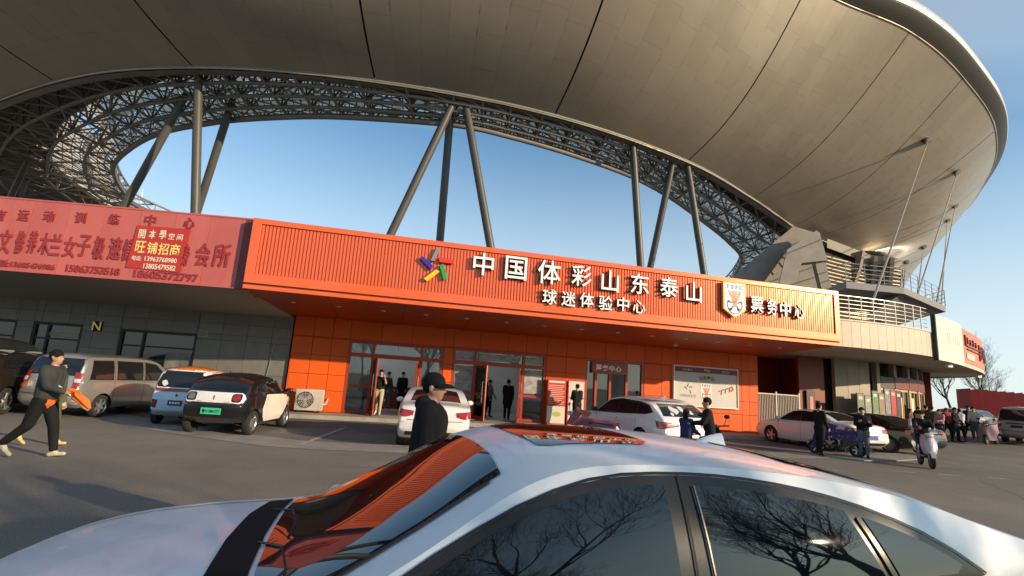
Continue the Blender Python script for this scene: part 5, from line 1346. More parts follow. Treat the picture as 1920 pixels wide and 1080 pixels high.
    wheels(root, 1.38 * k, -1.36 * k, 0.80, 0.32, 0.2, spokes, rim)
    return root, B
p_white = paint('white', (0.74, 0.73, 0.71), 0.05, 0.3); p_black = paint('black', (0.012, 0.012, 0.014), 0.2, 0.22); p_silver = paint('silver', (0.46, 0.45, 0.43), 0.7, 0.32); p_brown = paint('dark_brown', (0.030, 0.022, 0.018), 0.4, 0.25)
p_fg = mat('paint_silver_white', (0.84, 0.87, 0.90), 0.36, metal=0.0, coat=0.3, var=0.03, scale=2.0, dirt=(0.55, 0.54, 0.52), dscale=5.0, damt=0.3)

# white saloon seen from behind, nose to the hall
sedan('white_sedan', 'white sedan parked nose to the entrance, seen from behind by the man in the cap', -1.95, 14.75, -8, p_white, n=60)
sedan('white_sedan', 'white sedan parked before the bar gate with two men standing beside it', 12.45, 20.75, -17, p_white, spokes=5)
sedan('black_sedan', 'black sedan with bright alloy wheels parked right of the white sedan', 15.3, 21.7, -17, p_black, spokes=12, L=4.8)
# white crossover before the ticket window
def suv(name, label, x, y, az, pm, L=4.6, W=1.84, H=1.62, roofm=None, n=60, spokes=5, text=None, decals=False):
    k = L / 4.6; hh = H / 1.62
    B = Body(L, W, H, [(a * k, b * hh) for a, b in [(-2.3, 0.74), (-2.28, 0.98), (-2.2, 1.13), (-1.95, 1.33), (-1.65, 1.50), (-1.2, 1.575), (-0.5, 1.62), (0.1, 1.61), (0.42, 1.54), (0.8, 1.32), (1.12, 1.12), (1.5, 1.06), (1.95, 0.97), (2.2, 0.84), (2.3, 0.66)]],
             [(a * k, b * hh) for a, b in [(-2.3, 0.70), (-2.2, 1.02), (-1.6, 1.09), (-0.8, 1.05), (0.2, 1.02), (1.0, 0.99), (1.6, 0.93), (2.1, 0.78), (2.3, 0.58)]], [(-2.3 * k, 0.45), (-2.0 * k, 0.30), (-1.7, 0.23), (1.8, 0.22), (2.3 * k, 0.38)], tumble=0.33)
    root = place(name, label, x, y, az)
    link('body', B.mesh(n, [pm], None, [(-1.34 * k, 0.8), (1.38 * k, 0.8)], 0.40), root)
    q = lambda pts: [(a * k, b * hh) for a, b in pts]
    side_glass(root, B, q([(1.02, 1.04), (0.70, 1.28), (0.38, 1.46), (-0.2, 1.53), (-1.2, 1.485), (-1.62, 1.40), (-1.85, 1.22), (-1.55, 1.145), (0.1, 1.06)]), [q([(0.92, 1.075), (0.67, 1.26), (0.37, 1.43), (-0.1, 1.49), (-0.1, 1.09)]), q([(-0.2, 1.095), (-0.2, 1.49), (-1.08, 1.45), (-1.08, 1.14)]), q([(-1.15, 1.15), (-1.15, 1.45), (-1.58, 1.37), (-1.74, 1.225), (-1.52, 1.175)])])
    B.decal(root, 'windscreen', [(1.06 * k, -0.72), (1.08 * k, 0), (1.06 * k, 0.72), (0.46 * k, 0.6), (0.44 * k, 0), (0.46 * k, -0.6)], 'z', m_cg, 0.006)
    B.decal(root, 'rear_window', q([(-0.62 / k, 1.46), (0.62 / k, 1.46), (0.74 / k, 1.14), (-0.74 / k, 1.14)]), 'x', m_cg, 0.008, -1)
    B.decal(root, 'rear_spoiler', q([(-0.64 / k, 1.56), (0.64 / k, 1.56), (0.66 / k, 1.50), (-0.66 / k, 1.50)]), 'x', pm, 0.05, -1)
    for sg in (-1, 1):
        B.decal(root, 'tail_lamp', [(sg * 0.88, 1.0 * hh), (sg * 0.35, 0.95 * hh), (sg * 0.36, 0.88 * hh), (sg * 0.6, 0.85 * hh), (sg * 0.88, 0.80 * hh)], 'x', m_tail, 0.014, -1, 0.06)
        B.strip(root, 'lamp_strip', [(sg * 0.82, 0.95 * hh), (sg * 0.45, 0.92 * hh)], 'x', 0.02, m_tailp, 0.02, -1)
        B.decal(root, 'head_lamp', [(sg * 0.84, 0.86 * hh), (sg * 0.5, 0.80 * hh), (sg * 0.55, 0.72 * hh), (sg * 0.82, 0.76 * hh)], 'x', m_tailp, 0.01, 1, 0.06)
        for xx in (1.0 * k, -0.15 * k, -1.1 * k): B.strip(root, 'door_seam', [(xx, 0.36), (xx - 0.02, 1.04 * hh)], 'y', 0.012, m_seam, 0.003, sg)
        for xx in (0.12 * k, -0.8 * k): B.strip(root, 'door_handle', [(xx, 0.95 * hh), (xx - 0.2, 0.955 * hh)], 'y', 0.03, pm, 0.025, sg)
        B.strip(root, 'sill_cladding', [(1.0 * k, 0.30), (-0.95 * k, 0.30)], 'y', 0.10, m_ctrim, 0.012, sg)
        B.strip(root, 'roof_rail', [(0.3 * k, sg * 0.60), (-1.5 * k, sg * 0.58)], 'z', 0.035, m_grey, 0.035)
    B.decal(root, 'rear_bumper_trim', [(-0.78, 0.40), (0.78, 0.40), (0.74, 0.58), (-0.74, 0.58)], 'x', m_ctrim, 0.008, -1, 0.1)
    plate(root, text, -L / 2 - 0.05, 0.74, m_pblue, m_white)
    mirror(root, B, 0.9 * k, 1.08 * hh, 0.88, m_ctrim)
    wheels(root, 1.38 * k, -1.34 * k, 0.82, 0.345, 0.22, spokes)
    return root, B
sv, B = suv('white_crossover', 'white crossover with pale stickers on its rear window before the ticket window', 4.15, 16.0, -21, p_white, H=1.56)
MB().tube([(-1.05, 0, 1.54), (-1.2, 0, 1.62), (-1.25, 0, 1.60)], [0.05, 0.03, 0.02], 6).build('roof_antenna', p_white, sv, smooth=60)
random.seed(5)
def blot(x, z, s_, n=9): return [(x + s_ * random.uniform(0.5, 1.1) * math.cos(2*PI*i/n), z + s_ * random.uniform(0.4, 0.9) * math.sin(2*PI*i/n)) for i in range(n)]
for yy, zz_, ss in ((0.30, 1.24, 0.14), (0.02, 1.30, 0.12), (-0.22, 1.22, 0.10), (-0.05, 1.18, 0.07), (0.44, 1.15, 0.06)):
    B.decal(sv, 'window_sticker', blot(yy, zz_, ss), 'x', mat('sticker_pale', (0.6, 0.6, 0.58), 0.5), 0.012, -1, 0.1)
dsv, B = suv('dark_suv', 'dark brown SUV with roof box at the left edge, tail lamps lit red', -14.55, 15.1, -16, p_brown, L=4.7, H=1.66)
for k, (yy, zz_, ss) in enumerate(((-0.30, 1.33, 0.1), (-0.45, 1.32, 0.09), (-0.13, 1.34, 0.08))): B.decal(dsv, 'window_sticker', blot(yy, zz_, ss, 7), 'x', mat('sticker_pale', (0.6, 0.6, 0.58), 0.5), 0.012, -1, 0.1)
rb = thing('roof_box', 'long black roof box on top of the dark SUV', 'roof box', dsv.location + Vector((0, 0, 1.70)), dsv.rotation_euler.z)
G_ = []
for i in range(13):
    t = i / 12; x = -1.55 + 2.6 * t; hw = 0.40 * (1 - 0.5 * max(0, (t - 0.55) / 0.45) ** 2) * (0.85 + 0.15 * min(1, t * 8)); hh = 0.30 * (1 - 0.72 * max(0, (t - 0.5) / 0.5) ** 2) * (0.8 + 0.2 * min(1, t * 8))
    G_.append([(x, hw * math.cos(a), 0.02 + max(0, hh * math.sin(a) ** 0.8 if 0 < a < PI else 0)) for a in [PI * k / 12 for k in range(13)]])
bx = MB().grid(G_); bx.add(G_[0], [tuple(range(13))]); bx.add(G_[-1], [tuple(range(13))]); bx.box((-1.5, -0.36, -0.0), (0.9, 0.36, 0.03)); bx.build('box_shell', paint('box_black', (0.02, 0.02, 0.02), 0.1, 0.3), rb, smooth=40)
MB().box((-1.562, -0.10, 0.16), (-1.552, 0.06, 0.20)).build('box_badge', m_white, rb)
for x in (-1.0, 0.3): MB().box((x - 0.03, -0.62, -0.06), (x + 0.03, 0.62, -0.01)).build('roof_bar', m_grey, rb)

# vans
def van(name, label, x, y, az, pm, L, W, H, text, bg, n=54, wr=0.31, spokes=6, lamp_z=(0.78, 1.22), badge=True, group=None):
    h = L / 2
    B = Body(L, W, H, [(-h, 0.80), (-h + 0.03, 1.05), (-h + 0.10, 1.35 * H / 1.75), (-h + 0.26, H - 0.09), (-h + 0.55, H - 0.02), (0, H), (0.7, H - 0.05), (1.05, H - 0.20), (1.5, H - 0.55), (1.75, H - 0.75), (h - 0.2, 0.86), (h - 0.05, 0.74), (h, 0.6)],
             [(-h, 0.76), (-h + 0.15, 1.0), (0, 1.0), (1.0, 0.96), (1.7, 0.85), (h, 0.5)], [(-h, 0.42), (-h + 0.2, 0.30), (-1, 0.24), (1, 0.24), (h, 0.38)], tumble=0.20, crown=0.09, tr=0.08, tl=0.6)
    root = place(name, label, x, y, az, group)
    xf, xr = h - 0.78, -h + 0.85
    link('body', B.mesh(n, [pm], None, [(xr, W / 2 - 0.11), (xf, W / 2 - 0.11)], wr + 0.05), root)
    zt = H - 0.20
    wins = [[(-h + 0.35, 1.06), (-h + 0.45, zt - 0.02), (-h + 1.12, zt), (-h + 1.12, 1.06)], [(-h + 1.3, 1.06), (-h + 1.3, zt), (0.10, zt), (0.10, 1.05)], [(0.24, 1.05), (0.24, zt), (0.72, zt - 0.05), (1.38, 1.04)]]
    side_glass(root, B, [(-h + 0.30, 1.03), (-h + 0.42, zt + 0.03), (0.0, zt + 0.04), (0.74, zt - 0.01), (1.46, 1.01)] if False else wins[0], [])
    for sg in (-1, 1):
        for wv in wins:
            B.decal(root, 'window_surround', shrink(wv, -0.03), 'y', m_ctrim, 0.003, sg); B.decal(root, 'side_window', wv, 'y', m_cg, 0.007, sg)
        for xx in (-h + 1.2, 0.17, 1.2): B.strip(root, 'door_seam', [(xx, 0.34), (xx, H - 0.13)], 'y', 0.012, m_seam, 0.003, sg)
        B.strip(root, 'door_handle', [(0.0, 0.90), (-0.2, 0.90)], 'y', 0.03, pm, 0.025, sg); B.strip(root, 'door_handle', [(0.45, 0.90), (0.3, 0.90)], 'y', 0.03, pm, 0.025, sg)
        y0, y1 = W / 2 * 0.9 - 0.15, W / 2 * 0.9 + 0.005
        B.decal(root, 'tail_lamp', [(sg * y0, lamp_z[1]), (sg * y1, lamp_z[1] - 0.02), (sg * y1, lamp_z[0]), (sg * (y0 + 0.01), lamp_z[0] + 0.02)], 'x', m_tail, 0.014, -1, 0.06)
        B.decal(root, 'lamp_lens', [(sg * (y0 + 0.02), lerp(*lamp_z, 0.62)), (sg * y1, lerp(*lamp_z, 0.6)), (sg * y1, lerp(*lamp_z, 0.38)), (sg * (y0 + 0.03), lerp(*lamp_z, 0.4))], 'x', m_tailp, 0.02, -1, 0.06)
    rw = W / 2 - 0.20
    B.decal(root, 'rear_window_surround', [(-rw - 0.03, H - 0.17), (rw + 0.03, H - 0.17), (rw + 0.06, 1.12), (-rw - 0.06, 1.12)], 'x', m_ctrim, 0.005, -1)
    B.decal(root, 'rear_window', [(-rw, H - 0.20), (rw, H - 0.20), (rw + 0.03, 1.15), (-rw - 0.03, 1.15)], 'x', m_cg, 0.010, -1)
    B.decal(root, 'windscreen', [(1.72, -W/2 + 0.16), (1.72, W/2 - 0.16), (1.02, W/2 - 0.22), (1.02, -W/2 + 0.22)], 'z', m_cg, 0.006)
    B.decal(root, 'rear_bumper', [(-W/2 + 0.05, 0.32), (W/2 - 0.05, 0.32), (W/2 - 0.05, 0.58), (-W/2 + 0.05, 0.58)], 'x', pm, 0.05, -1, 0.1)
    B.strip(root, 'tailgate_seam', [(-rw - 0.08, 0.62), (0, 0.61), (rw + 0.08, 0.62)], 'x', 0.014, m_seam, 0.012, -1)
    B.decal(root, 'garnish', [(-0.42, 1.02), (0.42, 1.02), (0.40, 0.96), (-0.40, 0.96)], 'x', m_chrome if badge else m_ctrim, 0.018, -1)
    if badge: B.strip(root, 'badge', [(0.09, 1.10), (0.045, 1.075), (0.0, 1.07), (-0.045, 1.075), (-0.09, 1.10)], 'x', 0.02, m_ctrim, 0.02, -1)
    plate(root, text, -h - 0.065, 0.84, bg, m_white)
    mirror(root, B, 1.25, 1.06, W / 2 - 0.02, pm)
    wheels(root, xf, xr, W / 2 - 0.10, wr, 0.19, spokes)
    return root, B
van('silver_minivan', 'silver minivan with blue licence plate parked between the dark SUV and the blue car', -12.1, 16.1, 1, p_silver, 4.4, 1.66, 1.75, '鲁H XL450', m_pblue)
van('grey_van', 'small grey van driving off at the far right beside the podium', 27.6, 27.2, 58, paint('grey', (0.30, 0.28, 0.27), 0.3, 0.4), 3.9, 1.6, 1.85, None, m_ctrim, badge=False, wr=0.29)

# light blue microcar with white doors and orange roof
def micro(x, y, az):
    h = 1.3; B = Body(2.6, 1.34, 1.58, [(-1.3, 0.78), (-1.285, 0.95), (-1.2, 1.2), (-1.05, 1.44), (-0.8, 1.55), (-0.3, 1.58), (0.3, 1.52), (0.55, 1.38), (0.85, 1.05), (1.0, 0.9), (1.2, 0.78), (1.3, 0.6)],
             [(-1.3, 0.74), (-1.1, 0.92), (0, 0.92), (0.8, 0.85), (1.3, 0.5)], [(-1.3, 0.36), (-1.1, 0.24), (1.0, 0.24), (1.3, 0.34)], tumble=0.17, crown=0.10, tf=0.2, tr=0.14, tl=0.6)
    root = place('microcar', 'light blue and white microcar with orange roof beside the silver minivan', x, y, az)
    pb = paint('light_blue', (0.44, 0.62, 0.77), 0.05, 0.35); po = paint('orange', (0.72, 0.20, 0.03), 0.05, 0.35)
    link('body', B.mesh(50, [pb, po, p_white], lambda c: 1 if c.z > 1.47 else (2 if c.z > 0.98 and c.x < -0.7 else 0), [(-0.82, 0.55), (0.85, 0.55)], 0.31), root)
    for sg in (-1, 1):
        B.decal(root, 'door_panel', [(-0.62, 0.34), (-0.70, 0.9), (-0.66, 1.38), (-0.2, 1.44), (0.25, 1.42), (0.62, 1.05), (0.55, 0.34)], 'y', p_white, 0.010, sg)
        B.strip(root, 'door_outline', [(-0.64, 0.34), (-0.72, 0.9), (-0.69, 1.39), (-0.2, 1.465), (0.26, 1.44), (0.65, 1.05), (0.58, 0.34)], 'y', 0.03, po, 0.014, sg)
        for wv in ([(-0.58, 0.95), (-0.56, 1.30), (-0.30, 1.37), (-0.26, 0.95)], [(-0.20, 0.95), (-0.22, 1.37), (0.2, 1.36), (0.48, 1.05), (0.42, 0.95)]):
            B.decal(root, 'window_surround', shrink(wv, -0.02), 'y', m_ctrim, 0.016, sg); B.decal(root, 'side_window', wv, 'y', m_cg, 0.02, sg)
        B.strip(root, 'door_handle', [(-0.5, 0.83), (-0.36, 0.83)], 'y', 0.035, m_ctrim, 0.03, sg)
        B.decal(root, 'tail_lamp', [(sg * 0.43, 0.66), (sg * 0.56, 0.68), (sg * 0.56, 0.48), (sg * 0.45, 0.46)], 'x', m_ctrim, 0.012, -1, 0.06)
        B.decal(root, 'lamp_lens', [(sg * 0.45, 0.63), (sg * 0.54, 0.65), (sg * 0.54, 0.54), (sg * 0.46, 0.53)], 'x', m_tail, 0.018, -1, 0.06)
    B.decal(root, 'rear_window_surround', [(-0.50, 1.43), (0.50, 1.43), (0.56, 1.0), (-0.56, 1.0)], 'x', m_ctrim, 0.005, -1); B.decal(root, 'rear_window', [(-0.46, 1.40), (0.46, 1.40), (0.52, 1.03), (-0.52, 1.03)], 'x', m_cg, 0.010, -1)
    B.decal(root, 'light_bar', [(-0.57, 0.97), (0.57, 0.97), (0.50, 0.89), (-0.50, 0.89)], 'x', m_tail, 0.016, -1, 0.08)
    B.decal(root, 'rear_bumper', [(-0.52, 0.28), (0.52, 0.28), (0.42, 0.40), (-0.42, 0.40)], 'x', mat('bumper_grey', (0.4, 0.42, 0.44), 0.5), 0.02, -1)
    B.decal(root, 'badge', [(-0.03, 0.80), (0, 0.84), (0.03, 0.80), (0, 0.75)], 'x', m_ctrim, 0.015, -1)
    B.decal(root, 'window_sticker', blot(0.36, 1.10, 0.10), 'x', mat('sticker_pale', (0.6, 0.6, 0.58), 0.5), 0.014, -1)
    B.decal(root, 'shark_fin', [(-0.5, -0.02), (-0.3, 0), (-0.5, 0.02)], 'z', po, 0.03)
    o = plate(root, None, -1.345, 0.60, m_ctrim, m_white, 0.34, 0.13)
    for k in range(4): MB().box((-0.13 + 0.068 * k, -0.016, -0.025), (-0.085 + 0.068 * k, -0.0125, 0.03)).build('plate_mark', m_white, o)
    mirror(root, B, 0.5, 1.02, 0.64, p_white)
    wheels(root, 0.85, -0.82, 0.57, 0.255, 0.15, 6, m_rimd)
micro(-8.95, 15.15, -11)
# black and white electric hatchback
def ev(x, y, az):
    B = Body(3.35, 1.58, 1.50, [(-1.675, 0.78), (-1.66, 0.92), (-1.58, 1.06), (-1.35, 1.30), (-1.1, 1.42), (-0.7, 1.48), (-0.1, 1.50), (0.3, 1.43), (0.6, 1.25), (0.92, 1.02), (1.2, 0.93), (1.45, 0.84), (1.6, 0.74), (1.675, 0.58)],
             [(-1.675, 0.74), (-1.4, 0.98), (0, 0.98), (0.8, 0.93), (1.3, 0.8), (1.675, 0.5)], [(-1.675, 0.42), (-1.4, 0.28), (-1.0, 0.2), (1.1, 0.2), (1.675, 0.36)], tumble=0.26, crown=0.10, tf=0.2, tr=0.16, tl=0.8)
    root = place('electric_hatchback', 'small black hatchback with white doors tinted as in warm sun, white tail panel and green plate', x, y, az)
    pc_ = paint('cream', (0.78, 0.74, 0.65), 0.05, 0.3)  # white doors, warm sunlight mixed into this cream tone
    link('body', B.mesh(56, [p_black], None, [(-1.12, 0.68), (1.14, 0.68)], 0.345), root)
    for sg in (-1, 1):
        B.decal(root, 'door_panel', [(-0.52, 0.98), (-0.56, 0.85), (-0.70, 0.62), (-0.62, 0.42), (-0.5, 0.30), (0.60, 0.30), (0.78, 0.42), (0.80, 0.62), (0.95, 0.76), (1.2, 0.82), (1.42, 0.74), (1.50, 0.66), (1.56, 0.62), (1.50, 0.78), (1.1, 0.93), (0.7, 0.97)], 'y', pc_, 0.009, sg, 0.09)
        B.decal(root, 'side_window', [(0.82, 1.02), (0.58, 1.20), (0.28, 1.37), (-0.15, 1.42), (-0.32, 1.41), (-0.36, 1.03)], 'y', m_cg, 0.007, sg)
        B.decal(root, 'side_window', [(-0.46, 1.04), (-0.44, 1.40), (-0.82, 1.37), (-1.05, 1.24), (-1.0, 1.08)], 'y', m_cg, 0.007, sg)
        B.strip(root, 'door_seam', [(-0.42, 0.34), (-0.42, 0.97)], 'y', 0.01, m_seam, 0.011, sg)
        B.strip(root, 'door_handle', [(-0.35, 0.88), (-0.16, 0.88)], 'y', 0.03, pc_, 0.03, sg)
    tp = [(-0.60, 1.02), (0.60, 1.02), (0.66, 0.98), (0.69, 0.90), (0.66, 0.80), (0.60, 0.77), (-0.60, 0.77), (-0.66, 0.80), (-0.69, 0.90), (-0.66, 0.98)]
    B.decal(root, 'tail_panel', tp, 'x', p_white, 0.012, -1, 0.07)
    def rr(cx, cz, w, h, r=0.03): return [(cx + sx_ * (w/2 - r) + r * math.cos(a), cz + sz_ * (h/2 - r) + r * math.sin(a)) for sx_, sz_, a0 in ((1, 1, 0), (-1, 1, PI/2), (-1, -1, PI), (1, -1, 1.5*PI)) for a in (a0, a0 + PI/4, a0 + PI/2)]
    for sg in (-1, 1):
        B.decal(root, 'tail_lamp', rr(sg * 0.52, 0.90, 0.22, 0.19, 0.05), 'x', m_ctrim, 0.018, -1, 0.05); B.decal(root, 'lamp_lens', rr(sg * 0.52, 0.90, 0.16, 0.13, 0.04), 'x', m_tail if sg < 0 else mat('lamp_smoke', (0.16, 0.15, 0.15), 0.2, coat=1), 0.024, -1, 0.05)
    B.decal(root, 'rear_window', [(-0.52, 1.38), (0.52, 1.38), (0.62, 1.09), (-0.62, 1.09)], 'x', m_cg, 0.006, -1)
    B.decal(root, 'windscreen', [(0.9, -0.60), (0.9, 0.60), (0.36, 0.52), (0.34, 0), (0.36, -0.52)], 'z', m_cg, 0.006)
    B.decal(root, 'badge', [(-0.014, 0.92), (0, 0.95), (0.014, 0.92), (0.012, 0.86), (0, 0.84), (-0.012, 0.86)], 'x', m_ctrim, 0.018, -1)
    B.strip(root, 'badge', [(0.38, 0.80), (0.26, 0.80)], 'x', 0.012, m_grey, 0.018, -1); B.strip(root, 'badge', [(-0.24, 0.80), (-0.38, 0.80)], 'x', 0.012, m_grey, 0.018, -1)
    plate(root, '鲁H GM1377', -1.735, 0.58, m_pgreen, m_ctrim, 0.46, 0.15)
    MB().tube([(-1.0, 0, 1.44), (-1.06, 0, 1.55)], [0.012, 0.006], 6).build('roof_antenna', m_ctrim, root)
    mirror(root, B, 0.72, 1.03, 0.76, m_ctrim)
    wheels(root, 1.14, -1.12, 0.70, 0.30, 0.17, 4, m_rim)
ev(-7.08, 14.2, -4)
# two more cars behind the grey van
sedan('silver_sedan', 'silver and red sedan parked behind the grey van at the far right', 32.2, 36.6, 62, paint('silver_red', (0.45, 0.35, 0.33), 0.3, 0.35), n=40)
sedan('white_sedan', 'white sedan cut by the right edge of the picture behind the grey van', 36.0, 34.6, 62, p_white, n=40)

sedan('dark_red_sedan', 'dark red sedan parked before the red hoarding at the far right', 39.5, 39.2, 70, paint('wine', (0.14, 0.02, 0.02), 0.3, 0.3), n=36)
sedan('grey_sedan', 'grey sedan parked before the red hoarding between silver and white cars', 35.2, 38.6, 66, paint('mid_grey', (0.2, 0.2, 0.21), 0.4, 0.3), n=36)
# ------------------------------------------------------------------ the foreground saloon
FGX, FGY, FGR = 0.19, 2.60, R(196.5)
fg = thing('foreground_sedan', 'silver white sedan close to the camera with dark windows and sunroof', 'car', (FGX, FGY, 0), FGR)
BF_ = Body(4.9, 1.85, 1.48, [(-2.45, 0.80), (-2.42, 0.98), (-2.34, 1.11), (-2.15, 1.18), (-1.85, 1.255), (-1.45, 1.365), (-1.0, 1.445), (-0.55, 1.482), (-0.1, 1.49), (0.15, 1.468), (0.36, 1.40), (0.7, 1.215), (1.05, 1.045), (1.25, 1.005), (1.6, 0.98), (2.0, 0.92), (2.3, 0.81), (2.45, 0.64)],
          [(-2.45, 0.74), (-2.3, 0.96), (-1.9, 1.0), (-1.0, 0.985), (0, 0.95), (1.0, 0.925), (1.6, 0.90), (2.15, 0.80), (2.45, 0.58)], [(-2.45, 0.42), (-2.2, 0.27), (-1.7, 0.19), (1.8, 0.18), (2.2, 0.22), (2.45, 0.34)], tumble=0.36, crown=0.055)
link('body', BF_.mesh(130, [p_fg], None, [(-1.42, 0.8), (1.45, 0.8)], 0.37), fg)
m_fglass = mat('tinted_window', (0.006, 0.008, 0.011), 0.012, spec=0.7, coat=0.1)
m_cowl = mat('cowl_plastic', (0.010, 0.010, 0.011), 0.8, spec=0.2)
m_pillar = mat('gloss_pillar', (0.022, 0.019, 0.017), 0.22)
m_ctr = mat('window_chrome', (0.20, 0.18, 0.16), 0.25, metal=1.0)
dlo = [(1.02, 0.965), (0.84, 1.045), (0.60, 1.175), (0.33, 1.305), (0.05, 1.388), (-0.3, 1.40), (-0.65, 1.37), (-0.98, 1.305), (-1.30, 1.205), (-1.56, 1.10), (-1.62, 1.065), (-1.50, 1.04), (-0.6, 1.02), (0.3, 0.99)]
DT = [(-1.62, 1.062), (-1.50, 1.135), (-1.30, 1.228), (-0.98, 1.322), (-0.65, 1.378), (-0.3, 1.402), (0.05, 1.386), (0.33, 1.308), (0.60, 1.182), (0.84, 1.05), (1.02, 0.962)]
def dtop(x): return smooth(DT, x)
def dbot(x): return lerp(1.047, 0.95, (x + 1.6) / 2.62)
def run(x0, x1, f, n=14): return [(lerp(x0, x1, i / n), f(lerp(x0, x1, i / n))) for i in range(n + 1)]
dlo = run(1.02, -1.62, dtop, 40)
def fpane(x0, x1, tilt0=0.0, tilt1=0.0, ins=0.032, b=0.03):
    t_ = run(x0, x1, lambda x: dtop(x) - ins, 16)
    return t_ + [(x1 + tilt1, dbot(x1) + b), (x0 + tilt0, dbot(x0) + b)] if t_[0][1] > dbot(x0) + b + 0.03 else t_ + [(x1 + tilt1, dbot(x1) + b)]
for sg in (-1, 1):
    BF_.decal(fg, 'window_surround', dlo + [(-1.5, 1.04), (-0.6, dbot(-0.6)), (0.3, dbot(0.3))], 'y', m_pillar, 0.003, sg, 0.06)
    BF_.decal(fg, 'side_window', fpane(0.90, -0.20), 'y', m_fglass, 0.008, sg, 0.06)
    BF_.decal(fg, 'side_window', fpane(-0.31, -0.985, -0.015, -0.11), 'y', m_fglass, 0.008, sg, 0.06)
    BF_.decal(fg, 'side_window', run(-1.065, -1.50, lambda x: dtop(x) - 0.034, 10) + [(-1.46, 1.072), (-1.165, 1.06)], 'y', m_fglass, 0.008, sg, 0.06)
    BF_.strip(fg, 'window_chrome', [(a, b + 0.006) for a, b in dlo[::2]], 'y', 0.010, m_pillar, 0.007, sg)
    BF_.strip(fg, 'pillar_trim', [(-1.04, 1.265), (-1.145, 1.04)], 'y', 0.022, m_pillar, 0.012, sg)
    BF_.strip(fg, 'pillar_trim', [(-0.322, 1.368), (-0.335, 1.015)], 'y', 0.006, m_ctr, 0.012, sg)
    BF_.strip(fg, 'door_seam', [(-0.26, 0.30), (-0.265, 1.405)], 'y', 0.008, m_seam, 0.010, sg)
    BF_.strip(fg, 'door_seam', [(1.05, 0.30), (1.1, 0.93)], 'y', 0.01, m_seam, 0.003, sg)
    BF_.decal(fg, 'tail_lamp', [(sg * 0.88, 0.97), (sg * 0.45, 0.93), (sg * 0.46, 0.84), (sg * 0.88, 0.80)], 'x', m_tail, 0.012, -1, 0.06)
    BF_.decal(fg, 'head_lamp', [(sg * 0.85, 0.76), (sg * 0.5, 0.70), (sg * 0.55, 0.62), (sg * 0.83, 0.65)], 'x', m_tailp, 0.01, 1, 0.06)
    BF_.strip(fg, 'bonnet_seam', [(1.22, sg * 0.78), (1.7, sg * 0.76), (2.15, sg * 0.66)], 'z', 0.012, m_seam, 0.003)
    BF_.strip(fg, 'door_handle', [(0.0, 0.86), (-0.22, 0.865)], 'y', 0.03, p_fg, 0.025, sg)
    BF_.strip(fg, 'pillar_lower_trim', [(0.41, sg * 0.60), (0.75, sg * 0.665), (1.1, sg * 0.735)], 'z', 0.02, m_ctrim, 0.007)
BF_.decal(fg, 'windscreen', [(1.13, -0.72), (1.16, -0.4), (1.17, 0), (1.16, 0.4), (1.13, 0.72), (0.75, 0.652), (0.365, 0.58), (0.34, 0.3), (0.335, 0), (0.34, -0.3), (0.365, -0.58), (0.75, -0.652)], 'z', m_fglass, 0.006, 1, 0.07)
BF_.decal(fg, 'cowl_panel', [(1.15, -0.74), (1.18, -0.4), (1.19, 0), (1.18, 0.4), (1.15, 0.74), (1.27, 0.72), (1.32, 0.4), (1.335, 0), (1.32, -0.4), (1.27, -0.72)], 'z', m_cowl, 0.006, 1, 0.07)
BF_.decal(fg, 'sunroof', [(0.16, -0.40), (0.17, 0), (0.16, 0.40), (0.12, 0.44), (-0.30, 0.44), (-0.36, 0.38), (-0.37, 0), (-0.36, -0.38), (-0.30, -0.44), (0.12, -0.44)], 'z', m_fglass, 0.004, 1, 0.07)
BF_.decal(fg, 'rear_window', [(-0.98, -0.53), (-0.96, 0), (-0.98, 0.53), (-1.78, 0.64), (-1.82, 0), (-1.78, -0.64)], 'z', m_fglass, 0.006, 1, 0.1)
def surf(x, y, o=0.02):
    h = BF_.bvh.ray_cast(Vector((x, y, 4)), Vector((0, 0, -1))); return h[0] + h[1] * o if h[1].z > 0 else h[0] - h[1] * o
for pts in ([(1.20, 0.10), (1.10, 0.22), (1.06, 0.45), (1.05, 0.66)], [(1.22, -0.45), (1.12, -0.35), (1.08, -0.1), (1.09, 0.12)]):
    wp_ = MB().tube([surf(a, b, 0.009) for a, b in pts], [0.005, 0.005, 0.004, 0.004], 6).build('wiper', m_ctrim, fg, smooth=60)
    MB().tube([surf(lerp(a, c, t), lerp(b, d, t), 0.010) for (a, b), (c, d) in zip(pts[1:], pts[2:]) for t in (0, 0.5)] + [surf(*pts[-1], 0.010)], 0.004, 5).build('wiper_blade', m_tyre, wp_)
fin = MB(); fb = surf(-0.98, 0, -0.01)
prof = [(0.13, 0.0), (0.08, 0.035), (0.0, 0.065), (-0.08, 0.085), (-0.11, 0.088), (-0.115, 0.06), (-0.11, 0.0)]
G_ = []
for yy, sc in ((-0.035, 0.0), (-0.03, 0.25), (-0.018, 0.75), (-0.006, 0.98), (0.006, 0.98), (0.018, 0.75), (0.03, 0.25), (0.035, 0.0)): G_.append([(fb.x + a * 0.8, yy * 0.9, fb.z + b * sc * 0.75) for a, b in prof])
fin.grid(G_).build('shark_fin_antenna', p_fg, fg, smooth=60)
mirror(fg, BF_, 0.96, 0.90, 0.84, p_fg)
wheels(fg, 1.45, -1.42, 0.82, 0.33, 0.21, 10)
plate(fg, None, -2.50, 0.64, m_pblue, m_white)
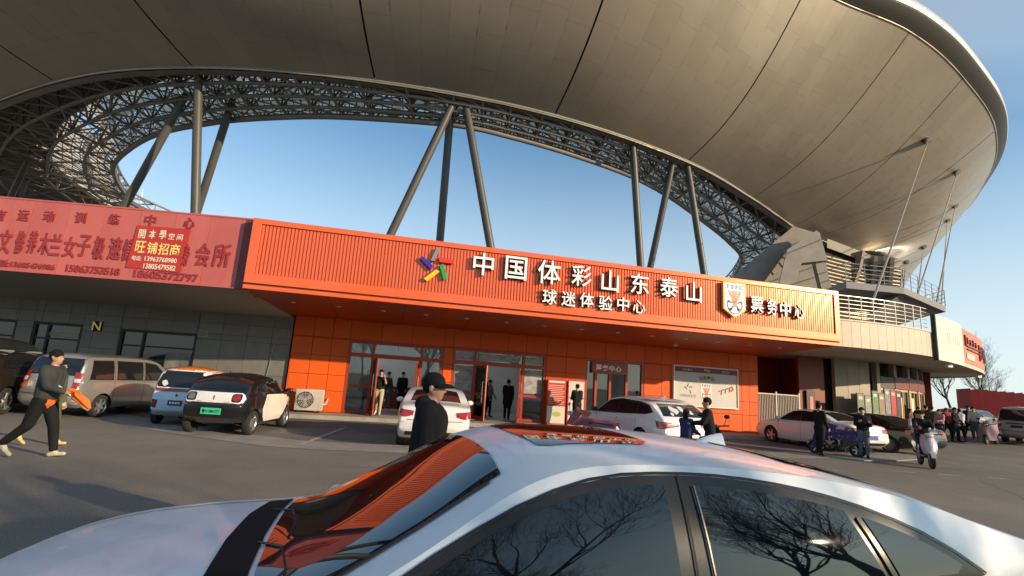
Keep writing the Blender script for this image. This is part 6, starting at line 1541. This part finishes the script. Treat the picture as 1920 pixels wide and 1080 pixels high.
# ------------------------------------------------------------------ people
def capsule(mb, p, r0, q, r1, n=10):
    p, q = Vector(p), Vector(q); d = (q - p); L = d.length
    if L < 1e-5: return mb.ell(p, (r0 + r1) / 2, n, 8)
    t = d / L
    pts = []; rs = []
    for a in (80, 55, 28): pts.append(p - t * r0 * math.sin(R(a))); rs.append(r0 * math.cos(R(a)))
    pts += [p, p.lerp(q, 0.5), q]; rs += [r0, (r0 + r1) / 2, r1]
    for a in (28, 55, 80): pts.append(q + t * r1 * math.sin(R(a))); rs.append(r1 * math.cos(R(a)))
    return mb.tube(pts, rs, n)
def seg_d(v, p, r0, q, r1):
    d = q - p; L2 = d.length_squared
    t = 0 if L2 < 1e-9 else max(0, min(1, (v - p).dot(d) / L2))
    return (v - (p + d * t)).length - (r0 + (r1 - r0) * t)
SKIN = mat('skin', (0.46, 0.27, 0.19), 0.5, var=0.05, scale=8); HAIR = mat('black_hair', (0.012, 0.010, 0.009), 0.75, spec=0.2, bump=0.5, bscale=90)
def cloth(name, c, rough=0.85): return mat('cloth_' + name, c, rough, var=0.14, scale=7, bump=0.35, bscale=22, spec=0.2)
C_BLACK = cloth('black', (0.014, 0.014, 0.015)); C_CHAR = cloth('charcoal', (0.055, 0.056, 0.055)); C_NAVY = cloth('navy', (0.02, 0.025, 0.05)); C_JEAN = cloth('jeans', (0.12, 0.14, 0.17)); C_GREYP = cloth('grey_trousers', (0.20, 0.20, 0.21)); C_BEIGE = cloth('beige', (0.45, 0.38, 0.28)); C_WHITE = cloth('white', (0.6, 0.58, 0.55)); C_RED = cloth('red', (0.34, 0.03, 0.03)); C_ORG = cloth('orange', (0.72, 0.16, 0.03)); C_BLUE = cloth('blue', (0.05, 0.07, 0.26)); C_PINK = cloth('pink', (0.45, 0.26, 0.28)); C_OLIVE = cloth('olive', (0.08, 0.09, 0.05)); C_BROWN = cloth('brown', (0.14, 0.08, 0.05)); C_SHOE = cloth('pale_shoe', (0.52, 0.46, 0.34), 0.7); C_DSHOE = cloth('dark_shoe', (0.02, 0.02, 0.02), 0.5)
def person(label, x, y, az, h=1.72, legs=((4, 4), (-4, 6)), arms=((4, 14, 7), (-2, 14, 7)), lean=2, top=None, pants=None, shoes=None, bulk=1.0, coat=False, hair=True, cap=False, hood=False, head=(0, 0), group=None, z=None, seat=None, vox=0.02, sleeves=True, hem=None, longhair=False):
    top = top or C_BLACK; pants = pants or C_BLACK; shoes = shoes or C_DSHOE
    s = h / 1.72
    P = []   # (p, r0, q, r1, material index): 0 top 1 trousers 2 skin 3 shoes 4 hem
    def add(p, r0, q, r1, m): P.append((Vector(p) * s, r0 * s, Vector(q) * s, r1 * s, m))
    hz = 0.92
    low = 9
    ank = []
    for sd_, (ta, kb) in zip((1, -1), legs):
        hip = Vector((0, 0.09 * sd_, hz)); t = R(ta)
        kn = hip + Vector((math.sin(t), 0.015 * sd_, -math.cos(t))) * 0.43; t2 = t - R(kb)
        an = kn + Vector((math.sin(t2), 0.0, -math.cos(t2))) * 0.41
        fp = t2 * 0.75 if seat is None else 0.0
        fd = Vector((math.cos(fp), 0.10 * sd_, math.sin(fp)))
        bg_ = 1.2 if bulk > 1 else 1.05
        add(hip + Vector((0, 0, -0.02)), 0.098 * bg_, kn, 0.068 * bg_, 1); add(kn, 0.066 * bg_, an + Vector((0, 0, 0.04)), 0.050 * bg_, 1)
        hl = an + Vector((0, 0, -0.045)) - fd * 0.045; to = hl + fd * 0.205 + Vector((0, 0, -0.012))
        add(hl, 0.040, to, 0.033, 3); add(an, 0.042, hl + fd * 0.1, 0.042, 3)
        low = min(low, hl.z - 0.04, to.z - 0.033)
    l = R(lean)
    def up(v): v = Vector(v); d = v.z - hz; return Vector((v.x * math.cos(l) + d * math.sin(l), v.y, hz + d * math.cos(l) - v.x * math.sin(l)))
    b = bulk
    add(up((0, 0.065, 0.95)), 0.112, up((0, -0.065, 0.95)), 0.112, 1)
    for sd_ in (1, -1):
        add(up((0.015, 0.085 * sd_, 1.32)), 0.105 * b, up((0.005, 0.070 * sd_, 1.00)), 0.102 * b, 0)
        add(up((-0.01, 0.10 * sd_, 1.38)), 0.085 * b, up((-0.01, 0.165 * sd_, 1.405)), 0.066 * b, 0)
    add(up((0.02, 0, 1.34)), 0.105 * b, up((0.02, 0, 1.02)), 0.11 * b, 0)
    if coat:
        for sd_ in (1, -1): add(up((0, 0.08 * sd_, 1.0)), 0.115 * b, up((0.0, 0.085 * sd_, 0.72)), 0.118 * b, 0)
    if hem:
        add(up((0.0, 0.07, 0.90)), 0.124, up((0.0, -0.07, 0.90)), 0.124, 4)
    add(up((-0.01, 0, 1.42)), 0.062, up((0.005, 0, 1.52)), 0.055, 2)
    if hood:
        add(up((-0.07, 0.05, 1.46)), 0.075, up((-0.07, -0.05, 1.46)), 0.075, 0); add(up((0.02, 0.07, 1.45)), 0.05, up((0.06, 0.03, 1.40)), 0.05, 0); add(up((0.02, -0.07, 1.45)), 0.05, up((0.06, -0.03, 1.40)), 0.05, 0)
    # head, turned by head[0] (to the left) and nodded by head[1]
    hc = up((0.0, 0, 1.53)); Mh = Matrix.Rotation(R(head[0]), 3, 'Z') @ Matrix.Rotation(R(head[1]), 3, 'Y')
    def H(v): return hc + Mh @ (Vector(v) - Vector((0, 0, 1.53)))
    add(H((0.012, 0, 1.585)), 0.074, H((-0.012, 0, 1.645)), 0.090, 2); add(H((0.045, 0, 1.535)), 0.046, H((0.03, 0, 1.60)), 0.066, 2)
    add(H((0.088, 0, 1.605)), 0.011, H((0.105, 0, 1.578)), 0.015, 2)
    for sd_ in (1, -1): add(H((-0.005, 0.080 * sd_, 1.605)), 0.02, H((-0.01, 0.084 * sd_, 1.58)), 0.014, 2)
    hands = []
    for sd_, (sa, el, ab) in zip((1, -1), arms):
        sh = up((-0.01, 0.175 * sd_, 1.395)); a = R(sa) + l * 0.5
        eb = sh + Vector((math.sin(a), math.sin(R(ab)) * sd_, -math.cos(a) * math.cos(R(ab)))).normalized() * 0.285
        a2 = a + R(el); inw = -0.25 * min(1, el / 60) * sd_
        wr = eb + Vector((math.sin(a2), inw, -math.cos(a2))).normalized() * 0.245
        ms = 0 if sleeves else 2
        add(sh, 0.066 * b, eb, 0.052 * b, 0); add(eb, 0.050 * b if sleeves else 0.042, wr, 0.038 * b if sleeves else 0.03, ms)
        fd = (wr - eb).normalized(); add(wr, 0.028, wr + fd * 0.085, 0.036, 2); hands.append((wr * s, fd, sd_))
    mb = MB()
    for p, r0, q, r1, m in P: capsule(mb, p, r0, q, r1)
    me = mb.mesh('person_source'); o = bpy.data.objects.new('person_source', me); col.objects.link(o)
    md = o.modifiers.new('r', 'REMESH'); md.mode = 'VOXEL'; md.voxel_size = vox * s
    sm = o.modifiers.new('s', 'SMOOTH'); sm.factor = 0.5; sm.iterations = 3
    dg = bpy.context.evaluated_depsgraph_get(); me2 = bpy.data.meshes.new_from_object(o.evaluated_get(dg)); bpy.data.objects.remove(o)
    ml = [top, pants, SKIN, shoes, hem or top, C_DSHOE, HAIR]
    V = [v.co.copy() for v in me2.vertices]; F = [tuple(p.vertices) for p in me2.polygons]; MI = []
    for p in me2.polygons:
        c = p.center; MI.append(min(P, key=lambda k: seg_d(c, k[0], k[1], k[2], k[3]))[4])
    ex = MB()
    for hd, fd, sd_ in hands:      # fingers and thumb, slightly curled
        side = fd.cross(Vector((0, sd_, 0))); side = side.normalized() if side.length > 0.1 else Vector((0, 0, 1))
        pal = Vector((0, -sd_, 0)); pal = (pal - fd * pal.dot(fd)).normalized(); side = fd.cross(pal).normalized()
        for k in range(4):
            b0 = hd + (fd * 0.10 + side * (0.033 - 0.022 * k)) * s; ln = (0.062, 0.072, 0.068, 0.052)[k] * s
            b1 = b0 + (fd * 0.9 + pal * 0.35).normalized() * ln * 0.55; b2 = b1 + (fd * 0.6 + pal * 0.8).normalized() * ln * 0.5
            ex.tube([b0 - fd * 0.02 * s, b1, b2], [0.0105 * s, 0.0095 * s, 0.007 * s], 6)
        b0 = hd + (fd * 0.035 + side * 0.032) * s; ex.tube([b0, b0 + (fd * 0.7 + side * 0.6).normalized() * 0.035 * s, b0 + (fd * 0.9 + side * 0.35 + pal * 0.4).normalized() * 0.068 * s], [0.012 * s, 0.011 * s, 0.008 * s], 6)
    nf = len(ex.f)
    for sd_ in (1, -1):
        ex.ell(H((0.083, 0.031 * sd_, 1.612)) * s, 0.006 * s, 8, 6)
    ne = len(ex.f) - nf
    for sd_ in (1, -1): ex.tube([H((0.0885, 0.017 * sd_, 1.634)) * s, H((0.082, 0.044 * sd_, 1.634)) * s], 0.0035 * s, 5)
    nb_ = len(ex.f) - nf - ne
    ex.tube([H((0.083, 0.022, 1.547)) * s, H((0.091, 0, 1.545)) * s, H((0.083, -0.022, 1.547)) * s], 0.005 * s, 5)
    nm = len(ex.f) - nf - ne - nb_
    o0 = len(V); V += [Vector(v) for v in ex.v]; F += [tuple(i + o0 for i in f) for f in ex.f]; MI += [2] * nf + [5] * ne + [2] * nb_ + [2] * nm
    me3 = bpy.data.meshes.new('body'); me3.from_pydata(V, [], F)
    for m in ml: me3.materials.append(m)
    me3.polygons.foreach_set('material_index', MI); me3.polygons.foreach_set('use_smooth', [True] * len(F))
    zz_ = (gz(x, y) if z is None else z)
    dz = -low * s if seat is None else seat - (hz - 0.10) * s
    root = thing('person', label, 'person', (x, y, zz_), azrot(az), group)
    bo = link('body', me3, root, None, (0, 0, dz))
    if hair:
        hm = MB().ell((-0.016, 0, 1.640), (0.100, 0.090, 0.100), 16, 12)
        if longhair: hm.ell((-0.05, 0, 1.52), (0.06, 0.075, 0.14), 12, 10)
        hm.v = [tuple((hc + Mh @ (Vector(v) - Vector((0, 0, 1.53)))) * s) for v in hm.v]
        hm.build('hair', HAIR, root, smooth=180).location = (0, 0, dz)
    if cap:
        cm = MB().ell((-0.01, 0, 1.655), (0.104, 0.093, 0.088), 18, 12)
        br = []
        for r_, zo in ((0.09, 1.655), (0.13, 1.652), (0.165, 1.640), (0.185, 1.628)): br.append([(r_ * math.cos(R(a)) * 1.05 - 0.0, r_ * 0.62 * math.sin(R(a)), zo - 0.018 * (a / 70) ** 2) for a in range(-70, 71, 14)])
        cm.grid(br); cm.grid([[(a, b_, c - 0.006) for a, b_, c in r_] for r_ in br])
        cm.v = [tuple((hc + Mh @ (Vector(v) - Vector((0, 0, 1.53)))) * s) for v in cm.v]
        cm.build('cap', C_BLACK, root, smooth=60).location = (0, 0, dz)
    return root, [hd + Vector((0, 0, dz)) for hd, _, _ in hands]
# walking man at the left with a bunched orange flag
lm, hh_ = person('man in grey sweatshirt and black trousers striding right with a bunched orange flag', -7.65, 8.75, 84, 1.76, ((19, 8), (-15, 28)), ((-12, 26, 10), (24, 48, 8)), 3, C_CHAR, C_BLACK, C_SHOE, 1.26, hem=C_ORG, vox=0.014)
fl = thing('folded_flag', 'bunched orange and white flag held in the hand of the striding man', 'flag', lm.location, lm.rotation_euler.z)
hp = hh_[1]; random.seed(3)
G_ = []
for i in range(15):
    t = i / 14; c = hp + Vector((0.02 + 0.40 * t + 0.02 * math.sin(9 * t), 0.02 * math.sin(7 * t), 0.03 - 0.22 * t * t - 0.06 * t)); r = 0.018 + 0.040 * math.sin(PI * min(1, t * 0.85)) ** 0.8 + 0.008 * math.sin(17 * t)
    G_.append([c + Vector((0.5 * r * math.cos(a) + 0.0, 0.6 * r * math.sin(a) * 1.1, 0.9 * r * math.cos(a))) * (1 + 0.42 * math.sin(5 * a + 3 * t) + 0.15 * math.sin(11 * a)) for a in [2*PI*k/20 for k in range(21)]])
fm = MB().use(C_ORG); fm.grid(G_); fo = fm
fo.use(C_WHITE); fo.m = [1 if (i % 20) in (3, 4, 11) else 0 for i in range(len(fo.f))]
fo.build('flag_cloth', None, fl, smooth=180)
MB().tube([hp + Vector((-0.10, 0, 0.09)), hp + Vector((0.12, 0, -0.06))], 0.012, 6).build('flag_stick', m_white, fl)
person('person in olive clothes and pale yellow shoes walking close behind the man with the flag', -8.48, 9.84, 84, 1.58, ((16, 6), (-16, 26)), ((4, 10, 4), (-4, 10, 4)), 4, C_OLIVE, C_OLIVE, cloth('yellow_shoe', (0.60, 0.47, 0.20)), 1.0)
person('man in black cap and black hooded jacket walking behind the near sedan', -0.66, 4.55, 92, 1.71, ((10, 4), (-10, 12)), ((4, 26, 10), (2, 30, 10)), 3, C_BLACK, C_BLACK, C_DSHOE, 1.36, cap=True, hood=True, vox=0.012, head=(-4, 3))
person('dark haired man in black jacket facing left behind the near sedan, by the white crossover', 4.62, 11.6, -70, 1.64, ((5, 4), (-5, 6)), ((20, 60, 8), (20, 60, 8)), 8, C_BLACK, C_BLACK, C_DSHOE, 1.2, head=(10, 0))
person('child in blue coat in front of the dark haired man by the white crossover', 4.12, 11.75, 60, 1.36, ((3, 4), (-3, 4)), ((20, 50, 8), (20, 50, 8)), 2, cloth('dull_blue', (0.03, 0.04, 0.11)), C_NAVY, C_DSHOE, 1.15, longhair=True)
person('man in black tracksuit with white striped trousers facing right beside the purple covered bike', 10.55, 17.35, 75, 1.70, ((3, 4), (-3, 6)), ((25, 60, 6), (8, 20, 6)), 2, C_BLACK, C_BLACK, C_DSHOE, 1.08)
person('man in black padded jacket and grey jeans facing the camera behind the white sedan', 12.0, 17.35, 205, 1.64, ((2, 3), (-3, 4)), ((18, 95, 10), (18, 95, 10)), 0, C_BLACK, C_JEAN, C_DSHOE, 1.22)
hp_ = HF.w(2.75, 1.15)
person('man in black seen from behind reading the notice boards', hp_.x, hp_.y, -12, 1.66, ((2, 2), (-2, 3)), ((12, 70, 8), (12, 70, 8)), 3, C_BLACK, C_BLACK, C_DSHOE, 1.15, z=0.15)
hp_ = HF.w(-5.05, 0.35)
person('man in dark T-shirt and beige trousers stepping out, hand at his face', hp_.x, hp_.y, 172, 1.72, ((14, 5), (-12, 18)), ((35, 135, 12), (4, 14, 6)), 1, C_BLACK, C_BEIGE, C_WHITE, 1.0, z=0.15, sleeves=False)
for k, (a, d, az, t_, p_, lab, hgt) in enumerate(((-4.1, -3.2, 170, C_BLACK, C_BLACK, 'person in black standing deep inside the left entrance', 1.7), (-4.75, -3.6, 120, C_CHAR, C_JEAN, 'person in grey top standing inside the left entrance by the wall', 1.66), (-5.6, -2.0, 150, C_BROWN, C_BLACK, 'person in brown just inside the left entrance behind the man stepping out', 1.68),
        (0.25, -0.5, 10, C_BLACK, C_BLACK, 'person in long black coat at the threshold of the right entrance', 1.66), (-0.75, -1.3, 175, C_BLACK, C_BLACK, 'tall person in black inside the right entrance', 1.8), (-0.35, -1.6, 120, C_GREYP, C_BLACK, 'person in grey inside the right entrance, half hidden', 1.6))):
    hp_ = HF.w(a, d); person(lab, hp_.x, hp_.y, az, hgt, ((4, 3), (-5, 6)), ((10, 30, 8), (5, 20, 8)), 3, t_, p_, C_DSHOE, 1.2 if k == 3 else 1.05, coat=(k == 3), z=0.15, vox=0.026, group='visitors inside the hall')
crowd = [(1706, 26.0, 150, C_BROWN, C_BLACK, 'person in brown at the left end of the crowd before the shop doors', 1.6), (1722, 26.8, 200, C_BLACK, C_BLACK, 'person in black bending near the first shop door', 1.66), (1735, 28.0, 90, C_BLACK, C_JEAN, 'person in black and jeans in the crowd before the doors', 1.72), (1748, 27.6, 30, C_OLIVE, C_BLACK, 'person in olive jacket in the crowd before the doors', 1.7), (1762, 26.4, 250, C_PINK, C_BLACK, 'person in pink top with light bag in the crowd', 1.62), (1774, 28.4, 180, C_RED, C_BLACK, 'person in red in the crowd by the pale arch', 1.6), (1789, 26.6, 160, C_BLACK, C_BLACK, 'person in black with pale bag walking out of the crowd', 1.72), (1799, 26.8, 20, C_WHITE, C_BLACK, 'person in white jacket right beside the one in black at the crowd edge', 1.66), (1815, 29.0, 200, C_NAVY, C_NAVY, 'person in navy standing near the dark pier', 1.74), (1826, 28.2, 230, C_WHITE, C_JEAN, 'person in white top and jeans at the right end of the crowd', 1.72)]
for k, (px_, Y, az, t_, p_, lab, hgt) in enumerate(crowd):
    q = aty(px_, 780, Y)
    person(lab, q.x, q.y, az, hgt, ((random.uniform(0, 14), 6), (-random.uniform(0, 12), 10)), ((random.uniform(-8, 25), random.uniform(15, 70), 8), (random.uniform(-8, 20), random.uniform(10, 50), 8)), random.uniform(1, 8), t_, p_, C_DSHOE, 1.12, vox=0.03, group='crowd before the shop doors', longhair=(k % 4 == 0))

# ------------------------------------------------------------------ scooters and covered bikes
def scooter(label, x, y, az, m_b, cover=None, name='motor_scooter', group=None):
    root = thing(name, label, 'scooter', (x, y, gz(x, y)), azrot(az), group)
    ty, rm = wheel_mesh(0.24, 0.09, 6, m_rim)
    for xx in (0.62, -0.60):
        w = bpy.data.objects.new('wheel', None); col.objects.link(w); w.parent = root; w.location = (xx, 0, 0.24); link('tyre', ty, w); link('rim', rm, w)
    MB().tube([(0.62, 0.06, 0.24), (0.56, 0.07, 0.5), (0.48, 0.05, 0.85)], 0.022, 8).tube([(0.62, -0.06, 0.24), (0.56, -0.07, 0.5), (0.48, -0.05, 0.85)], 0.022, 8).build('fork', m_grey, root, smooth=60)
    G_ = []
    for t in range(9):
        u = t / 8; xx = 0.66 - 0.24 * u + 0.05 * math.sin(PI * u); zz_ = 0.42 + 0.55 * u; hw = 0.10 + 0.11 * math.sin(PI * (0.15 + 0.75 * u))
        G_.append([(xx - 0.16 * (a / 4) ** 2, hw * a / 4, zz_) for a in range(-4, 5)])
    sh_ = MB().grid(G_); sh_.grid([[(a - 0.04, b, c) for a, b, c in r] for r in G_]); sh_.build('leg_shield', m_b, root, smooth=60)
    MB().grid([[(0.62 + 0.27 * math.cos(R(a)), yy, 0.24 + 0.27 * math.sin(R(a))) for a in range(20, 150, 12)] for yy in (-0.06, -0.03, 0.03, 0.06)]).build('front_mudguard', m_b, root, smooth=180)
    MB().box((-0.15, -0.15, 0.30), (0.45, 0.15, 0.36), bev=0.02).build('floorboard', m_ctrim, root)
    bd = MB(); bd.prism([(-0.15, 0.30), (-0.10, 0.66), (-0.85, 0.74), (-0.95, 0.62), (-0.45, 0.38)], -0.13, 0.13); bd.build('rear_body', m_b, root)
    MB().box((-0.85, -0.14, 0.70), (-0.08, 0.14, 0.79), bev=0.035).build('seat', m_ctrim, root, smooth=40)
    MB().tube([(0.42, 0.36, 1.02), (0.46, 0.2, 1.0), (0.48, 0, 0.97), (0.46, -0.2, 1.0), (0.42, -0.36, 1.02)], 0.017, 8).build('handlebar', m_ctrim, root, smooth=60)
    MB().ell((0.50, 0, 0.96), (0.10, 0.13, 0.075), 14, 10).build('handlebar_cowl', m_b, root, smooth=180)
    MB().ell((0.585, 0, 0.95), (0.03, 0.07, 0.045), 12, 8).build('head_lamp', m_tailp, root, smooth=180)
    for sd_ in (1, -1):
        mr_ = MB().tube([(0.43, 0.24 * sd_, 1.01), (0.42, 0.30 * sd_, 1.18)], 0.008, 6).ell((0.42, 0.31 * sd_, 1.23), (0.015, 0.07, 0.05), 12, 8).build('mirror', m_ctrim, root, smooth=60)
    if cover:
        G_ = []
        for i in range(13):
            u = i / 12; r_ = []
            for k in range(11):
                v = k / 10 * 2 - 1
                xx = 0.74 - 0.10 * u - 0.30 * abs(v) ** 2 - 0.32 * u * u + 0.03 * math.sin(7 * v + 4 * u); yy = v * (0.36 - 0.05 * u + 0.05 * math.sin(PI * u)) + 0.02 * math.sin(9 * u + 3 * v); zz_ = 0.24 + 0.92 * u - 0.16 * v * v * u + 0.03 * math.cos(5 * v)
                r_.append((xx, yy, zz_))
            G_.append(r_)
        MB().grid(G_).build('wind_guard', cover, root, smooth=180)
        G_ = []
        for i in range(11):
            u = i / 10; r_ = []
            for k in range(9):
                v = k / 8 * 2 - 1
                r_.append((-0.92 + 1.28 * u, v * (0.20 + 0.03 * math.sin(6 * u)), 0.84 - 0.32 * abs(v) ** 2.2 + 0.10 * math.sin(PI * u) * 0.4 + 0.22 * max(0, u - 0.7) + 0.02 * math.sin(11 * u + 3 * v)))
            G_.append(r_)
        MB().grid(G_).build('seat_cover', cover, root, smooth=180)
    MB().tube([(-0.2, 0.12, 0.3), (-0.25, 0.2, 0.02)], 0.012, 6).build('kick_stand', m_grey, root)
    return root
sx_, sy_, saz = 13.15, 16.25, 206
scooter('pale pink motor scooter ridden towards the camera at the right', sx_, sy_, saz, paint('scooter_pink', (0.52, 0.42, 0.43), 0.05, 0.3))
fw = Vector((math.sin(R(saz)), math.cos(R(saz)), 0))
q = Vector((sx_, sy_, 0)) - fw * 0.22
person('rider in black padded jacket and dark trousers on the pink motor scooter', q.x, q.y, saz, 1.70, ((62, 78), (48, 58)), ((48, 32, 12), (48, 32, 12)), 6, C_BLACK, C_NAVY, C_DSHOE, 1.25, seat=0.80, head=(-20, 10))
q = Vector((sx_, sy_, 0)) - fw * 0.66
person('passenger in pale jeans and white sleeves sitting behind the rider on the pink scooter', q.x, q.y, saz, 1.64, ((58, 60), (60, 70)), ((40, 40, 14), (40, 40, 14)), 6, C_WHITE, C_JEAN, C_SHOE, 1.1, seat=0.82, head=(20, 0), longhair=True)
def dotted(name, c, d, sc=18):
    m = bpy.data.materials.new(name); m.use_nodes = True; N = m.node_tree.nodes; L = m.node_tree.links; b = N['Principled BSDF']; b.inputs['Roughness'].default_value = 0.8
    tc = N.new('ShaderNodeTexCoord'); v = N.new('ShaderNodeTexVoronoi'); v.inputs['Scale'].default_value = sc; L.new(tc.outputs['Object'], v.inputs['Vector'])
    lt = N.new('ShaderNodeMath'); lt.operation = 'LESS_THAN'; lt.inputs[1].default_value = 0.22; L.new(v.outputs['Distance'], lt.inputs[0])
    mx = N.new('ShaderNodeMix'); mx.data_type = 'RGBA'; mx.inputs[6].default_value = (*c, 1); mx.inputs[7].default_value = (*d, 1); L.new(lt.outputs[0], mx.inputs[0]); L.new(mx.outputs[2], b.inputs['Base Color']); return m
m_purple = dotted('purple_quilt', (0.055, 0.025, 0.12), (0.42, 0.36, 0.48)); m_plum = dotted('plum_quilt', (0.20, 0.07, 0.09), (0.45, 0.30, 0.30), 26); m_pinkq = dotted('pink_quilt', (0.34, 0.22, 0.25), (0.55, 0.45, 0.45), 14)
scooter('electric bike under a purple dotted wind guard between the two standing men', 11.35, 17.75, -70, p_black, m_purple, 'covered_electric_bike', 'covered electric bikes')
scooter('electric bike under a plum quilted cover before the notice boards', 2.35, 14.6, -55, p_white, m_plum, 'covered_electric_bike', 'covered electric bikes')
scooter('electric bike under a pale pink cover at the far right near the grey van', 24.6, 26.2, 240, p_black, m_pinkq, 'covered_electric_bike', 'covered electric bikes')
scooter('black electric bike just right of the dark haired man by the crossover', 4.98, 12.5, 30, p_black, None, 'electric_bike', None)
# ------------------------------------------------------------------ bare trees
m_bark = mat('bark', (0.055, 0.045, 0.036), 0.9, var=0.2, scale=6, bump=0.6, bscale=30)
def bare_tree(seed, height, spread, levels=5, trunk=0.22, clear=0.25):
    rnd = random.Random(seed); limbs = MB(); twigs = MB(); trunkm = MB()
    def grow(p, d, ln, r, lv):
        pts = [p]; rs = [r]; n = 4 if lv > 1 else 3; q = p.copy(); dd = d.copy()
        for i in range(n):
            dd = (dd + Vector((rnd.uniform(-1, 1), rnd.uniform(-1, 1), rnd.uniform(-0.35, 0.75))) * (0.20 + 0.05 * (levels - lv))).normalized()
            q = q + dd * ln / n; pts.append(q.copy()); rs.append(max(0.004, r * (1 - 0.5 * (i + 1) / n)))
        (trunkm if lv == levels else limbs if lv >= levels - 2 else twigs).tube(pts, rs, 8 if lv == levels else 5 if lv >= levels - 2 else 3, cap=False)
        if lv == 0: return
        k = rnd.randint(3, 4) if lv > 1 else rnd.randint(3, 5)
        for j in range(k):
            i = rnd.randint(1 if lv < levels else 3, n); b = pts[i]
            ax = Vector((rnd.uniform(-1, 1), rnd.uniform(-1, 1), rnd.uniform(-0.1, 0.8))).normalized()
            nd = (dd * (0.75 if lv < levels else 0.55) + ax * spread).normalized()
            if nd.z < -0.05: nd.z = abs(nd.z) * 0.3
            grow(b, nd, ln * rnd.uniform(0.55, 0.78), rs[i] * 0.62, lv - 1)
        if lv > 0: grow(pts[-1], dd, ln * 0.7, rs[-1] * 0.85, lv - 1)
    grow(Vector((0, 0, -0.05)), Vector((0, 0, 1)), height * (clear + 0.12), trunk, levels)
    return [m_.mesh(nm) for m_, nm in ((trunkm, 'trunk'), (limbs, 'limb'), (twigs, 'crown'))]
TM = {}
def tree(label, kind, x, y, rz, sc, group):
    if kind not in TM:
        TM[kind] = bare_tree(*[(31, 10.5, 0.75, 5, 0.2, 0.22), (57, 11.5, 0.6, 5, 0.22, 0.25), (83, 9.0, 0.85, 5, 0.16, 0.2), (19, 10, 0.5, 5, 0.14, 0.2)][kind])
        for me in TM[kind]: me.materials.append(m_bark); shade(me, 180)
    root = thing('bare_tree', label, 'tree', (x, y, gz(x, y)), rz, group)
    root.scale = (sc, sc, sc)
    for nm, me in zip(('trunk', 'limb', 'crown'), TM[kind]): link(nm, me, root)
for k, (x, y, sc, lab) in enumerate(((45, 62, 1.0, 'bare tree behind the red hoarding, nearest the podium'), (52, 60, 0.85, 'bare tree behind the red hoarding, second from the podium'), (60, 64, 1.05, 'bare tree behind the red hoarding, third from the podium'), (66, 60, 0.9, 'bare tree behind the red hoarding at the right picture edge'), (58, 76, 1.2, 'tall bare tree standing further back behind the hoarding'), (74, 78, 1.15, 'bare tree at the far right in the back row'), (49, 72, 0.95, 'thin bare tree in the back row close to the podium'))):
    tree(lab, k % 4, x, y, k * 1.3, sc, 'bare trees beyond the hoarding')
# trees across the road behind the camera: mirrored in the car windows, and they throw the long shadows
for k, (x, y, sc, lab) in enumerate(((5.0, -4.2, 0.95, 'bare roadside tree right behind the camera, mirrored in the rear side window'), (13.5, -3.2, 1.0, 'bare roadside tree to the right that throws a long shadow on the road'), (0.0, -11, 1.0, 'bare tree across the road mirrored low in the front window'), (-6.5, -13, 0.9, 'bare tree across the road mirrored at the left of the front window'), (8.5, -12, 1.1, 'bare tree across the road mirrored behind the nearest one'), (-13, -15, 1.0, 'bare tree across the road far to the left'), (20, -9, 1.1, 'bare tree across the road far to the right'))):
    tree(lab, (0, 1, 3, 3, 2, 3, 1)[k], x, y, k * 2.1 + 0.5, sc, 'bare trees along the road')

for k, (x, y, sc, lab) in enumerate(((-22, -17, 1.1, 'bare tree in the row behind the road, far left end'), (-17, -22, 1.2, 'bare tree in the row behind the road, second from the left'), (-9, -20, 1.15, 'bare tree in the row behind the road, left of centre'), (-3, -18, 1.1, 'bare tree in the row behind the road, close to centre'), (3.5, -20, 1.25, 'bare tree in the row behind the road, right of centre'), (9, -21, 1.1, 'bare tree in the row behind the road, second from the right'), (15, -18, 1.2, 'bare tree in the row behind the road, right end'), (-28, -24, 1.2, 'bare tree behind the row at the far left'), (-12, -28, 1.3, 'tall bare tree behind the middle of the row'))):
    tree(lab, (3, 1, 2, 3, 1, 0, 2, 1, 0)[k], x, y, k * 1.7 + 0.2, sc, 'bare trees along the road')
